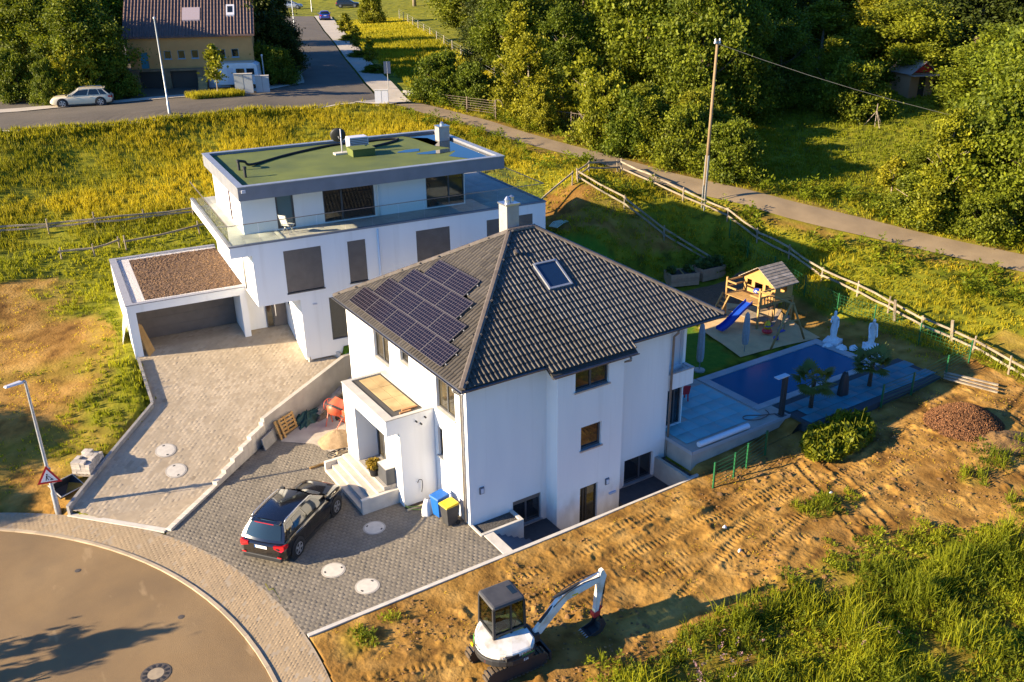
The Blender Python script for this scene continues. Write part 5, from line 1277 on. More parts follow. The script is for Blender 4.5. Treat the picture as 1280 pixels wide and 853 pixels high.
# ------------------------------------------------------------------ cars
CARGL = mat('car_glass', (.012, .02, .024), .03, spec=.9)
RIM = mat('alloy', (.55, .55, .57), .3, metal=.8)
TAIL = mat('tail_light', (.45, .008, .012), .15, coat=.5)
HEADL = mat('head_light', (.6, .62, .64), .08, coat=.8)
def vehicle(name, label, paint, loc, rz, L=4.7, W=1.88, H=1.66, belt=1.06, hood=.98, kind='suv', group=None, detail=True, wr=.36, rail=True, plate_=True):
    t = thing(name, label, 'car', loc, rz, group)
    hl, hw = L/2, W/2
    wbx = (-L*.305, L*.300)
    gb = .20 if kind == 'suv' else .16
    # lower body: cross-sections from rear to front
    S = [(-hl, .80, .42, belt*.86, 0), (-hl+.05, .90, .30, belt*.92, 0), (-hl+.22, .975, .24, belt*.99, 0), (-hl+.7, 1.0, gb, belt, 0), (-.6, 1.0, gb, belt, 0), (.3, 1.0, gb, belt*.985, 0),
         (L*.20, 1.0, gb, belt*.975, .03), (L*.30, .995, gb, hood*.985, .05), (L*.40, .96, gb+.02, hood*.95, .06), (hl-.22, .90, .24, hood*.88, .05), (hl-.07, .80, .28, hood*.74, .03), (hl, .66, .36, hood*.62, .01)]
    rows = []
    for x, w, zb, zs, cr in S:
        w *= hw
        half = [(w*.80, zb), (w*.965, zb+.07), (w, zb+.22), (w*1.0, zs*.62), (w*.985, zs*.86), (w*.94, zs-.02), (w*.86, zs+.012+cr*.5), (w*.45, zs+.02+cr)]
        rows.append([(x, -a, z) for a, z in half] + [(x, a, z) for a, z in half[::-1]])
    b = MB(); n = len(rows[0])
    b.grid([r + [r[0]] for r in rows]); b.f = [f[::-1] for f in b.f]
    b._add(rows[0], [tuple(range(n))]); b._add(rows[-1], [tuple(range(n-1, -1, -1))])
    body = b.build('body', paint, t, smooth=True, auto=38)
    m_ = body.modifiers.new('s', 'SUBSURF'); m_.levels = m_.render_levels = 1
    # glasshouse
    xr, xf = (-hl+.16, L*.235) if kind != 'hatch' else (-hl+.2, L*.22)
    rr_, rf_ = (.42, .95) if kind != 'estate' else (.55, .95)
    zb_, zt = belt-.02, H
    wb_, wt = hw*.94, hw*.70
    base = lambda t_: xr + (xf-xr)*t_
    top = lambda t_: (xr+rr_) + (xf-rf_-xr-rr_)*t_
    def SP(t_, s, side):       # point on the side glass surface
        bow = math.sin(math.pi*s)*.03
        xb, xt = base(t_), top(t_)
        arch = .05*math.sin(math.pi*min(max(t_, 0), 1))*s
        return Vector((xb+(xt-xb)*s, side*(wb_+(wt-wb_)*s**1.25+bow), zb_+(zt-.06-zb_)*s+arch))
    b = MB()
    T = [0, .15, .3, .45, .6, .75, .9, 1]; SS = [0, .25, .5, .75, .92, 1]
    left = [[SP(a, s, 1) for a in T] for s in SS]; right = [[SP(a, s, -1) for a in T] for s in SS]
    roofm = [[Vector((top(a), y*wt, zt-.06+.05*math.sin(math.pi*a)+.06*(1-y*y))) for a in T] for y in (1, .6, 0, -.6, -1)]
    ring = left + roofm[1:-1] + right[::-1]
    b.grid(ring)
    rear = [[p[0] for p in left], [p[0] for p in right]]; front = [[p[-1] for p in left], [p[-1] for p in right]]
    def endgrid(A, B, bulge):
        return [[A[i].lerp(B[i], k/6) + Vector((bulge*math.sin(math.pi*k/6)*(1-.4*i/5), 0, .06*(i == 5)*(1-(2*k/6-1)**2))) for i in range(6)] for k in range(7)]
    gr = endgrid(rear[0], rear[1], -.10); gf = endgrid(front[0], front[1], .14)
    b.grid([r[::-1] for r in gr]); b.grid(gf)
    b.build('roof_shell', paint, t, smooth=True, auto=40)
    def win(pts, nm='window'):
        """pts: rows of points, pushed outwards"""
        cen = Vector((0, 0, zb_ + .2)); q = MB(); R2 = []
        for row in pts: R2.append([p + (Vector((p.x*.08, p.y, (p.z-cen.z)*.5))).normalized()*.012 for p in row])
        q.grid(R2); return q.build(nm, CARGL, t, smooth=True)
    for side in (1, -1):
        spans = [(.045, .20), (.225, .50), (.53, .90)] if kind != 'hatch' else [(.05, .22), (.25, .52), (.55, .9)]
        for a0, a1 in spans:
            win([[SP(a0+(a1-a0)*k/4, s, side) for k in range(5)] for s in (.12, .5, .86)])
    sl_ = lambda G, i0, i1: [[row[0 + i] if False else row[i] for i in range(6)] for row in G]
    def sub(G, k0, k1, s0, s1):
        out = []
        for k in np.linspace(k0, k1, 7):
            i = min(int(k), 5); f = k-i; A, B = G[i], G[i+1]; row = []
            for s in np.linspace(s0, s1, 4):
                j = min(int(s), 4); g = s-j
                row.append((A[j].lerp(A[j+1], g)).lerp(B[j].lerp(B[j+1], g), f))
            out.append(row)
        return out
    pw = MB()
    def put(G, off, nm):
        q = MB(); q.grid([[p + Vector(off) for p in row] for row in G]); return q.build(nm, CARGL, t, smooth=True)
    put(sub(gr, .45, 5.55, .55, 4.4), (-.018, 0, .008), 'rear_window'); put(sub(gf, .35, 5.65, .2, 4.6), (.018, 0, .010), 'windscreen')
    # wheels
    for x in wbx:
        for s_ in (-1, 1):
            a = MB(); a.lathe([(wr+.085, 0), (wr+.085, .012), (wr*.8, .016)], n=22); ar = a.build('wheel_arch', BLACKP, t); ar.location = (x, s_*(hw*1.0-.004), wr); ar.rotation_euler = (-s_*math.pi/2, 0, 0)
            a = MB(); a.lathe([(wr*.62, -.2), (wr*.96, -.2), (wr, -.16), (wr, -.01), (wr*.96, .03), (wr*.66, .035)], n=24); wl = a.build('wheel', RUBBER, t, smooth=True, auto=40); wl.location = (x, s_*hw*1.0, wr); wl.rotation_euler = (-s_*math.pi/2, 0, 0)
            a = MB(); a.lathe([(wr*.68, .0), (wr*.68, .04), (wr*.62, .042), (wr*.60, .015), (.05, .02)], n=24)
            for k in range(5):
                a.M = Matrix.Rotation(k*2*math.pi/5, 4, 'Z'); a.box(.03, wr*.62, -.045, .045, .02, .045); a.M = None
            q = a.build('rim', RIM, wl, smooth=False)
    if detail:
        bx = -hl
        for s_ in (-1, 1):
            q = MB(); q._add([(bx+.055, s_*hw*.56, belt*.80), (bx+.03, s_*hw*.56, belt*.93), (bx+.34, s_*hw*.99, belt*.91), (bx+.30, s_*hw*.995, belt*.78), (bx+.10, s_*hw*.9, belt*.72), (bx-.01, s_*hw*.56, belt*.80), (bx-.03, s_*hw*.56, belt*.93), (bx+.06, s_*hw*.96, belt*.93), (bx+.05, s_*hw*.97, belt*.78), (bx-.01, s_*hw*.88, belt*.72)],
                [(5,6,7,8,9) if s_ > 0 else (9,8,7,6,5), (6,1,2,7), (7,2,3,8), (8,3,4,9), (9,4,0,5), (5,0,1,6)]); q.build('tail_light', TAIL, t)
            MB().box(hl-.42, hl-.10, s_*hw*.66-.14, s_*hw*.66+.14, hood*.70, hood*.80).build('headlight', HEADL, t, bevel=.03)
            q = MB(); q.tube([(L*.17, s_*hw*.95, belt+.03), (L*.17, s_*hw*1.06, belt+.07)], .03, 6); q.box(L*.145, L*.195, s_*hw*1.12-.09, s_*hw*1.12+.09, belt+.02, belt+.17); q.build('mirror', paint, t, bevel=.02)
            if rail: MB().tube([(top(.03), s_*(wt+.02), zt-.05), (top(.10), s_*(wt+.025), zt+.03), (top(.5), s_*(wt+.03), zt+.055), (top(.9), s_*(wt+.025), zt+.02), (top(.99), s_*(wt+.02), zt-.06)], .02, 6).build('roof_rail', RIM, t, smooth=True)
            q = MB()
            for xx in (-.75, .32): q.box(xx-.10, xx+.10, s_*hw*.985-.02, s_*hw*.985+.02, belt*.84, belt*.87)
            q.build('door_handle', paint, t)
            MB().box(wbx[0]+wr+.1, wbx[1]-wr-.1, s_*hw*.955-.04, s_*hw*.955+.045, gb-.02, gb+.10).build('side_skirt', BLACKP, t)
        if plate_:
            pl_ = MB().box(bx-.035, bx-.02, -.26, .26, belt*.76, belt*.76+.115).build('number_plate', SWHITE, t)
            MB().box(bx-.038, bx-.0355, .215, .26, belt*.76, belt*.76+.115).build('plate_band', BLUE, pl_)
        MB().box(bx-.03, bx+.25, -hw*.86, hw*.86, .30, .50).build('rear_bumper', BLACKP, t, bevel=.04)
        for s_ in (-1, 1): MB().box(bx-.036, bx-.028, s_*hw*.78-.09, s_*hw*.78+.09, .50, .55).build('reflector', TAIL, t)
        q = MB(); q.box(xr+rr_-.20, xr+rr_+.05, -wt*.92, wt*.92, zt-.075, zt-.03); sp_ = q.build('spoiler', paint, t, bevel=.02)
        MB().box(xr+rr_-.215, xr+rr_-.2, -wt*.6, wt*.6, zt-.07, zt-.045).build('brake_light', TAIL, t)
        MB().tube([(xr+.45, 0, belt*.99+.02), (xr+.3, -.38, belt*1.02)], .012, 5).build('wiper', BLACKP, t) if False else None
        # grille
        for s_ in (-1, 1): MB().box(hl-.09, hl-.01, s_*.17-.13, s_*.17+.13, hood*.52, hood*.70).build('grille', BLACKP, t, bevel=.02)
        MB().box(hl-.12, hl+.005, -.6, .6, .30, .42).build('air_intake', BLACKP, t)
    return t
BLACK = mat('paint_black', (.008, .007, .007), .12, coat=1.0, spec=.6)
vehicle('parked_car', 'glossy black SUV parked on the grey paved drive', BLACK, (-5.42, 4.02, 0), R_(38.5), 4.8, 1.92, 1.70)
BEIGE = mat('paint_cream', (.70, .60, .42), .3, coat=.6)
vehicle('parked_car', 'cream estate car parked along the far road by the hedge', BEIGE, (-2.55, 60.2, 9.42), R_(180-14), 4.9, 1.85, 1.48, .92, .88, 'estate', rail=True)
PBLUE = mat('paint_blue', (.01, .06, .36), .3, coat=.6)
vehicle('parked_car', 'bright blue car parked at the far end of the side street', PBLUE, (50.2, 136.2, tz(50.2, 136.2)+.1), R_(70), 4.2, 1.9, 1.6, kind='hatch', rail=False)
PDARK = mat('paint_dark', (.02, .025, .03), .25, coat=.6)
vehicle('parked_car', 'dark estate car on the crossing street at the top edge', PDARK, (66.5, 163.5, tz(66.5, 163.5)+.1), R_(-28), 5.0, 1.95, 1.7)
vehicle('parked_car', 'silver car at the far crossing street near the top left', mat('paint_silver', (.4, .42, .45), .3, metal=.5), (57.0, 171.5, tz(57, 171.5)+.1), R_(-30), 4.6, 1.9, 1.6)

# ------------------------------------------------------------------ excavator
EXW = mat('excavator_white', (.74, .72, .68), .4, (.52, .44, .34), 2.6, contrast=(.46, .72)); EXK = mat('excavator_black', (.025, .025, .027), .55); EXR = mat('excavator_red', (.45, .03, .03), .5); EXG = mat('excavator_green', (.03, .32, .06), .5)
TRK = mat('track_rubber', (.13, .085, .045), .95, (.05, .04, .03), 6, bump=.4)
ex, ey = -2.36, -6.56; ezb = gz(ex, ey) + .03
exc = thing('excavator', 'white mini excavator with black cab digging beside the weeds', 'excavator', (ex, ey, ezb), R_(-3))
def track(y):
    b = MB(); P = []
    r = .25; xh = .82
    for k in range(9): t = math.pi/2 + math.pi*k/8; P.append((-xh + r*math.cos(t), r + r*math.sin(t)))
    for k in range(9): t = -math.pi/2 + math.pi*k/8; P.append((xh + r*math.cos(t), r + r*math.sin(t)))
    vs = [(x, y-.15, z) for x, z in P] + [(x, y+.15, z) for x, z in P]; n = len(P)
    b._add(vs, [tuple(range(n)), tuple(range(2*n-1, n-1, -1))] + [((i+1) % n, i, n+i, n+(i+1) % n) for i in range(n)])
    tr = b.build('track', EXK, exc)
    shoe = MB().box(-.05, .05, -.165, .165, 0, .045).mesh('track_shoe', TRK)
    per = 4*xh + 2*math.pi*r; m = 34
    for i in range(m):
        s = per*i/m
        if s < 2*xh: x, z, a = xh - s, 2*r, 0
        elif s < 2*xh + math.pi*r: q = (s-2*xh)/r; x, z, a = -xh - r*math.sin(q), r + r*math.cos(q), -q
        elif s < 4*xh + math.pi*r: x, z, a = -xh + (s-2*xh-math.pi*r), 0, math.pi
        else: q = (s-4*xh-math.pi*r)/r; x, z, a = xh + r*math.sin(q), r - r*math.cos(q), math.pi - q
        o = bpy.data.objects.new('track_shoe', shoe); C.objects.link(o); o.parent = tr; o.location = (x, y, z); o.rotation_euler = (0, a, 0)
track(.60); track(-.60)
MB().box(-.55, .55, -.45, .45, .18, .50).build('undercarriage', EXK, exc); MB().lathe([(.38, .5), (.38, .62)], n=20).build('slew_ring', EXK, exc)
b = MB(); b.box(1.15, 1.22, -.76, .76, .08, .42); b.bar((.5, -.3, .35), (1.15, -.3, .25), .09); b.bar((.5, .3, .35), (1.15, .3, .25), .09); b.build('dozer_blade', EXK, exc)
def outline(rx, n0=14, k=1.0):     # upper structure seen from above: round tail, squarer nose
    P = []
    for i in range(n0+1): t = math.pi/2 + math.pi*i/n0; P.append((-.05 + 1.0*k*math.cos(t), .92*k*math.sin(t)))
    P += [(.45*k, -.90*k), (.72*k, -.62*k), (.72*k, .80*k), (.45*k, .92*k)]
    return P
MB().prism(outline(1), .62, .86).build('counterweight', EXK, exc, bevel=.04)
b = MB(); P = [p for p in outline(1, 14, .975)]
hoodz = lambda x, y: 1.40 - .16*max(0, -y-.1) - .05*max(0, x)
b.prism(P, .863, lambda x, y: 1.34 - .30*max(0, -y-.05) - .08*max(0, x+.1) - .30*max(0, -x-.55)); b.build('engine_cover', EXW, exc, bevel=.07)
b = MB(); b.box(-.50, -.05, -.915, -.80, .885, 1.03); b.build('radiator_grille', EXK, exc)
for xx in (-.62, .02): MB().box(xx-.006, xx+.006, -.900 + .125*(xx < -.3), -.75, .88, 1.02).build('panel_gap', EXK, exc)
for k in range(5): MB().box(-.48, -.07, -.922, -.916, .90+k*.025, .912+k*.025).build('louver', BLACKP, exc)
b = MB(); P = [(-.985, .30, .92), (-.93, .46, .92), (-.90, .50, 1.18), (-.965, .34, 1.22)]; b.quad(*[(x-.012, y, z) for x, y, z in P]); b.quad(*[(x-.012, y, z) for x, y, z in P][::-1]); b.build('decal', EXG, exc)
b = MB(); P = [(.05, -.895, .875), (.50, -.885, .89), (.50, -.885, .92), (.05, -.895, .905)]; b.quad(*[(x, y-.012, z) for x, y, z in P]); b.build('decal', EXG, exc)
text_mesh('lettering', 'Bobcat', .15, EXK, exc, Matrix.Translation((.27, -.912, .985)) @ Matrix.Rotation(R_(8), 4, 'Z') @ Matrix.Rotation(R_(90), 4, 'X'))
text_mesh('lettering', 'Bobcat', .15, EXK, exc, Matrix.Translation((-1.028, .02, 1.06)) @ Matrix.Rotation(R_(-90), 4, 'Z') @ Matrix.Rotation(R_(90), 4, 'X'))
MB().box(-.995, -.955, .42, .55, .70, .80).build('reflector', YEL, exc); MB().box(-.97, -.93, -.36, -.26, .68, .76).build('reflector', TAIL, exc)
text_mesh('lettering', 'E26', .12, SWHITE, exc, Matrix.Translation((.18, -.935, .74)) @ Matrix.Rotation(R_(90), 4, 'X'))
# cab
cx0, cx1, cy0, cy1, cz0, cz1 = -.50, .62, -.12, .86, .95, 2.28
b = MB()
for x, y in ((cx0, cy0), (cx1, cy0), (cx1, cy1), (cx0, cy1)):
    tx = x*.96 + .0; ty = (y-.37)*.94 + .37
    b.bar((x, y, cz0), (tx, ty, cz1), .08)
b.bar((.12, cy0, cz0), (.12, cy0+.03, cz1), .06); b.bar((.12, cy1, cz0), (.12, cy1-.03, cz1), .06)
for z in (1.30, ): b.bar((cx0, cy0, z), (cx1, cy0, z), .07); b.bar((cx0, cy1, z), (cx1, cy1, z), .06); b.bar((cx0, cy0, z), (cx0, cy1, z), .07)
cab = b.build('cab_frame', EXK, exc)
b = MB(); b.prism([(cx0-.03, cy0-.02), (cx1+.02, cy0-.02), (cx1+.02, cy1+.02), (cx0-.03, cy1+.02)], cz1-.02, cz1+.14); b.build('cab_roof', mat('cab_roof', (.045, .045, .05), .55, (.06, .06, .065), 4), cab, bevel=.10)
MB().box(.34, .52, .15, .58, cz1+.135, cz1+.146).build('roof_glass', CARGL, cab)
b = MB(); e = .03
b.box(cx0+e, .09, cy0+.01, cy0+.02, 1.33, cz1-.02); b.box(.15, cx1-e, cy0+.01, cy0+.02, 1.33, cz1-.02); b.box(cx0+e, cx1-e, cy1-.03, cy1-.02, 1.33, cz1-.02); b.box(cx0, cx0+.01, cy0+.04, cy1-.04, 1.33, cz1-.02); b.box(cx1-.01, cx1, cy0+.04, cy1-.04, 1.05, cz1-.02)
b.box(cx0+e, cx1-e, cy0+.01, cy0+.02, 1.0, 1.27); b.build('cab_window', GLASSC, cab)
MB().box(-.30, .15, .12, .60, .95, 1.35).build('seat', BLACKP, cab, bevel=.10); MB().box(-.38, -.27, .14, .58, 1.36, 1.95).build('seat_back', BLACKP, cab, bevel=.10)
for y in (.05, .68): MB().tube([(.3, y, .95), (.36, y, 1.45)], .03, 6).build('lever', BLACKP, cab)
# boom, stick, bucket (plane y = by)
by = -.28
def link(pts, w):
    b = MB(); n = len(pts)
    vs = [(x, by-w/2, z) for x, z in pts] + [(x, by+w/2, z) for x, z in pts]
    b._add(vs, [tuple(range(n)), tuple(range(2*n-1, n-1, -1))] + [((i+1) % n, i, n+i, n+(i+1) % n) for i in range(n)]); return b
link_z = 1.0
link([(.62, .70), (.98, .70), (.98, 1.02), (.62, 1.02)], .34).build('swing_post', EXK, exc, bevel=.02)
boom = link([(.82, .92), (.98, .88), (2.02, 2.02), (3.30, 2.30), (3.36, 2.50), (3.24, 2.54), (1.86, 2.36), (1.74, 2.26), (.84, 1.10)], .16).build('boom', EXW, exc, bevel=.012)
b = MB(); b.tube([(1.05, by, 1.42), (1.72, by, 2.10)], .06, 10); b.tube([(1.72, by, 2.10), (1.95, by, 2.42)], .035, 8); b.build('boom_cylinder', EXK, boom)
b = MB(); b.tube([(1.55, by, 2.33), (2.5, by, 2.58)], .055, 10); b.build('arm_cylinder', EXK, boom)
b = MB(); b.tube([(2.5, by, 2.58), (3.32, by, 2.74)], .03, 8); b.build('piston', STEEL, boom)
b = MB(); b.tube([(1.5, by-.11, 2.0), (2.0, by-.12, 2.45), (2.6, by-.12, 2.62), (3.2, by-.12, 2.6)], .02, 6); b.tube([(1.5, by+.11, 2.0), (2.0, by+.12, 2.45), (2.6, by+.12, 2.62), (3.2, by+.12, 2.6)], .02, 6); b.build('hydraulic_hose', RUBBER, boom)
MB().box(2.2, 2.42, by-.086, by-.081, 2.13, 2.20).build('decal', YEL, boom)
stick = link([(3.20, 2.44), (3.28, 2.80), (3.38, 2.84), (3.50, 2.50), (3.44, 2.2), (3.20, .78), (3.06, .78), (3.12, 1.6)], .15).build('stick', EXW, exc, bevel=.012)
b = MB(); b.tube([(3.46, by, 2.35), (3.42, by, 1.55)], .05, 10); b.build('bucket_cylinder', EXK, stick); b = MB(); b.tube([(3.42, by, 1.55), (3.38, by, .95)], .028, 8); b.build('piston', STEEL, stick)
b = MB(); b.bar((3.38, by, .95), (3.14, by, .66), .05, .12); b.build('bucket_link', EXR, stick)
link([(3.0, .82), (3.28, .86), (3.26, .66), (3.02, .62)], .22).build('quick_coupler', EXR, stick, bevel=.01)
b = MB(); bk = [(3.02, .64), (3.30, .62), (3.42, .34), (3.28, .06), (2.98, .0), (2.74, .10), (2.98, .16), (3.16, .24), (3.20, .44)]
for yy in (by-.24, by+.22): b.M = None; b._add([(x, yy, z) for x, z in bk] + [(x, yy+.02, z) for x, z in bk], [tuple(range(9)), tuple(range(17, 8, -1))] + [((i+1) % 9, i, 9+i, 9+(i+1) % 9) for i in range(9)])
for (x0, z0), (x1, z1) in zip(bk[1:5], bk[2:6]): b._add([(x0, by-.24, z0), (x1, by-.24, z1), (x1, by+.24, z1), (x0, by+.24, z0), (x0*.99, by-.24, z0+.02), (x1*.99, by-.24, z1+.02), (x1*.99, by+.24, z1+.02), (x0*.99, by+.24, z0+.02)], [(0,1,2,3),(7,6,5,4)])
bu = b.build('bucket', EXK, exc)
for k in range(5): MB()._add([(2.76, by-.22+k*.10, .10), (2.60, by-.20+k*.10, .06), (2.76, by-.16+k*.10, .10), (2.76, by-.19+k*.10, .05)], [(0,1,2),(0,3,1),(1,3,2),(0,2,3)]).build('tooth', STEEL, bu)

for o_ in [boom, stick] + list(boom.children) + list(stick.children):      # the arm reaches out low
    for v in o_.data.vertices:
        if v.co.z > .9: v.co.z = .9 + (v.co.z-.9)*.80
        v.co.x += .10*max(0, v.co.x-1.0)/2.4 if v.co.z > .9 else .10
bu.location.x += .10
for c_ in exc.children:
    if c_.name.startswith('quick_coupler'): c_.location.x += .10
# ------------------------------------------------------------------ garden things
GZ = .85
MARB = mat('white_stone', (.72, .74, .76), .6, (.62, .64, .66), 5)
def skin_body(name, verts, edges, m, parent, sub=2):
    me = bpy.data.meshes.new(name); me.from_pydata([v[:3] for v in verts], edges, []); me.materials.append(m)
    o = bpy.data.objects.new(name, me); C.objects.link(o); o.parent = parent
    sk_ = o.modifiers.new('skin', 'SKIN'); sk_.use_smooth_shade = True
    for i, v in enumerate(verts):
        r = v[3]; r = r if isinstance(r, tuple) else (r, r)
        me.skin_vertices[0].data[i].radius = r; me.skin_vertices[0].data[i].use_root = (i == 0)
    s_ = o.modifiers.new('sub', 'SUBSURF'); s_.levels = s_.render_levels = sub
    return o
def statue(x, y, z, rz, label, lean):
    t = thing('garden_statue', label, 'statue', (x, y, z), rz, 'white statues at the pool end')
    MB().box(-.42, .42, -.42, .42, -.1, .14).build('plinth', MARB, t, bevel=.02); MB().lathe([(.34, .142), (.32, .24), (.26, .27)], n=18).build('base_disc', MARB, t)
    k = lean
    V = [(0, 0, 1.02, (.13, .10)), (-.02, 0, 1.22, (.11, .085)), (-.05*(1+k), 0, 1.42, (.15, .10)), (-.08*(1+2*k), 0, 1.55, (.07, .07)), (-.10*(1+3*k), 0, 1.66, .075), (-.11*(1+3.4*k), 0, 1.80, .085), (-.10*(1+3*k), 0, 1.88, .06),
         (.0, .10, .90, .10), (-.06-.1*k, .11, .62, .075), (.02, .10, .34, .05), (-.06, .10, .28, .045),
         (.02, -.10, .90, .10), (.04, -.11, .62, .075), (.05, -.10, .34, .05), (-.04, -.10, .28, .045),
         (-.05*(1+k), .17, 1.45, .055), (-.06-.12*k, .20, 1.22, .042), (-.18-.2*k, .16, 1.16 - .2*k, .035), (-.22-.2*k, .10, 1.22 - .3*k, .03),
         (-.05*(1+k), -.17, 1.45, .055), (-.02-.15*k, -.20, 1.20, .042), (-.14-.25*k, -.24, 1.00 - .1*k, .035), (-.20-.25*k, -.22, .95 - .1*k, .03)]
    Ed = [(0,1),(1,2),(2,3),(3,4),(4,5),(5,6),(0,7),(7,8),(8,9),(9,10),(0,11),(11,12),(12,13),(13,14),(2,15),(15,16),(16,17),(17,18),(2,19),(19,20),(20,21),(21,22)]
    skin_body('figure', V, Ed, MARB, t)
    b = MB(); rows = []
    for j, (z, r, dx) in enumerate(((.26, .20, .02), (.5, .17, .0), (.8, .175, .0), (1.0, .165, 0), (1.08, .14, -.01))): rows.append([(dx + r*math.cos(a)*(1+.10*math.sin(5*a+j)), r*.85*math.sin(a)*(1+.10*math.sin(5*a+j)), z) for a in [2*math.pi*i/20 for i in range(21)]])
    b.grid(rows); b.build('drapery', MARB, t, smooth=True)
    return t
statue(25.3, 3.15, GZ, R_(20), 'upright white statue of a draped figure on a plinth at the pool corner', 0)
statue(26.3, 1.45, GZ, R_(35), 'white statue of a stooping figure behind the palm at the pool end', 1.1)
MB_ = MB()
for i, (x, y, s_) in enumerate(((24.6, 2.9, .3), (25.0, 2.3, .35), (25.5, 1.9, .3), (25.3, .9, .4), (25.8, .4, .3))):
    o = lump('rock', MARB, 0, s_, s_*.8, s_*.6, 40+i, .5, 2); o.location = (x, y, GZ); tag(o, ('pale rock nearest the upright statue', 'second pale rock along the pool end', 'pale rock midway between the statues', 'largest pale rock near the stooping statue', 'pale rock at the slate paving')[i], 'rock', 'pale rocks at the pool end')
# palms
PALML = mat('palm_leaf', (.085, .12, .014), .6, (.14, .15, .02), 3, trans=.3); PALMT = mat('palm_trunk', (.10, .065, .04), .95, (.05, .035, .022), 14, bump=.8)
def palm(x, y, h, R, seed, label):
    t = thing('palm_tree', label, 'palm', (x, y, GZ), 0, 'small palms by the pool'); r = random.Random(seed)
    MB().tube([(0, 0, -.05), (.03, .02, h*.5), (0, 0, h)], [.11, .09, .11], 10).build('trunk', PALMT, t, smooth=True)
    for k in range(26):
        a = k*2.4; el = r.uniform(-.5, .95); L = R*r.uniform(.75, 1.0)
        d = Vector((math.cos(a)*math.cos(el), math.sin(a)*math.cos(el), math.sin(el))); s0 = Vector((0, 0, h)); c = s0 + d*L*.55 + Vector((0, 0, -.03))
        b = MB(); b.tube([s0, c], .012, 4)
        sd = d.cross(Vector((0, 0, 1))).normalized(); u = sd.cross(d)
        for q in range(13):
            f = (q-6)/6*1.7; e = c + (d*math.cos(f) + sd*math.sin(f))*L*.5*(1-.12*abs(f)) + Vector((0, 0, -.10*abs(f) - .05)); w = (sd*math.cos(f) - d*math.sin(f))*.055
            b._add([tuple(c), tuple(c.lerp(e, .5)-w), tuple(e), tuple(c.lerp(e, .5)+w)], [(0,1,2,3)])
        b.build('frond', PALML, t)
palm(18.1, -1.4, 1.45, 1.35, 1, 'small fan palm beside the black shower column')
palm(22.3, -1.5, 1.25, 1.3, 2, 'taller fan palm in front of the stooping statue')
o = lump('standing_stone', mat('black_stone', (.02, .02, .022), .6), 0, .32, .22, 1.15, 55, .25, 4); o.location = (20.45, -1.35, GZ); tag(o, 'dark standing stone between the two palms', 'stone')
sh = thing('pool_shower', 'black shower column at the terrace corner', 'shower', (16.3, -1.55, .84)); sh.location.x = 16.35; sh.location.y = -1.15
MB().box(-.10, .10, -.10, .10, 0, 2.05).build('column', EXK, sh, bevel=.01); MB().box(-.62, .12, -.14, .14, 2.052, 2.10).build('shower_head', mat('shower_top', (.45, .52, .6), .3), sh); MB().box(-.2, .2, -.2, .2, -.0, .03).build('foot_plate', ANTH, sh)
tag(hose('garden_hose', [(16.2, -.95, .88), (15.6, -.7, .875), (14.9, -.3, .875), (14.6, -.5, .875), (15.1, -.9, .875), (15.9, -.8, .875), (16.1, -.4, .875)], .02, mat('hose_brown', (.10, .05, .04), .5)), 'dark hose curled on the terrace near the shower column', 'hose')
UMB = mat('closed_parasol', (.36, .35, .36), .85, (.30, .29, .30), 6)
def parasol(x, y, h, label):
    t = thing('closed_parasol', label, 'parasol', (x, y, tz(x, y)), 0, 'closed parasols behind the house')
    MB().lathe([(.3, 0), (.3, .08), (.06, .1)], n=16).build('foot', CONC, t); MB().tube([(0, 0, .1), (0, 0, h)], .03, 8).build('pole', STEEL, t)
    b = MB(); rows = []
    for z, r in ((.55, .13), (.8, .17), (1.3, .17), (h-.5, .14), (h-.12, .10), (h, .03)): rows.append([(r*math.cos(a)*(1+.16*math.sin(6*a)), r*math.sin(a)*(1+.16*math.sin(6*a)), z) for a in [2*math.pi*i/36 for i in range(37)]])
    b.grid(rows); b.build('cover', UMB, t, smooth=True)
parasol(16.8, 4.75, 2.7, 'closed grey parasol nearest the house balcony'); parasol(20.3, 4.95, 2.4, 'closed grey parasol between sand and pool')
rc = thing('red_chair', 'red plastic armchair on the terrace beside the dark glass door', 'chair', (13.6, 2.6, .85), R_(160)); REDP = mat('red_plastic', (.55, .02, .025), .4)
MB().box(-.25, .25, -.24, .24, .40, .44).build('seat', REDP, rc); b = MB(); b._add([(-.25,.20,.44),(.25,.20,.44),(.25,.34,.92),(-.25,.34,.92),(-.25,.24,.44),(.25,.24,.44),(.25,.38,.92),(-.25,.38,.92)], [(0,1,2,3),(7,6,5,4),(3,2,6,7),(0,3,7,4),(1,5,6,2)]); b.build('backrest', REDP, rc)
for sx in (-.22, .22):
    for sy in (-.2, .2): MB().bar((sx, sy, 0), (sx*.92, sy*.92, .40), .05).build('leg', REDP, rc)
    MB().box(sx-.03, sx+.03, -.22, .25, .62, .66).build('armrest', REDP, rc)
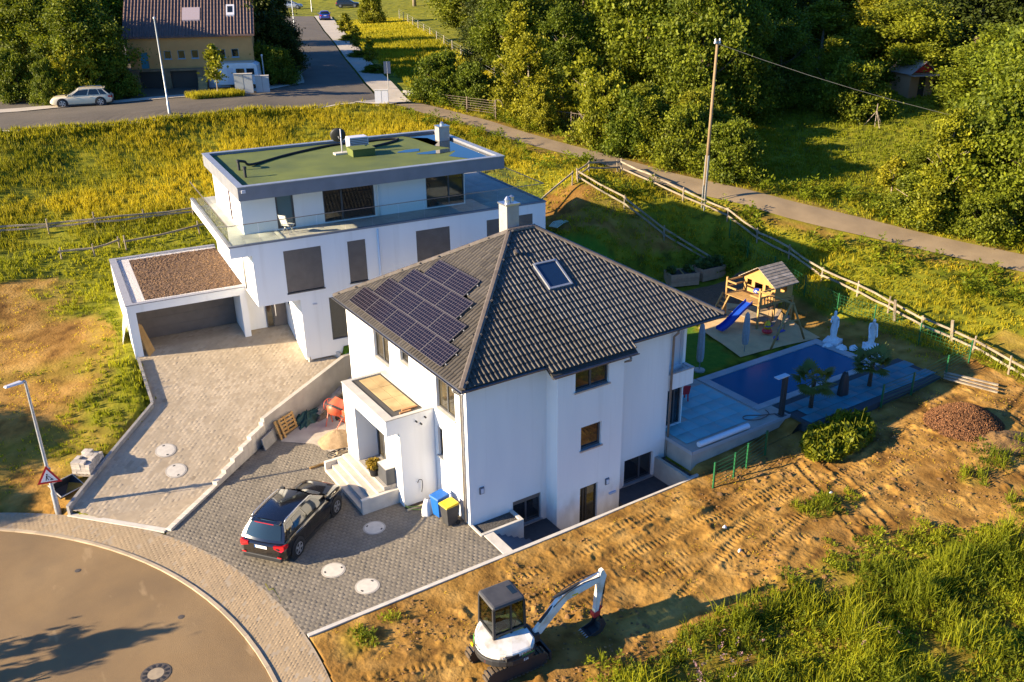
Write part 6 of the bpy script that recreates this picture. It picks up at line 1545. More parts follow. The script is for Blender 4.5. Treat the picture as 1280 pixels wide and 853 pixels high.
# play tower
pt = thing('play_tower', 'wooden play tower with a little roofed cabin, blue slide and swing frame', 'play tower', (24.6, 8.1, .92))
def lg(p0, p1, w=.10): return MB().bar(p0, p1, w).build('leg', WOODN, pt)
for x, y, h in ((-1.3, -1.25, 2.35), (-1.3, 1.3, 2.35), (0.0, -1.25, 1.35), (0, 1.3, 1.35), (1.5, -1.25, 1.35), (1.5, 1.3, 1.35)): lg((x, y, -.1), (x, y, h))
for i in range(14): MB().box(-1.38 + i*.21, -1.19 + i*.21, -1.3, 1.35, 1.30, 1.335).build('plank', WOODN, pt)
for y in (-1.28, 1.33): MB().box(-1.35, 1.55, y-.03, y+.03, 1.16, 1.30).build('beam', WOODN, pt)
for z in (1.72, 2.08):
    MB().box(-1.34, -1.28, -1.25, -.55, z, z+.09).build('rail', WOODN, pt); MB().box(-1.34, -1.28, .55, 1.3, z, z+.09).build('rail', WOODN, pt)
    MB().box(-1.3, 0, -1.29, -1.23, z, z+.09).build('rail', WOODN, pt); MB().box(-1.3, 0, 1.28, 1.34, z, z+.09).build('rail', WOODN, pt)
for i in range(5): MB().box(-1.2 + i*.25, -1.12 + i*.25, -1.285, -1.245, 1.335, 1.8).build('baluster', WOODN, pt)
b = MB(); W_ = 1.05
wall_faces(b, (0, 1.2), (0, -1), 2.4, 1.336, 2.25, [(.85, 1.45, 1.336, 2.05), (1.65, 2.1, 1.75, 2.1), (.25, .6, 1.75, 2.1)], .04); wall_faces(b, (0, -1.2), (1, 0), 1.5, 1.336, 2.25, [(.45, 1.0, 1.7, 2.05)], .04); wall_faces(b, (1.5, -1.2), (0, 1), 2.4, 1.336, 2.25); wall_faces(b, (1.5, 1.2), (-1, 0), 1.5, 1.336, 2.25)
b.quad((0, 1.2, 2.25), (0, -1.2, 2.25), (0, 0, 3.02)); b.quad((1.5, -1.2, 2.25), (1.5, 1.2, 2.25), (1.5, 0, 3.02))
b.build('cabin_wall', mat('cabin_timber', (.44, .26, .075), .75, (.36, .20, .06), 3, stretch=(1, 1, 9)), pt)
MB().box(.04, 1.46, -1.16, 1.16, 1.338, 1.35).build('cabin_floor', BLACKP, pt)
for s_ in (-1, 1):
    for k in range(8):
        t0, t1 = k/8, (k+.94)/8
        y0, z0, y1, z1 = s_*1.42*t0, 3.06-.91*t0, s_*1.42*t1, 3.06-.91*t1
        b = MB(); b._add([(-.28, y0, z0+.03), (1.72, y0, z0+.03), (1.72, y1, z1+.05), (-.28, y1, z1+.05), (-.28, y0, z0), (1.72, y0, z0), (1.72, y1, z1), (-.28, y1, z1)], [(0,1,2,3) if s_ < 0 else (3,2,1,0), (4,5,6,7), (0,4,5,1), (2,6,7,3), (0,3,7,4), (1,5,6,2)])
        b.build('roof_plank', WOOD, pt)
SLB = mat('slide_blue', (.010, .05, .34), .35)
b = MB(); rows = []
for k in range(13):
    q = k/12; x = -1.36 - 2.25*q; z = 1.34 - 1.20*(q**.85) + .10*math.sin(q*math.pi*2)*.6
    if q > .92: z = .16
    y0 = -.55; rows.append([(x, y0-.24, z+.16), (x, y0-.22, z), (x, y0+.22, z), (x, y0+.24, z+.16), (x, y0+.26, z+.16), (x, y0+.25, z-.03), (x, y0-.25, z-.03), (x, y0-.26, z+.16), (x, y0-.24, z+.16)])
b.grid(rows); b.build('slide', SLB, pt, smooth=True, auto=40)
for i in range(5): MB().box(-1.3 - i*.17 - .10, -1.3 - i*.17 + .06, 1.05, 1.6, 1.05 - i*.24, 1.08 - i*.24).build('ladder_step', WOODN, pt)
for y in (1.05, 1.6): MB().bar((-1.25, y, 1.3), (-2.15, y, -.05), .09).build('ladder_side', WOODN, pt)
MB().tube([(-1.3, -1.2, 2.2), (-1.42, -3.75, 2.25)], .065, 8).build('swing_beam', WOODN, pt, smooth=True)
for x in (-2.85, -.15): MB().tube([(-1.42 + (x+1.42)*.04, -3.65, 2.3), (x, -3.7, -.12)], .06, 8).build('swing_leg', WOODN, pt, smooth=True)
MB().bar((-2.0, -3.68, 1.2), (-.85, -3.68, 1.2), .07).build('cross_bar', WOODN, pt)
for yc in (-2.2, -3.1):
    sw = MB().box(-1.62, -1.18, yc-.1, yc+.1, .42, .46).build('swing_seat', SLB, pt)
    for x in (-1.6, -1.2): MB().tube([(x, yc, .46), (-1.4+(x+1.4)*.3, yc, 2.22)], .01, 4).build('rope', RUBBER, sw)
MB().lathe([(.20, 1.72), (.26, 1.8), (.2, 1.92), (.05, 1.97)], (-1.15, -.9, .28), 14).build('steering_wheel', SLB, pt)
MB().box(-1.2, -.2, -1.2, 1.2, .25, .30).build('bench_plank', WOOD, pt)
tr_ = thing('toy_rocker', 'red and yellow plastic toy standing in the sand below the swing', 'toy', (23.2, 6.0, .95), .3)
MB().lathe([(.28, 0), (.30, .1), (.18, .24)], n=14).build('base', REDP, tr_); MB().lathe([(.20, .24), (.17, .5), (.10, .66), (.03, .7)], n=14).build('top', YEL, tr_, smooth=True)
tb = thing('toy_bucket', 'small blue toy bucket lying in the sand by the swing leg', 'bucket', (22.9, 5.1, .98)); tb.rotation_euler = (1.2, 0, .5)
MB().lathe([(.10, -.1), (.14, .14), (.12, .14)], n=12).build('pail', SLB, tb); MB().tube([(-.13, 0, .14), (0, 0, .25), (.13, 0, .14)], .008, 4).build('handle', YEL, tb)
for i, (x, y, rz) in enumerate(((24.9, 6.3, .5), (25.3, 7.2, .55))):
    t = thing('sand_board', ('long board edging the sand under the tower', 'rear board edging the sand under the tower')[i], 'board', (x, y, .97), rz, 'boards in the sand'); MB().box(-1.2, 1.2, -.10, .10, 0, .10).build('board', WOOD, t)
# raised beds
VEGL = mat('vegetable_leaf', (.085, .12, .02), .6, attr=.4, trans=.3)
for i, (x, y, rz, lb) in enumerate(((24.75, 14.75, R_(-19), 'wooden raised bed with gaps of bare soil nearest the house'), (26.95, 14.55, R_(-3), 'wooden raised bed full of tall leafy vegetables'))):
    t = thing('raised_bed', lb, 'raised bed', (x, y, tz(x, y)-.05), rz, 'raised vegetable beds')
    for k in range(3):
        z0, z1 = .0 + k*.27, .262 + k*.27
        MB().box(-.98, .98, -.60, -.56, z0, z1).build('plank', WOODP, t); MB().box(-.98, .98, .56, .60, z0, z1).build('plank', WOODP, t); MB().box(-.98, -.94, -.56, .56, z0, z1).build('plank', WOODP, t); MB().box(.94, .98, -.56, .56, z0, z1).build('plank', WOODP, t)
    MB().box(-.94, .94, -.56, .56, 0, .70).build('soil', MATS['dark_soil'], t)
    M = Matrix.Translation(t.location) @ Matrix.Rotation(rz, 4, 'Z')
    spots = ((-.7, .1, .30, .3), (.55, .2, .28, .25)) if i == 0 else ((-.55, 0, .42, .45), (.1, .15, .38, .35), (.65, 0, .42, .5))
    for j, (a, c, R, hh) in enumerate(spots):
        p = M @ Vector((a, c, .70)); q = thing('vegetable_plant', (('small leafy plant at the house end of the first bed', 'low spreading plant at the far end of the first bed'), ('bright bushy plant at the near end of the full bed', 'broad-leaved plant in the middle of the full bed', 'tallest leafy plant at the far end of the full bed'))[i][j], 'vegetable', p, 0, 'vegetables in the raised beds')
        leaf_ball('leaves', VEGL, q, 170, R, .17, (0, 0, hh*.6), (1, 1, .8), 60+i*5+j)
    if i == 0: MB().bar((-.1, -.56, .78), (.05, .56, .78), .06).build('cross_batten', WOODN, t)
# stakes of the green wire fence
GRN = mat('fence_green', (.008, .10, .035), .45); 
fpts = [(28.7, -2.75), (28.72, .2), (28.72, 3.1), (28.7, 5.6), (28.7, 8.1), (28.7, 10.6), (28.9, 13.1), (29.1, 15.0)]
gf = thing('wire_fence', 'green wire panel fence round the garden below the grass slope', 'fence', (28.7, 0, 0))
for i, (x, y) in enumerate(fpts):
    z = tz(x, y); MB().box(x-28.7-.03, x-28.7+.03, y-.03, y+.03, z-.2, z+1.32).build('post', GRN, gf)
for (x0, y0), (x1, y1) in zip(fpts[:-1], fpts[1:]):
    z0, z1 = tz(x0, y0), tz(x1, y1); b = MB(); L = math.hypot(x1-x0, y1-y0)
    for k in range(7): b.bar((x0-28.7, y0, z0+.08+k*.19), (x1-28.7, y1, z1+.08+k*.19), .009)
    n = int(L/.25)
    for k in range(n): f = (k+.5)/n; x, y, z = x0+(x1-x0)*f-28.7, y0+(y1-y0)*f, z0+(z1-z0)*f; b.bar((x, y, z+.05), (x, y, z+1.25), .010, up=(1, 0, 0))
    b.build('wire_panel', GRN, gf)
gf2 = thing('wire_fence', 'row of green fence posts along the sandy edge of the pool', 'fence', (10.2, -3, 0))
f2 = [(10.26, -2.99), (11.47, -2.97), (12.47, -2.75), (13.89, -2.5)]
f3 = [(21.3, -2.95), (23.6, -2.98), (26.5, -2.9), (28.7, -2.75)]
for x, y in f2 + f3[:-1]:
    z = gz(x, y); MB().box(x-10.2-.035, x-10.2+.035, y+3-.035, y+3+.035, z-.2, z+1.25).build('post', GRN, gf2)
for F_ in (f2[0:2], f2[1:3], f2[2:], f3[0:2], f3[1:3], f3[2:]):
    (x0, y0), (x1, y1) = F_; b = MB(); z0, z1 = gz(x0, y0), gz(x1, y1)
    for k in range(7): b.bar((x0-10.2, y0+3, z0+.08+k*.19), (x1-10.2, y1+3, z1+.08+k*.19), .014)
    b.build('wire_panel', GRN, gf2)
# wooden rail fences
RAILM = mat('split_rail', (.34, .275, .195), .9, (.20, .16, .115), 2.2, bump=.4, bscale=12, var=.15)
def rail_fence(pts, label, step=2.3, rails=(.36, .74), h=.92, seed=0, extra=()):
    r = random.Random(seed); x0, y0 = pts[0]; t = thing('rail_fence', label, 'fence', (x0, y0, tz(x0, y0)), 0, 'rough wooden rail fences'); zb = tz(x0, y0)
    P = [Vector(p) for p in pts]; posts = []
    for a, c in zip(P[:-1], P[1:]):
        n = max(1, round((c-a).length/step))
        for i in range(n): posts.append(a.lerp(c, i/n))
    posts.append(P[-1])
    Q = []
    for i, p in enumerate(posts):
        z = tz(p.x, p.y); Q.append(Vector((p.x-x0, p.y-y0, z-zb)))
        q = Q[-1]; MB().tube([(q.x, q.y, q.z-.3), (q.x+r.uniform(-.06, .06), q.y+r.uniform(-.06, .06), q.z+h+r.uniform(-.05, .15))], [.055, .05], 7).build('post', RAILM, t)
    for a, c in zip(Q[:-1], Q[1:]):
        for hh in rails:
            m_ = a.lerp(c, .5) + Vector((r.uniform(-.05, .05), r.uniform(-.05, .05), r.uniform(-.06, .04)))
            b = MB(); up = Vector((0, 0, hh)); o_ = (c-a).normalized()*.12
            pr = [(-.03, -.055), (.03, -.055), (.033, .05), (-.026, .055)]
            b.extrude(pr, a+up-o_ + Vector((0, 0, r.uniform(-.05, .05))), m_+up); b.extrude(pr, m_+up, c+up+o_ + Vector((0, 0, r.uniform(-.05, .05)))); b.build('rail', RAILM, t)
    return t
rail_fence([(27.7, 14.5), (25.4, 17.3), (24.3, 20.2), (22.9, 23.6)], 'lower rail fence slanting down the bank behind the lawn', seed=1, step=2.6)
rail_fence([(28.6, -7.0), (29.9, -2.2), (30.2, 1.1), (30.1, 5.4), (30.2, 10.8), (29.5, 15.7), (28.4, 18.9), (27.8, 21.3), (27.2, 24.2)], 'long upper rail fence running down the grassy slope above the pool', seed=2)
rail_fence([(22.9, 23.7), (24.6, 24.6), (27.0, 24.3)], 'short rail fence closing the top of the grassy strip', seed=3)
rail_fence([(16.9, 22.4), (19.2, 23.2), (22.4, 23.6)], 'rail fence ending at the bank beside the roof terrace', seed=4, rails=(.85,))
rail_fence([(-24, 39.6), (-11.9, 37.0), (-6.6, 35.1), (-.9, 33.6), (4, 33)], 'long low rail fence across the meadow behind the garage', seed=5, step=3.2, rails=(.42, .62), h=.95)
rail_fence([(-9.2, 32.2), (-7.4, 31.8), (-5.9, 32.0)], 'broken piece of rail fence left in the tall weeds', seed=6, rails=(.5,), h=.7)
rail_fence([(-5.6, 31.6), (-1.2, 31.2), (3, 31)], 'shorter rail fence just behind the garage roof', seed=7, step=3, rails=(.55,), h=.85)
for i, (x, y, rz) in enumerate(((29.6, 2.6, .9), (29.9, -.8, .8))):
    o = MB().bar((0, 0, 0), (-.5, .3, 1.5), .14, .10).build('fence_prop', RAILM); o.location = (x+.3, y, tz(x, y)); o.rotation_euler = (0, 0, rz); tag(o, ('slanting prop against the upper rail fence, farther from the building ground', 'slanting prop against the upper rail fence, nearer the building ground')[i], 'prop', 'props at the rail fence')
# boards on the ground, mulch heap, lawn net
for i in range(3):
    o = MB().box(-1.25, 1.25, -.08, .08, 0, .06).build('board', RAILM); x, y = 26.4 + .28*i, -4.3 + .17*i; o.location = (x, y, gz(x, y)+.16 + .02*i); o.rotation_euler = (0, .02, R_(-72 + 2*i))
    tag(o, ('board lying nearest the mulch heap', 'middle one of the boards lying by the mulch heap', 'board lying farthest from the mulch heap')[i], 'board', 'boards lying on the earth')
def chips(name, m, parent, n, rx, ry, hf, size, seed):
    r = np.random.default_rng(seed); a = r.uniform(0, 6.283, n); q = np.sqrt(r.random(n)); x, y = rx*q*np.cos(a), ry*q*np.sin(a)
    return leaf_quads(name, m, parent, np.stack([x, y, hf(q)], 1), size, r, None, .8, 2.0)
mh = thing('mulch_heap', 'broad heap of reddish brown bark mulch on the building ground', 'mulch heap', (22.9, -6.2, gz(22.9, -6.2)-.05))
MULR = mat('red_mulch', (.16, .065, .026), .95, (.10, .04, .018), 6, bump=.6, bscale=14); MULC = mat('mulch_chip', (.17, .075, .030), .95, attr=.5)
lump('heap', MULR, 0, 1.75, 1.55, .85, 77, .12, 1.7, parent=mh)
chips('chip', MULC, mh, 9500, 1.85, 1.65, lambda q: .87*(1-q**1.7)+.03, .05, 5)['kind'] = 'stuff'
o = lump('earth_heap', mat('dark_earth', (.24, .13, .038), .95, (.14, .075, .025), 3, bump=1.0, bscale=7), 0, 1.7, 1.2, .42, 78, .55, 1.2); o.location = (22.6, -8.1, gz(22.6, -8.1)-.1); tag(o, 'overgrown heap of dark earth in front of the mulch heap', 'earth heap')
nt_ = thing('folded_net', 'pale rolled garden netting lying on the upper lawn', 'netting', (20.0, 21.3, tz(20, 21.3)), .4)
for k in range(7): b = MB(); b.tube([(-1.3, -.3+.1*k, .05), (-.4, -.2+.12*k, .12+.03*math.sin(k)), (.9, -.3+.08*k, .08)], .03, 5); b.build('roll', mat('net_pale', (.45, .55, .42), .7), nt_)
# clods and stones of the building ground
CLOD = mat('clod', (.27, .140, .042), .95, (.15, .08, .028), 5, attr=.4)
n = 5200
X = NP.uniform(-7.0, 31, n); Y = NP.uniform(-11, -2.3, n); k = (np.hypot(X-ex, Y-ey) > 1.6) & (fbm(X, Y, 2.0, 3) > .47); X, Y = X[k], Y[k]; n = len(X); Zc = lot_z(X, Y); s_ = NP.uniform(.018, .075, n) * np.where(NP.random(n) > .96, 2.2, 1)
V = np.stack([X, Y, Zc+.01], 1)[:, None] + oct_[None]*s_[:, None, None]*NP.uniform(.6, 1.3, (n, 6, 1)); Q = np.arange(n)[:, None, None]*6 + fo[None]
o = np_mesh('earth_clods', V.reshape(-1, 3), Q.reshape(-1, 3), CLOD, None, np.repeat(NP.random(n), 4)); tag(o, kind='stuff')
for i, (x, y, s_) in enumerate(((8.6, -5.3, .10), (8.1, -6.6, .08), (13.9, -6.1, .09))):
    o = lump('white_stone', MARB, 0, s_, s_*.7, s_, 80+i, .4, 2); o.location = (x, y, gz(x, y)); tag(o, ('white stone in the tracks, farthest from the weeds', 'small white stone between the tracks near the weeds', 'white stone beside the small green tuft')[i], 'stone', 'white stones on the earth')

# ------------------------------------------------------------------ power pole, gates, boxes
POLEW = mat('pole_wood', (.30, .20, .11), .9, (.22, .15, .08), 3, bump=.3, stretch=(6, 6, .6))
px, py = 29.0, 17.5
pp = thing('power_pole', 'tall wooden power pole on a steel foot beside the path', 'power pole', (px, py, tz(px, py))); pp.rotation_euler = (R_(.0), R_(1.0), 0)
MB().tube([(0, 0, 1.6), (0, 0, 10.9)], [.125, .085], 10).build('pole', POLEW, pp, smooth=True); b = MB(); b.box(-.07, .07, -.14, -.10, -.3, 3.6); b.box(-.07, .07, .10, .14, -.3, 3.6); b.build('steel_foot', GALV, pp)
b = MB(); b.box(-.25, .25, -.05, .05, 10.7, 10.82); b.lathe([(.04, 10.82), (.05, 10.95), (.02, 11.0)], (-.2, 0, 0), 8); b.lathe([(.04, 10.82), (.05, 10.95), (.02, 11.0)], (.2, 0, 0), 8); b.build('insulator', SWHITE, pp)
zt_ = tz(px, py) + 10.75
pts = [(px + (66-px)*q, py + (-5.5-py)*q, zt_ + (zt_ - 8.6 - zt_)*q - 7*q*(1-q)) for q in [k/14 for k in range(15)]]
tag(MB().tube(pts, .014, 4).build('power_line', mat('wire_grey', (.20, .19, .17), .6)), 'thin power line sagging from the wooden pole toward the trees', 'power line')
IRON = mat('rusty_iron', (.16, .12, .09), .7, (.11, .085, .065), 5, metal=.4)
g1 = thing('garden_gate', 'rusty double garden gate of wire mesh at the gravel apron', 'gate', (30.4, 34.6, tz(30.4, 34.6)), R_(-75))
for x in (-2.0, .0, 2.0): MB().box(x-.05, x+.05, -.05, .05, -.2, 1.75).build('post', IRON, g1)
for s_ in (-1, 1):
    b = MB(); x0, x1 = (.06, 1.94) if s_ > 0 else (-1.94, -.06)
    for z in (.15, 1.62): b.box(x0, x1, -.025, .025, z, z+.05)
    for k in range(9): b.box(x0 + (x1-x0)*k/8 - .008, x0 + (x1-x0)*k/8 + .008, -.008, .008, .2, 1.62)
    b.build('leaf', IRON, g1)
g2 = thing('field_gate', 'grey tubular field gate at the bend of the path', 'gate', (25.7, 43.5, tz(25.7, 43.5)), R_(-75))
for k in range(6): MB().tube([(-3.4, 0, .25+k*.2), (3.4, 0, .25+k*.2)], .02, 6).build('bar', IRON, g2)
for x in (-3.4, 0, 3.4): MB().box(x-.05, x+.05, -.05, .05, -.2, 1.35).build('post', IRON, g2)
MB().tube([(3.7 + .5*math.cos(t), 0, .9 + .5*math.sin(t)) for t in [k*math.pi/8 for k in range(9)]] + [(3.2, 0, 0)], .025, 6).build('hoop', IRON, g2)
cf = thing('mesh_fence', 'old wire mesh fence with pale concrete posts along the wood', 'fence', (36, 52, 8.4))
for i in range(15):
    q = i/14; x, y = 33.5 + 29*q, 49 + 82*q; z = tz(x, y); MB().box(x-36-.04, x-36+.04, y-52-.04, y-52+.04, z-8.6, z-8.4+1.5).build('post', CONC, cf)
b = MB()
for k in range(5): b.bar((33.5-36, 49-52, tz(33.5, 49)-8.4+.3+k*.35), (62.5-36, 131-52, tz(62.5, 131)-8.4+.3+k*.35), .012)
b.build('wire', GALV, cf)
def cabinet(x, y, w, h, rz, label):
    t = thing('utility_cabinet', label, 'utility cabinet', (x, y, tz(x, y)+.1), rz); MB().box(-w/2, w/2, -.2, .2, .1, h).build('casing', SHUTTER_L if h < 1.3 else mat('cab_grey', (.40, .42, .43), .5), t); MB().box(-w/2-.03, w/2+.03, -.23, .23, h+.002, h+.05).build('lid', CONC_L, t); MB().box(-w/2, w/2, -.19, .19, -.2, .098).build('base', CONC, t)
    MB().box(-.01, .01, -.206, -.2005, .14, h-.05).build('door_gap', BLACKP, t); return t
cabinet(19.9, 48.4, 1.15, 1.2, R_(-30), 'pale utility cabinet on the paved corner of the path')
cabinet(11.0, 58.7, 1.6, 1.75, R_(-22), 'grey utility cabinet in front of the caravan'); cabinet(12.6, 58.3, 1.2, 1.5, R_(-22), 'lower grey cabinet at the end of the far pavement')
ss = thing('street_sign', 'dark blue path sign on a thin post at the paved corner', 'sign', (23.8, 55.2, tz(23.8, 55.2)+.1), R_(-30)); MB().tube([(0, 0, 0), (0, 0, 2.6)], .035, 8).build('post', GALV, ss); MB().box(-.32, .32, -.03, -.005, 1.5, 2.6).build('panel', mat('sign_blue', (.03, .05, .10), .5), ss)
bn = thing('stone_bench', 'low pale stone block beside the start of the path', 'stone block', (25.1, 52.3, tz(25.1, 52.3)), R_(-35)); MB().box(-1.1, 1.1, -.25, .25, .25, .42).build('slab', CONC_L, bn); MB().box(-.9, .9, -.2, .2, -.1, .248).build('base', CONC_L, bn)
for i, (x, y, h) in enumerate(((35.6, 112, 6.5), (57.0, 160, 6.5), (13.9, 61.6, 2.9))): lamp_post('street_lamp', x, y, tz(x, y), h, False, ('street lamp on the far side of the side street', 'distant street lamp by the crossing street', 'short grey post beside the shaded hedge')[i], 0)
# ------------------------------------------------------------------ far house, caravan, garage
fhs = thing('ochre_house', 'ochre house with brown tiled roof across the far road', 'house', (3.0, 66.6, 9.5), R_(-22))
OCH = mat('ochre_render', (.64, .315, .105), .9, (.57, .275, .09), 1.0); FROOF = mat('brown_roof', (.15, .09, .075), .8, (.11, .07, .06), 2.5)
b = MB(); WW = 11.2
wall_faces(b, (0, .0), (1, 0), WW, 1.9, 5.0, [(.95, 1.65, 1.95, 3.4)] + [(3.1+i*1.22, 3.75+i*1.22, 2.75, 3.5) for i in range(6)], .12); wall_faces(b, (WW, 0), (0, 1), 9, 0, 5.0); wall_faces(b, (0, 9), (0, -1), 9, 0, 5.0); wall_faces(b, (WW, 9), (-1, 0), WW, 0, 5)
b.quad((0, 0, 5), (0, 4.5, 8.6), (0, 9, 5)); b.quad((WW, 0, 5), (WW, 9, 5), (WW, 4.5, 8.6)); b.build('wall', OCH, fhs)
TURQ = mat('turquoise_paint', (.05, .22, .30), .6)
for i in range(6): window(fhs, (0, 0), (1, 0), 3.1+i*1.22, 3.75+i*1.22, 2.75, 3.5, fm=mat('far_frame', (.25, .38, .45), .6), sill=MATS['far_frame'], fw=.05)
window(fhs, (0, 0), (1, 0), .95, 1.65, 1.95, 3.4, fm=TURQ, gm=TURQ, name='door')
b = MB(); ov = .35
b._add([(-.3, -ov, 4.78), (WW+.3, -ov, 4.78), (WW+.3, 4.5, 8.75), (-.3, 4.5, 8.75), (-.3, -ov, 4.64), (WW+.3, -ov, 4.64), (WW+.3, 4.5, 8.6), (-.3, 4.5, 8.6)], [(0,1,2,3),(7,6,5,4),(0,4,5,1),(1,5,6,2),(3,7,4,0),(2,6,7,3)])
b._add([(WW+.3, 9+ov, 4.78), (-.3, 9+ov, 4.78), (-.3, 4.502, 8.75), (WW+.3, 4.502, 8.75), (WW+.3, 9+ov, 4.64), (-.3, 9+ov, 4.64), (-.3, 4.502, 8.6), (WW+.3, 4.502, 8.6)], [(0,1,2,3),(7,6,5,4),(0,4,5,1),(1,5,6,2),(3,7,4,0),(2,6,7,3)])
frf = b.build('roof', FROOF, fhs)
b = MB(); sn = math.hypot(4.85, 3.97); n_ = int((WW+.6)/.30)
for k in range(n_):
    x = -.3 + k*.30
    for q in range(13): t0 = q/13; t1 = (q+1)/13 + .01; b._add([(x+.06, -ov+4.85*t0, 4.80+3.97*t0+.03), (x+.20, -ov+4.85*t0, 4.80+3.97*t0+.03), (x+.20, -ov+4.85*t1, 4.80+3.97*t1), (x+.06, -ov+4.85*t1, 4.80+3.97*t1), (x+.13, -ov+4.85*t0, 4.87+3.97*t0+.03), (x+.13, -ov+4.85*t1, 4.87+3.97*t1)], [(0,4,5,3),(4,1,2,5),(0,1,4)])
b.build('roof_tile', FROOF, frf)['kind'] = 'stuff'
def onr(x0, x1, t0, t1, h, nm, m): 
    q = MB(); f = lambda t, dz: (-ov+4.85*t, 4.80+3.97*t+dz); (ya, za), (yb, zb_) = f(t0, h), f(t1, h)
    q._add([(x0, ya, za), (x1, ya, za), (x1, yb, zb_), (x0, yb, zb_), (x0, ya, za-h-.05), (x1, ya, za-h-.05), (x1, yb, zb_-h-.05), (x0, yb, zb_-h-.05)], [(0,1,2,3),(0,4,5,1),(1,5,6,2),(2,6,7,3),(3,7,4,0)]); return q.build(nm, m, frf)
onr(5.0, 6.6, .30, .56, .12, 'skylight', mat('roof_panel', (.34, .28, .30), .4)); onr(9.0, 9.75, .38, .60, .14, 'roof_window', SHUTTER_L); onr(9.12, 9.6, .43, .56, .15, 'pane', DGLASS)
for x in (2.4, 7.8): MB().box(x, x+.6, 3.4, 4.0, 7.4, 9.5).build('chimney', mat('brick_pale', (.38, .27, .19), .9), frf)
b = MB(); b.box(-.6, WW+.3, -.6, -.03, 1.72, 1.9); b.box(-.6, .7, -.58, -.02, -.2, 1.718); b.box(2.9, 3.5, -.58, -.02, -.2, 1.718); b.box(5.9, 6.8, -.58, -.02, -.2, 1.718); b.box(8.8, WW+.3, -.58, -.02, -.2, 1.718); b.build('base_wall', mat('lower_wall_brown', (.26, .17, .09), .9, (.18, .12, .07), 2), fhs)
for x0, x1 in ((.7, 2.9), (3.5, 5.9)): MB().box(x0, x1, -.25, -.2, 0, 1.718).build('garage_door', mat('door_brown', (.05, .035, .025), .7), fhs)
MB().box(6.8, 8.8, -.4, -.3, 0, 1.6).build('gate_panel', SHUTTER_L, fhs)
for i in range(4): MB().box(5.95, 6.75, -1.6+.25*i, -.62, -.1 + .0, .2 + .3*i).build('outside_step', mat('step_ochre', (.40, .27, .12), .9), fhs)
for i, (x, y, rz, w) in enumerate(((26.0, 200, -.4, 14), (95, 190, -.5, 16), (70, 205, -.4, 12))):
    t = thing('house', ('pale distant house at the top left edge behind the side street', 'white distant building at the top edge beside the wood', 'distant house behind the crossing street')[i], 'house', (x, y, tz(x, y)), rz); b = MB(); wall_faces(b, (0, 0), (1, 0), w, -1, 5, [(1+k*2.2, 2.2+k*2.2, 1.5, 2.9) for k in range(int((w-2)/2.2))], .1); wall_faces(b, (w, 0), (0, 1), 9, -1, 5); wall_faces(b, (0, 9), (0, -1), 9, -1, 5); b.build('wall', WHITE, t)
    for k in range(int((w-2)/2.2)): window(t, (0, 0), (1, 0), 1+k*2.2, 2.2+k*2.2, 1.5, 2.9)
    b = MB(); b._add([(-.4, -.5, 4.9), (w+.4, -.5, 4.9), (w+.4, 4.5, 8.5), (-.4, 4.5, 8.5), (-.4, 9.5, 4.9), (w+.4, 9.5, 4.9)], [(0,1,2,3),(3,2,5,4),(0,3,4),(1,5,2)]); b.build('roof', FROOF, t)
cv = thing('caravan', 'white caravan parked behind the grey utility cabinet', 'caravan', (11.6, 62.3, 9.42), R_(-28)); CVW = mat('caravan_white', (.68, .70, .72), .5, (.60, .62, .64), 2)
b = MB(); pr = [(-2.0, .5), (2.0, .5), (2.15, .9), (2.0, 2.25), (1.7, 2.42), (-1.75, 2.42), (-2.05, 2.2), (-2.15, .9)]
b._add([(x, -1.0, z) for x, z in pr] + [(x, 1.0, z) for x, z in pr], [tuple(range(8)), tuple(range(15, 7, -1))] + [((i+1) % 8, i, 8+i, 8+(i+1) % 8) for i in range(8)]); b.build('body', CVW, cv, bevel=.05)
for x0, x1 in ((.1, .85), (1.05, 1.75)): MB().box(x0, x1, -1.03, -1.003, 1.4, 1.95).build('window', DGLASS, cv)
MB().box(-.75, -.15, -1.02, -1.003, .6, 2.0).build('door', SHUTTER_L, cv); MB().box(-1.6, 1.6, -.9, .9, 2.43, 2.5).build('roof_cover', mat('roof_tan', (.5, .4, .3), .8), cv)
b = MB(); b.tube([(0, -1.02, .35), (0, -.8, .35)], .33, 16); b.build('wheel', RUBBER, cv, smooth=True, auto=40)
cgar = thing('carport', 'dark garage with a green roof edge behind the hedge at the left', 'garage', (-12.2, 68.6, 9.4), R_(-20)); b = MB(); b.box(0, 8.2, .2, 5, -.5, 2.1); b.build('wall', mat('dark_wall', (.05, .04, .035), .9), cgar); MB().box(-.2, 8.4, -.1, 5.2, 2.102, 2.3).build('roof', mat('roof_felt', (.10, .09, .08), .9), cgar); MB().box(-.2, 8.4, -.16, -.103, 2.08, 2.32).build('green_edge', mat('edge_green', (.02, .25, .13), .5), cgar)
MB().box(1.0, 7.2, .14, .197, 0, 1.95).build('garage_door', mat('door_dark', (.03, .025, .022), .7), cgar)
hut = thing('garden_hut', 'small wooden garden hut with a red gable among the trees', 'hut', (61.5, 25.2, tz(61.5, 25.2)), R_(-20))
b = MB(); wall_faces(b, (0, 0), (1, 0), 2.4, -.2, 2.2, [(.9, 1.6, .1, 1.9)], .1); wall_faces(b, (2.4, 0), (0, 1), 3, -.2, 2.2); wall_faces(b, (0, 3), (0, -1), 3, -.2, 2.2); b.build('wall', mat('hut_wood', (.30, .17, .09), .9), hut); b = MB(); b.quad((0, -.02, 2.25), (2.4, -.02, 2.25), (1.2, -.02, 3.1)); b.build('gable', REDP, hut)
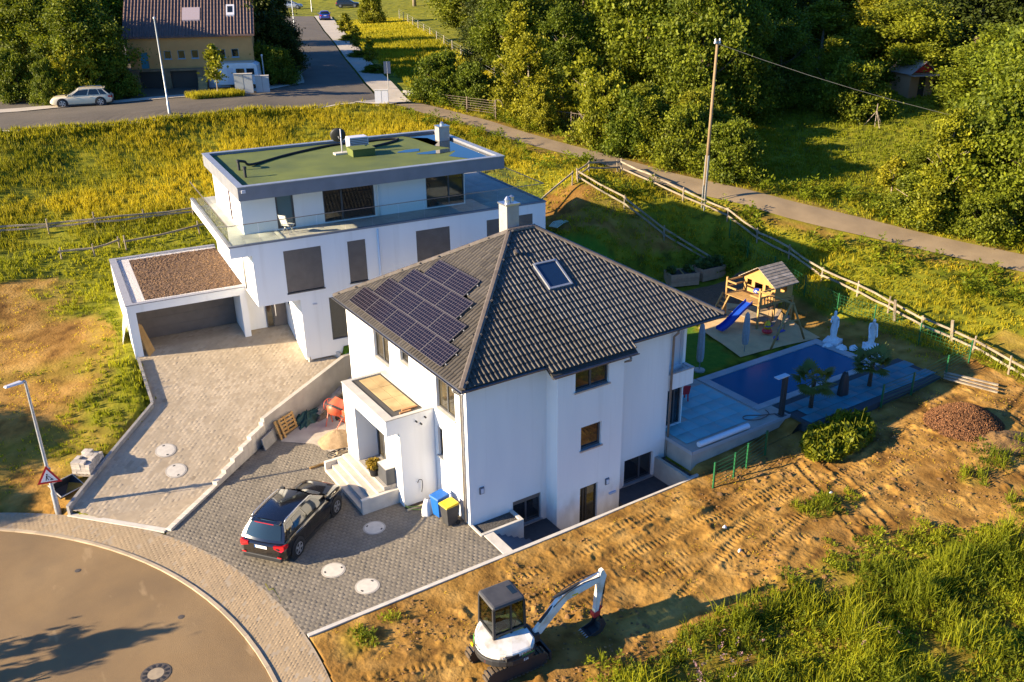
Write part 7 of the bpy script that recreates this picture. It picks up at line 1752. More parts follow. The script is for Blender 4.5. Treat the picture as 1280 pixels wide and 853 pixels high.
b = MB(); b._add([(-.3, -.4, 2.1), (-.3, 3.3, 2.1), (1.2, 3.3, 3.2), (1.2, -.4, 3.2), (2.7, -.4, 2.1), (2.7, 3.3, 2.1)], [(0,3,2,1),(3,4,5,2)]); b.build('roof', mat('hut_roof', (.25, .20, .17), .8), hut); MB().box(-.3, 2.7, -1.0, -.03, 2.0, 2.06).build('porch_roof', MATS['hut_roof'], hut); MB().box(.92, 1.58, .08, .10, .1, 1.9).build('door', BLACKP, hut)
tp = thing('drying_post', 'thin tripod post standing on the sunny garden meadow', 'post', (53.5, 22.5, tz(53.5, 22.5))); MB().tube([(0, 0, 0), (0, 0, 1.9)], .04, 6).build('post', WOOD, tp)
for a in (0, 2.1, 4.2): MB().tube([(math.cos(a)*.9, math.sin(a)*.9, 0), (0, 0, 1.3)], .03, 5).build('strut', WOOD, tp)
# railing and gate just at the bottom left corner
bf = thing('bar_fence', 'dark bar fence at the very corner beside the round road', 'fence', (-17.6, 1.9, -.02), R_(4)); 
for k in range(5): MB().box(-3.5, 1.25, -.012, .012, .25+k*.25, .28+k*.25).build('bar', BLACKP, bf)
for x in (-3.5, -1.2, 1.25): MB().box(x-.03, x+.03, -.03, .03, -.1, 1.5).build('post', BLACKP, bf)
# ------------------------------------------------------------------ trees
def leaf_mat(name, a, b, trans=.35):
    M = bpy.data.materials.new(name); M.use_nodes = True
    nt = M.node_tree; N = nt.nodes; L = nt.links; p = N['Principled BSDF']; p.inputs['Roughness'].default_value = .6; p.inputs['Specular IOR Level'].default_value = .25
    at = N.new('ShaderNodeAttribute'); at.attribute_name = 'rnd'
    mx = N.new('ShaderNodeMix'); mx.data_type = 'RGBA'; mx.inputs[6].default_value = (*a, 1); mx.inputs[7].default_value = (*b, 1); L.new(at.outputs['Fac'], mx.inputs[0])
    oi = N.new('ShaderNodeObjectInfo'); hs = N.new('ShaderNodeHueSaturation'); L.new(mx.outputs[2], hs.inputs['Color'])
    r1 = N.new('ShaderNodeMapRange'); r1.inputs[3].default_value = .485; r1.inputs[4].default_value = .515; L.new(oi.outputs['Random'], r1.inputs[0]); L.new(r1.outputs[0], hs.inputs['Hue'])
    r2 = N.new('ShaderNodeMapRange'); r2.inputs[3].default_value = 1.2; r2.inputs[4].default_value = .8; L.new(oi.outputs['Random'], r2.inputs[0]); L.new(r2.outputs[0], hs.inputs['Value'])
    L.new(hs.outputs[0], p.inputs['Base Color'])
    t = N.new('ShaderNodeBsdfTranslucent'); L.new(hs.outputs[0], t.inputs[0])
    ms = N.new('ShaderNodeMixShader'); ms.inputs[0].default_value = trans; L.new(p.outputs[0], ms.inputs[1]); L.new(t.outputs[0], ms.inputs[2]); L.new(ms.outputs[0], N['Material Output'].inputs[0])
    MATS[name] = M; return M
LM = leaf_mat('leaf_mid', (.052, .078, .005), (.24, .27, .013)); LY = leaf_mat('leaf_light', (.11, .125, .006), (.36, .345, .015)); LD = leaf_mat('leaf_dark', (.016, .032, .006), (.085, .105, .011))
BARK = mat('bark', (.16, .115, .075), .95, (.09, .065, .045), 5, bump=.6, bscale=14, stretch=(3, 3, .6)); BARKL = mat('bark_pale', (.36, .29, .20), .9, (.22, .17, .12), 4, bump=.4, stretch=(3, 3, .6))
def crown_mesh(name, m, seed, H, z0, R, prof, nclu, per, rc, leaf, lean=(0, 0), flat=.8):
    """many small leaves on leaf clumps spread through a crown whose half-width at height fraction t is R*prof(t)"""
    r = np.random.default_rng(seed); P = []; D = []; RN = []
    for i in range(nclu):
        t = r.random(); a = r.uniform(0, 6.283); q = R*prof(t)*(.25 + .75*math.sqrt(r.random()))*r.uniform(.8, 1.12)
        c = np.array([q*math.cos(a) + lean[0]*t, q*math.sin(a) + lean[1]*t, z0 + (H-z0)*t*r.uniform(.95, 1.03)])
        k = rc*r.uniform(.6, 1.35)*(1.1 - .35*t)
        d = r.normal(size=(per, 3)); d[:, 2] += .35; d /= np.linalg.norm(d, axis=1)[:, None]
        rad = k*np.where(r.random(per) < .55, .55 + .5*r.random(per), np.abs(r.normal(0, .75, per)))
        out = np.array([math.cos(a), math.sin(a), .25])
        P.append(c + d*rad[:, None]*np.array([1, 1, flat]) + out*(np.abs(r.normal(0, .42, per))*k)[:, None]*(r.random(per) < .5)[:, None]); D.append(d); RN.append(np.clip(r.normal(.18 + .5*r.random(), .20, per) + .10*d[:, 2], 0, 1))
    P = np.concatenate(P); D = np.concatenate(D); n = len(P)
    a = r.normal(size=(n, 3)) + D*.9; a /= np.linalg.norm(a, axis=1)[:, None]
    b = np.cross(a, r.normal(size=(n, 3))); b /= np.linalg.norm(b, axis=1)[:, None]
    s = (leaf*(.55 + .9*r.random(n)))[:, None]; a = a*s*.8; b = b*s*.5
    V = np.stack([P-a*.9, P+b, P+a, P-b], 1).reshape(-1, 3)
    return np_mesh(name, V, np.arange(n*4).reshape(-1, 4), m, None, np.concatenate(RN))
def trunk_mesh(name, m, seed, H, r0, limbs, spread, start=.3):
    r = random.Random(seed); b = MB()
    top = (r.uniform(-.3, .3), r.uniform(-.3, .3), H*.86); mid = (r.uniform(-.2, .2), r.uniform(-.2, .2), H*.4)
    b.tube([(0, 0, -.4), (mid[0]*.4, mid[1]*.4, H*.18), mid, top], [r0*1.25, r0, r0*.7, r0*.15], 8)
    for i in range(limbs):
        t = r.uniform(start, .8); a = i*2.4 + r.uniform(-.4, .4); q = Vector((mid[0]*t, mid[1]*t, H*t)); L = spread*r.uniform(.6, 1.0)*(1.15-t)
        e = q + Vector((math.cos(a)*L, math.sin(a)*L, L*r.uniform(.45, .9)))
        b.tube([q, q.lerp(e, .5) + Vector((0, 0, -.05*L)), e], [r0*.42*(1.1-t), r0*.28*(1.1-t), r0*.06], 6)
    return b.build(name, m, smooth=True)
PROTO = {}
def proto(kind, crown, trunk, H, R):
    for o in (crown, trunk): C.objects.unlink(o)
    PROTO[kind] = (crown, trunk, H, R)
rnd_p = lambda t: math.sqrt(max(0, 1-(2*t-1)**2))**.8*.55 + .45*math.sin(math.pi*min(1, t*1.15+.08))
proto('broad', crown_mesh('crown', LM, 1, 10, 1.6, 4.2, rnd_p, 150, 400, 1.05, .155), trunk_mesh('trunk', BARK, 1, 10, .28, 9, 5), 10, 4.2)
proto('broad2', crown_mesh('crown', LM, 2, 10, 1.0, 4.4, lambda t: (1-t)**.5*.8+.25*math.sin(3*t), 150, 400, 1.0, .15), trunk_mesh('trunk', BARK, 2, 10, .25, 9, 5), 10, 4.2)
proto('airy', crown_mesh('crown', LM, 3, 12, 3.0, 3.4, rnd_p, 96, 360, .88, .15), trunk_mesh('trunk', BARKL, 3, 12, .22, 10, 4.2, .25), 12, 3.4)
proto('light', crown_mesh('crown', LY, 4, 6, .5, 2.6, lambda t: (1-t)**.45*(.75+.25*math.sin(5*t)), 95, 320, .58, .115), trunk_mesh('trunk', BARKL, 4, 6, .13, 9, 2.8, .12), 6, 2.6)
proto('shrub', crown_mesh('crown', LM, 5, 3.4, .1, 2.4, lambda t: (1-t*.8)**.6, 90, 300, .54, .11), trunk_mesh('trunk', BARK, 5, 3.2, .07, 9, 2.2, .05), 3.4, 2.4)
proto('shrub_light', crown_mesh('crown', LY, 6, 3.4, .1, 2.4, lambda t: (1-t*.8)**.6, 90, 300, .53, .108), trunk_mesh('trunk', BARKL, 6, 3.2, .07, 9, 2.2, .05), 3.4, 2.4)
proto('dark', crown_mesh('crown', LD, 7, 11, .8, 4.0, lambda t: (1-t)**.6*.95+.08, 150, 380, .95, .155, flat=.65), trunk_mesh('trunk', BARK, 7, 11, .26, 8, 4.5), 11, 4.0)
proto('column', crown_mesh('crown', LD, 8, 9, .2, 1.25, lambda t: (1-t)**.35*.9, 60, 150, .55, .22, flat=1.3), trunk_mesh('trunk', BARK, 8, 9, .14, 5, 1.0), 9, 1.25)
proto('spiky', crown_mesh('crown', LY, 9, 7.2, .3, 2.6, lambda t: (1-t)**.8*(.85+.3*math.sin(9*t)), 120, 290, .48, .115), trunk_mesh('trunk', BARKL, 9, 7.2, .15, 12, 2.9, .1), 7.2, 2.6)
proto('sapling', crown_mesh('crown', LY, 10, 4.2, 1.7, .75, lambda t: math.sin(math.pi*min(1, t+.15))**.7, 22, 90, .36, .15), trunk_mesh('trunk', BARKL, 10, 4.2, .05, 6, 1.0, .4), 4.2, .75)
proto('fruit', crown_mesh('crown', LY, 11, 5.6, 1.7, 2.1, rnd_p, 38, 95, .62, .22), trunk_mesh('trunk', BARKL, 11, 5.6, .11, 9, 2.6, .3), 5.6, 2.1)
_used = set(); _rt = random.Random(99)
def tree(kind, x, y, h, r, label, name='tree', group=None, cat=None, z=None, spread=None):
    cr, tr, H, R = PROTO[kind]
    for _ in range(12):
        e_ = float(edge_dist(PATH, np.array([x]), np.array([y]), False)[0])
        if y > 50 or x < 20 or e_ > r*.8 + 1.4: break
        x += .25*(1 if True else 0); y += .10
    t = thing(name, label, cat or ('bush' if name.endswith('bush') or name.endswith('shrub') else 'tree'), (x, y, (tz(x, y) if z is None else z) - .05), _rt.uniform(0, 6.28), group)
    t.scale = (r/R, r/R, h/H)
    for o in (tr, cr):
        c = o.copy(); C.objects.link(c); c.parent = t
    return t
G1 = 'trees along the path'; G2 = 'trees in the garden behind the meadow'; G3 = 'trees by the far road'
tree('shrub_light', 29.3, 30.0, 5.2, 2.5, 'light willow-like bush directly right of the gravel apron', 'bush', G1)
tree('light', 28.6, 25.9, 5.2, 2.6, 'yellow-green bushy tree at the left foot of the tall trees by the path', 'tree', G1)
tree('shrub', 30.5, 27.4, 4.4, 2.4, 'mid green undergrowth bush between the willow-like bush and the tall trees', 'bush', G1)
tree('broad', 42.1, 38.8, 13.6, 5.4, 'tall full tree behind the yellow-green bush by the path', 'tree', G1)
tree('airy', 44.1, 36.0, 14.4, 4.1, 'tall airy tree with pale trunks showing left of the power pole', 'tree', G1)
tree('broad', 41.5, 31.2, 12.2, 4.1, 'dense dark-shaded tree right behind the power pole', 'tree', G1)
tree('broad2', 45.0, 30.6, 10.2, 3.2, 'broad tree to the right of the power pole', 'tree', G1)
tree('shrub', 31.4, 23.0, 4.2, 2.5, 'leafy bush at the path edge left of the pole foot', 'bush', G1); tree('shrub', 33.6, 20.2, 3.8, 2.3, 'leafy bush at the path edge right of the pole foot', 'bush', G1); tree('light', 34.2, 24.6, 5.0, 2.6, 'light small tree in front of the tall trees behind the pole', 'tree', G1); tree('shrub_light', 36.0, 21.4, 3.2, 2.0, 'light bush at the left edge of the garden meadow', 'bush', G1); tree('shrub', 38.2, 27.4, 4.4, 2.8, 'shaded bush under the tall trees beside the meadow', 'bush', G1); tree('shrub', 33.8, 29.6, 4.2, 2.6, 'bush behind the willow-like bush at the foot of the tall trees', 'bush', G1)
tree('airy', 48.5, 42.5, 15, 5.0, 'tall airy tree in the second row above the tall group', 'tree', G1)
tree('light', 29.8, 39.8, 6.8, 3.0, 'light green bushy tree just left of the garden gate', 'tree', G1); tree('airy', 35.5, 43.0, 8.8, 2.6, 'slender tree with a bare pale trunk behind the garden gate', 'tree', G1)
tree('fruit', 33.2, 36.4, 5.8, 2.0, 'small fruit tree standing in the shade behind the garden gate', 'tree', G1); tree('spiky', 32.8, 46.0, 8.4, 3.2, 'pointed yellow-green tree above the field gate', 'tree', G1)
tree('shrub_light', 27.2, 36.0, 3.4, 1.6, 'light bush between the field gate and the garden gate', 'bush', G1)
tree('shrub', 25.8, 48.4, 4.0, 2.7, 'round green bush beside the start of the path', 'bush', G1); tree('shrub', 27.6, 45.6, 3.4, 2.2, 'dark bush behind the field gate', 'bush', G1); tree('shrub_light', 29.6, 52.5, 3.0, 2.4, 'light bush in the tall grass left of the mesh fence', 'bush', G1)
tree('spiky', 39.7, 7.2, 7.4, 2.7, 'pointed light tree with ragged sides at the right of the path', 'tree', G1); tree('shrub', 38.2, 7.9, 3.0, 2.4, 'low bush at the left foot of the ragged tree', 'bush', G1); tree('shrub', 40.2, 4.6, 3.0, 2.2, 'low bush at the right foot of the ragged tree', 'bush', G1)
tree('broad', 44.2, 4.6, 10.6, 3.9, 'big light green tree at the right edge above the path', 'tree', G1); tree('broad2', 50.5, 7.2, 12.2, 5.0, 'larger tree behind the one at the right edge', 'tree', G1); tree('shrub', 43.0, 8.2, 3.6, 2.4, 'dark bush between the ragged tree and the right edge tree', 'bush', G1); tree('broad', 47.5, 0.5, 10.5, 4.2, 'tree cut off by the right picture edge below the big light tree', 'tree', G1)
tree('fruit', 42.6, 12.6, 2.6, 1.1, 'small dry half-bare shrub on the meadow left of the ragged tree', 'shrub', G1)
tree('shrub', 54.5, 25.8, 4.4, 3.0, 'round bush on the garden meadow left of the tripod post', 'bush', G2); tree('light', 57.8, 31.0, 5.0, 2.6, 'small light tree farther up the garden meadow', 'tree', G2)
tree('broad2', 63.4, 17.8, 7.2, 5.0, 'wide bright tree in front of the garden hut, to its right', 'tree', G2); tree('broad', 61.0, 13.2, 9.0, 5.0, 'large bright tree right of the garden hut', 'tree', G2); tree('dark', 78.5, 29.5, 13, 6.5, 'big dark tree with drooping layers behind the garden hut', 'tree', G2)
tree('light', 64, 37.6, 6.6, 4.6, 'sunlit orchard tree above the left end of the garden meadow', 'tree', G2); tree('light', 68.5, 35.2, 7.4, 4.4, 'sunlit orchard tree in the middle above the garden meadow', 'tree', G2); tree('light', 77, 37, 7.6, 4.6, 'sunlit orchard tree farther back above the garden hut', 'tree', G2); tree('broad', 57.2, 38.4, 8.0, 3.8, 'green orchard tree at the meadow edge behind the tall trees', 'tree', G2); tree('broad2', 50.8, 31, 7.2, 3.0, 'green tree closing the meadow on its left side', 'tree', G2)
tree('shrub', 48.5, 13.6, 2.2, 2.2, 'dark bush in the shade on the near part of the garden meadow', 'bush', G2); tree('shrub', 52.4, 12.6, 3.4, 2.6, 'shaded bush behind the ragged tree', 'bush', G2)
# by the far road
tree('broad', -1.0, 66.2, 8.4, 4.1, 'big sunlit tree behind the cream car', 'tree', G3); tree('shrub_light', -2.2, 63.2, 4.4, 2.6, 'leafy hedge bush directly behind the cream car', 'bush', G3); tree('shrub', -4.9, 62.3, 3.6, 1.2, 'narrow end of the hedge beside the dark garage', 'bush', G3); tree('shrub', .8, 63.0, 3.4, 2.0, 'hedge bush behind the rear of the cream car', 'bush', G3); tree('shrub', -6.8, 65.5, 4.0, 2.0, 'flowering bush above the dark garage roof', 'bush', G3)
tree('dark', -5.4, 75, 13, 5.2, 'dark spruce-like tree at the top left corner', 'tree', G3); tree('dark', -9.8, 77, 12, 5, 'dark tree at the left edge above the garage', 'tree', G3); tree('broad', -4.4, 71, 8.5, 4.0, 'shaded tree between the dark trees and the sunlit one', 'tree', G3); tree('broad', .5, 86, 12.5, 6, 'large tree far behind the sunlit one at the top left', 'tree', G3); tree('broad2', 4.6, 84, 11, 4.2, 'tree at the upper left corner of the ochre house', 'tree', G3); tree('light', 1.6, 65.2, 3.8, 1.3, 'small light shrub at the left wall of the ochre house', 'shrub', G3)
tree('column', 14.7, 65.8, 10.4, 1.3, 'narrow dark columnar conifer right of the ochre house', 'tree', G3); tree('column', 16.6, 69.5, 11, 1.5, 'second columnar conifer behind the narrow one', 'tree', G3); tree('dark', 17.2, 66.5, 6.0, 2.8, 'dark rounded tree at the corner of the side street', 'tree', G3); tree('shrub', 15.6, 62.8, 3.4, 2.0, 'dark hedge bush behind the caravan', 'bush', G3); tree('shrub', 13.8, 63.6, 3.6, 1.6, 'dark shrub between caravan and ochre house', 'bush', G3)
tree('dark', 19.0, 74, 8.5, 3.2, 'dark tree on the left side of the side street', 'tree', G3); tree('broad', 20.8, 86, 9, 3.2, 'tree farther up the left side of the side street', 'tree', G3); tree('dark', 25.5, 98, 10, 3.6, 'tall dark tree far up the left side of the side street', 'tree', G3)
tree('sapling', 8.2, 57.4, 4.4, .95, 'young yellow-green street tree with a stake in front of the ochre house', 'tree', G3); tree('sapling', 26.9, 65.8, 3.6, .7, 'nearest sapling on the side street pavement', 'tree', G3); tree('sapling', 31.8, 80.5, 3.6, .75, 'second sapling up the side street pavement', 'tree', G3); tree('sapling', 38.2, 98.5, 3.6, .9, 'farthest sapling up the side street pavement', 'tree', G3)
tree('shrub', 27.2, 65.4, .9, 1.5, 'low planting round the nearest sapling', 'bush', G3); tree('shrub', 32.0, 80.2, .9, 1.5, 'low planting round the second sapling', 'bush', G3); tree('shrub', 38.5, 98.2, .9, 1.6, 'low planting round the farthest sapling', 'bush', G3)
tree('shrub_light', 54.5, 125.5, 5.2, 2.4, 'bright bush on the dry verge near the far crossing', 'bush', G3)
# the dense wood behind: trees nobody could tell apart
G4 = 'trees of the dense wood'
i = 0
for px_, py_, hh in [(38,56,9),(42,62,10),(46,54,11),(50,66,11),(47,78,11),(54,82,12),(58,72,12),(58,58,13),(64,50,13),(63,64,13),(60,94,12),(66,104,13),(68,84,14),(72,94,14),(72,116,14),(70,72,14),(76,62,14),(70,48,13),(78,48,13),(84,58,15),(80,76,15),(84,90,15),(80,106,15),(90,72,16),(94,88,16),(90,106,16),(84,126,15),(78,132,14),(96,124,16),(88,44,14),(96,56,15),(100,70,16),(86,30,13),(94,34,14),(104,46,15),(104,90,17),(112,62,16),(112,78,17),(114,104,17),(88,16,12),(96,10,13),(72,18,10),(76,8,11),(66,6,10),(58,2,10),(60,10,9),(104,22,14),(114,34,15),(70,-4,11),(124,50,16),(124,90,18),(104,140,16),(76,152,13),(90,152,14),(118,130,18),(45,70,10),(66,28,7.5)]:
    kd = ('broad', 'dark', 'broad2', 'broad', 'airy', 'dark')[i % 6]; i += 1
    tree(kd, px_ + _rt.uniform(-1.5, 1.5), py_ + _rt.uniform(-1.5, 1.5), hh*_rt.uniform(.9, 1.15), _rt.uniform(4.0, 5.4), 'one of the many close-standing green trees of the wood', 'tree', G4)
# trees beyond the left picture edge, which throw the shadows on the earth
tree('broad', -30.5, 20.5, 6.3, 3.6, 'tree outside the left picture edge shading the bare earth', 'tree'); tree('fruit', -23.8, 4.2, 4.4, 1.1, 'thin tree outside the lower left corner shading the round road', 'tree', z=0)
tree('broad2', -28, 15.6, 5.2, 2.2, 'second tree outside the left picture edge near the road', 'tree', z=.2)
# bamboo-like bush by the fence
bb_ = thing('garden_bush', 'broad bamboo-like bush between the fence posts and the pool', 'bush', (17.2, -3.75, gz(17.2, -3.75)))
r = np.random.default_rng(5); n = 13000; q = r.random(n); a = r.uniform(0, 6.283, n); rr = np.sqrt(r.random(n)); hz = (.98 - .4*rr**2) * (.7+.22*np.sin(3*a)+.22*np.sin(7*a+1))
P = np.stack([2.35*rr*np.cos(a), 1.15*rr*np.sin(a) + .25*np.cos(a), .1 + hz*(.2+.8*q) + np.where(r.random(n) < .12, .3*r.random(n), 0)], 1)
leaf_quads('leaves', leaf_mat('bamboo_leaf', (.06, .09, .006), (.25, .26, .012), .4), bb_, P, .13, r, None, .9, 2.4)
b = MB()
for k in range(26): aa = k*2.4; q_ = .9*math.sqrt((k+.5)/26); b.tube([(1.9*q_*math.cos(aa), .8*q_*math.sin(aa), -.05), (2.2*q_*math.cos(aa), .95*q_*math.sin(aa), 1.2)], .014, 4)
b.build('stem', LY, bb_)

# ------------------------------------------------------------------ grass and weeds (real blades, joined)
GRASS = leaf_mat('meadow_blade', (.21, .215, .009), (.58, .46, .020), .5)
GRASS_G = leaf_mat('green_blade', (.12, .155, .007), (.36, .36, .014), .5)
WEED = leaf_mat('weed_leaf', (.075, .110, .006), (.28, .31, .012), .45)
def blades(name, X, Y, Z, H, Wd, per, m, rnd, lean=.35, seed=0, spread=.10):
    r = np.random.default_rng(seed); n = len(X); N_ = n*per
    x = np.repeat(X, per) + r.normal(0, spread, N_); y = np.repeat(Y, per) + r.normal(0, spread, N_); z = np.repeat(Z, per); h = np.repeat(H, per)*r.uniform(.55, 1.15, N_)
    a = r.uniform(0, 6.283, N_); l = np.abs(r.normal(0, lean, N_))*h; w = np.repeat(Wd, per)*r.uniform(.7, 1.3, N_)
    dx, dy = np.cos(a), np.sin(a); ca = r.uniform(0, 6.283, N_); wx, wy = np.cos(ca)*w/2, np.sin(ca)*w/2
    b0 = np.stack([x, y, z-.03], 1); mid = np.stack([x+dx*l*.35, y+dy*l*.35, z+h*.55], 1); tip = np.stack([x+dx*l, y+dy*l, z+h], 1); wv = np.stack([wx, wy, np.zeros(N_)], 1)
    V = np.stack([b0, mid+wv, tip, mid-wv], 1).reshape(-1, 3)
    o = np_mesh(name, V, np.arange(N_*4).reshape(-1, 4), m, None, np.clip(np.repeat(rnd, per) + r.normal(0, .15, N_), 0, 1))
    return tag(o, kind='stuff')
def scatter(x0, x1, y0, y1, dens, seed):
    r = np.random.default_rng(seed); n = int((x1-x0)*(y1-y0)*dens); return r.uniform(x0, x1, n), r.uniform(y0, y1, n), r
BUILT = [[h2(-5.0, 2.8), h2(.8, 2.8), h2(.8, -.2), h2(17.2, -.2), h2(17.2, 10.9), h2(.8, 11.6), h2(-5, 11.6)], DRIVE2, LOT1, SLABS, SAND, MULCH]
def free(X, Y, path_w=1.5):
    k = np.ones(X.shape, bool)
    for p in BUILT: k &= ~inside(p, X, Y)
    k &= edge_dist(PATH, X, Y, False) > path_w
    k &= ~inside(STREET, X, Y) & (edge_dist(STREET, X, Y) > .3)
    k &= ~inside([(17.0, 48.8), (20.4, 47.4), (22.8, 47.8), (33, 80), (54.8, 145), (51, 146)], X, Y)
    k &= (X-RO_C[0])**2 + (Y-RO_C[1])**2 > (RO_R+.12)**2
    return k
def in_lot(X, Y): return (X > LOTX0) & (X < LOTX1) & (Y > LOTY0) & (Y < LOTY1)
# meadow behind the houses, tall
X, Y, r = scatter(-32, 24, 30, 51.2, 17, 1); k = free(X, Y) & (Y > 31.5 - .25*np.clip(X, -99, 6)); X, Y = X[k], Y[k]
cl = fbm(X, Y, 3.0, 4); k = r.random(len(X)) < np.clip(cl*2.0 - .25, .15, 1); X, Y, cl = X[k], Y[k], cl[k]
big = fbm(X+50, Y*1.6, 9, 3)
blades('meadow_grass', X, Y, ground_z(X, Y), .30 + .34*np.clip(cl*1.5-.3, 0, 1), np.full(len(X), .042), 8, GRASS, np.clip(big*1.6-.35 + (cl-.5)*.5, 0, 1), seed=1)
# greener growth next to the garage, along fences and kerbs
X, Y, r = scatter(-30, 14, 11, 34, 16, 2); k = free(X, Y) & ~in_lot(X, Y); X, Y = X[k], Y[k]; dm = dirt_mask(X, Y); k = (r.random(len(X)) > dm*1.15 + .02) & (lawn_mask(X, Y) < .5); X, Y, dm = X[k], Y[k], dm[k]; cl = fbm(X, Y, 1.6, 4)
blades('yard_grass', X, Y, ground_z(X, Y), (.10 + .34*np.clip(cl*1.7-.4, 0, 1))*(1.1-dm*.8), np.full(len(X), .05), 6, GRASS_G, np.clip(fbm(X+9, Y, 4, 3)*1.6-.35, 0, 1), seed=2, spread=.07)
X, Y, r = scatter(-26, -8.5, 13, 30, 8, 12); k = free(X, Y) & (dirt_mask(X, Y) > .5) & (fbm(X, Y, 1.2, 3) > .5); X, Y = X[k], Y[k]
blades('dry_tufts', X, Y, ground_z(X, Y), np.full(len(X), .10), np.full(len(X), .03), 4, GRASS, np.full(len(X), .9), seed=21, lean=.8)
# slope with the rail fences and between fence and path
X, Y, r = scatter(13.5, 46, -14, 47, 13, 3); k = free(X, Y, 1.45) & ~in_lot(X, Y) & (lawn_mask(X, Y) < .5) & ((X > 27.2) | (Y > 20)); X, Y = X[k], Y[k]; dm = dirt_mask(X, Y); k = r.random(len(X)) > dm*.95; X, Y, dm = X[k], Y[k], dm[k]; cl = fbm(X, Y, 1.8, 4)
blades('slope_grass', X, Y, ground_z(X, Y), (.12 + .30*np.clip(cl*1.8-.5, 0, 1))*(1-.5*dm), np.full(len(X), .055), 5, GRASS, np.clip(fbm(X+31, Y, 5, 4)*1.9-.55, 0, 1), seed=3)
X, Y, r = scatter(14.5, 27.5, 15.5, 26, 16, 33); k = free(X, Y, 1.45) & (lawn_mask(X, Y) < .5); X, Y = X[k], Y[k]; dm = dirt_mask(X, Y); k = r.random(len(X)) > dm*.75; X, Y, dm = X[k], Y[k], dm[k]
blades('bank_tufts', X, Y, ground_z(X, Y), .12 + .30*np.clip(fbm(X, Y, 1.4, 4)*2-.6, 0, 1), np.full(len(X), .045), 6, GRASS, np.clip(fbm(X+31, Y, 3, 4)*1.9-.35, 0, 1), seed=34, lean=.6)
# leafy growth along the path and on the bank
X, Y, r = scatter(20, 48, -14, 50, 2.2, 4); e = edge_dist(PATH, X, Y, False); k = free(X, Y, 1.6) & ~in_lot(X, Y) & (e < 5.5) & (fbm(X, Y, 3, 3) > .50) & (lawn_mask(X, Y) < .5); X, Y = X[k], Y[k]
def weeds(name, X, Y, Z, H, per, leaf, m, rnd, seed, spread=.16):
    r = np.random.default_rng(seed); n = len(X); N_ = n*per; t = r.random(N_)
    h = np.repeat(H, per); a = r.uniform(0, 6.283, N_); q = spread*(1.15-t)*np.sqrt(r.random(N_))
    lx, ly = np.repeat(r.normal(0, .10, n), per)*t, np.repeat(r.normal(0, .10, n), per)*t
    P = np.stack([np.repeat(X, per) + q*np.cos(a) + lx, np.repeat(Y, per) + q*np.sin(a) + ly, np.repeat(Z, per) + h*(.12+.88*t)], 1)
    d = np.stack([np.cos(a), np.sin(a), .55+0*a], 1); d += r.normal(0, .25, d.shape); d /= np.linalg.norm(d, axis=1)[:, None]
    b = np.cross(d, r.normal(0, .3, d.shape) + np.array([0, 0, 1.])); b /= np.linalg.norm(b, axis=1)[:, None]; s = (leaf*(.6+.8*r.random(N_))*(1.2-.5*t))[:, None]
    V = np.stack([P, P + d*s*.5 + b*s*.23, P + d*s, P + d*s*.5 - b*s*.23], 1).reshape(-1, 3)
    o = np_mesh(name, V, np.arange(N_*4).reshape(-1, 4), m, None, np.clip(np.repeat(rnd, per) + .25*(t-.5) + r.normal(0, .12, N_), 0, 1)); return tag(o, kind='stuff')
weeds('path_weeds', X, Y, ground_z(X, Y), r.uniform(.4, 1.1, len(X)), 34, .26, WEED, np.clip(fbm(X+3, Y, 3, 2)*1.4-.1, 0, 1), 4, .4)
# building ground: the green corner
X, Y, r = scatter(-6, 30, -17.4, -2.4, 42, 5); g = lot_green(X, Y); hole = fbm(X-13, Y+21, 1.1, 4); k = (r.random(len(X)) < g*.95*np.clip((hole-.25)*7, .05, 1)); X, Y, g = X[k], Y[k], g[k]; cl = fbm(X+7, Y, 1.5, 4); ht = (.08 + .85*np.clip(cl*2.2-.72, 0, 1))*np.clip(.3+g*.8, 0, 1)
weeds('weeds', X, Y, lot_z(X, Y), ht, 18, .12, WEED, np.clip(fbm(X, Y+5, 1.6, 4)*2.8-.95, 0, 1), 5, .15)
k = r.random(len(X)) < .5; X2, Y2 = X[k], Y[k]
blades('weed_grass', X2, Y2, lot_z(X2, Y2), ht[k]*1.45 + .10, np.full(len(X2), .030), 6, GRASS_G, np.clip(fbm(X2+11, Y2, 2, 3)*1.8-.4, 0, 1), seed=6, spread=.08)
X, Y, r = scatter(-7.2, 31, -12, -2.2, 5, 15); k = (lot_green(X, Y) < .45) & (fbm(X, Y, 1.1, 3) > .56) & (np.hypot(X-ex, Y-ey) > 1.8); X, Y = X[k], Y[k]
blades('dry_tufts', X, Y, lot_z(X, Y), np.full(len(X), .07), np.full(len(X), .025), 4, GRASS, np.full(len(X), .85), seed=22, lean=.9)
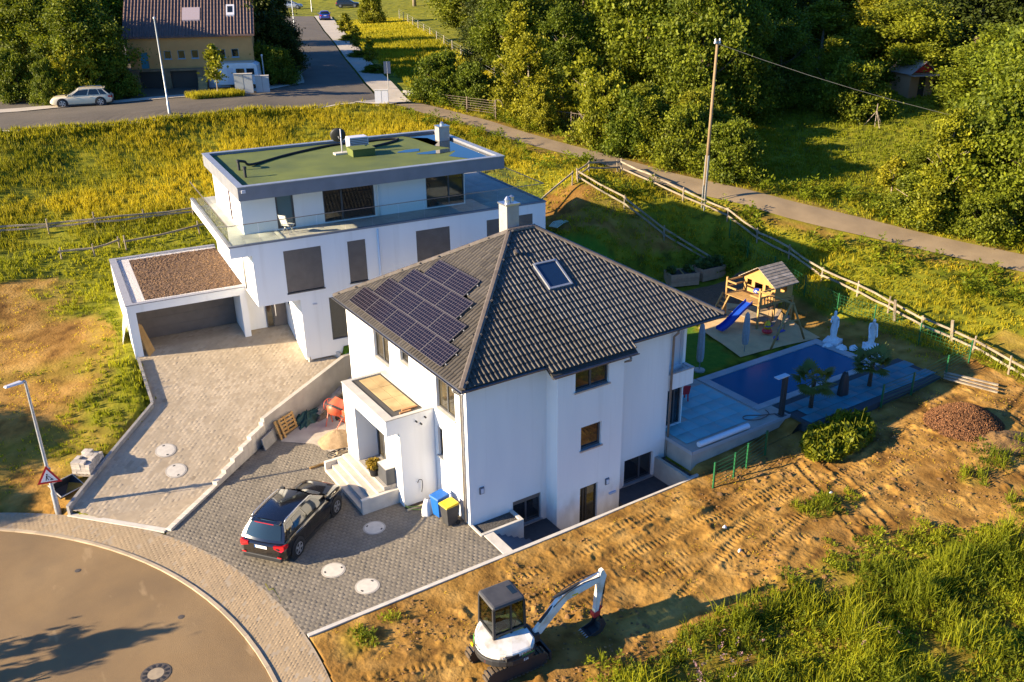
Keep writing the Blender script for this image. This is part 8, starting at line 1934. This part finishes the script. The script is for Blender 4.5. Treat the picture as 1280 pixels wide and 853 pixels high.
pts = [(2.6, -10.4, 10), (3.6, -10.8, 9), (1.2, -11.8, 9), (8.2, -12.2, 8)]
X = np.concatenate([NP.normal(a, .45, n) for a, b_, n in pts]); Y = np.concatenate([NP.normal(b_, .45, n) for a, b_, n in pts])
o = weeds('pink_flowers', X, Y, lot_z(X, Y)+.55, NP.uniform(.18, .34, len(X)), 16, .055, leaf_mat('pink_petal', (.34, .17, .20), (.46, .28, .32), .2), np.full(len(X), .5), 8, .04)
# beyond the path and along the side street
X, Y, r = scatter(30, 82, -8, 62, 9, 7); k = free(X, Y, 1.5) & (edge_dist(PATH, X, Y, False) > 1.5) & ((X - 30) > -.35*(Y-20)) ; X, Y = X[k], Y[k]; k = ~((X < 46) & (Y < 47) & (r.random(len(X)) < .3)); X, Y = X[k], Y[k]
blades('garden_meadow', X, Y, tz0(X, Y), .14 + .2*fbm(X, Y, 2.5, 3), np.full(len(X), .08), 4, GRASS_G, np.clip(fbm(X, Y, 7, 4)*1.9-.4, 0, 1), seed=7)
X, Y, r = scatter(23, 64, 49, 135, 7, 8); k = free(X, Y, 1.5) & (X < 34 + .36*(Y-49)) & (X > 24.5 + .30*(Y-50)); X, Y = X[k], Y[k]; dist = np.clip((Y-110)/20, 0, 1)
blades('verge_grass', X, Y, tz0(X, Y), (.35 + .5*fbm(X, Y, 4, 3))*(1-.85*dist), np.full(len(X), .10), 5, GRASS, np.clip(fbm(X+4, Y, 8, 3)*1.5-.1 + dist*.6, 0, 1), seed=8)
X, Y, r = scatter(-24, 18.5, 49.6, 51.4, 22, 9); k = ~inside(STREET, X, Y) & (edge_dist(STREET, X, Y) > .25); X, Y = X[k], Y[k]
blades('bank_grass', X, Y, tz0(X, Y), np.full(len(X), .55), np.full(len(X), .07), 6, GRASS, np.clip(fbm(X, Y, 5, 3)*1.3, 0, 1), seed=9)
X, Y, r = scatter(5.8, 10.4, 56.6, 58.9, 40, 10)
blades('kerb_planting', X, Y, tz0(X, Y)+.1, np.full(len(X), .6), np.full(len(X), .06), 6, GRASS, np.full(len(X), .55), seed=10)
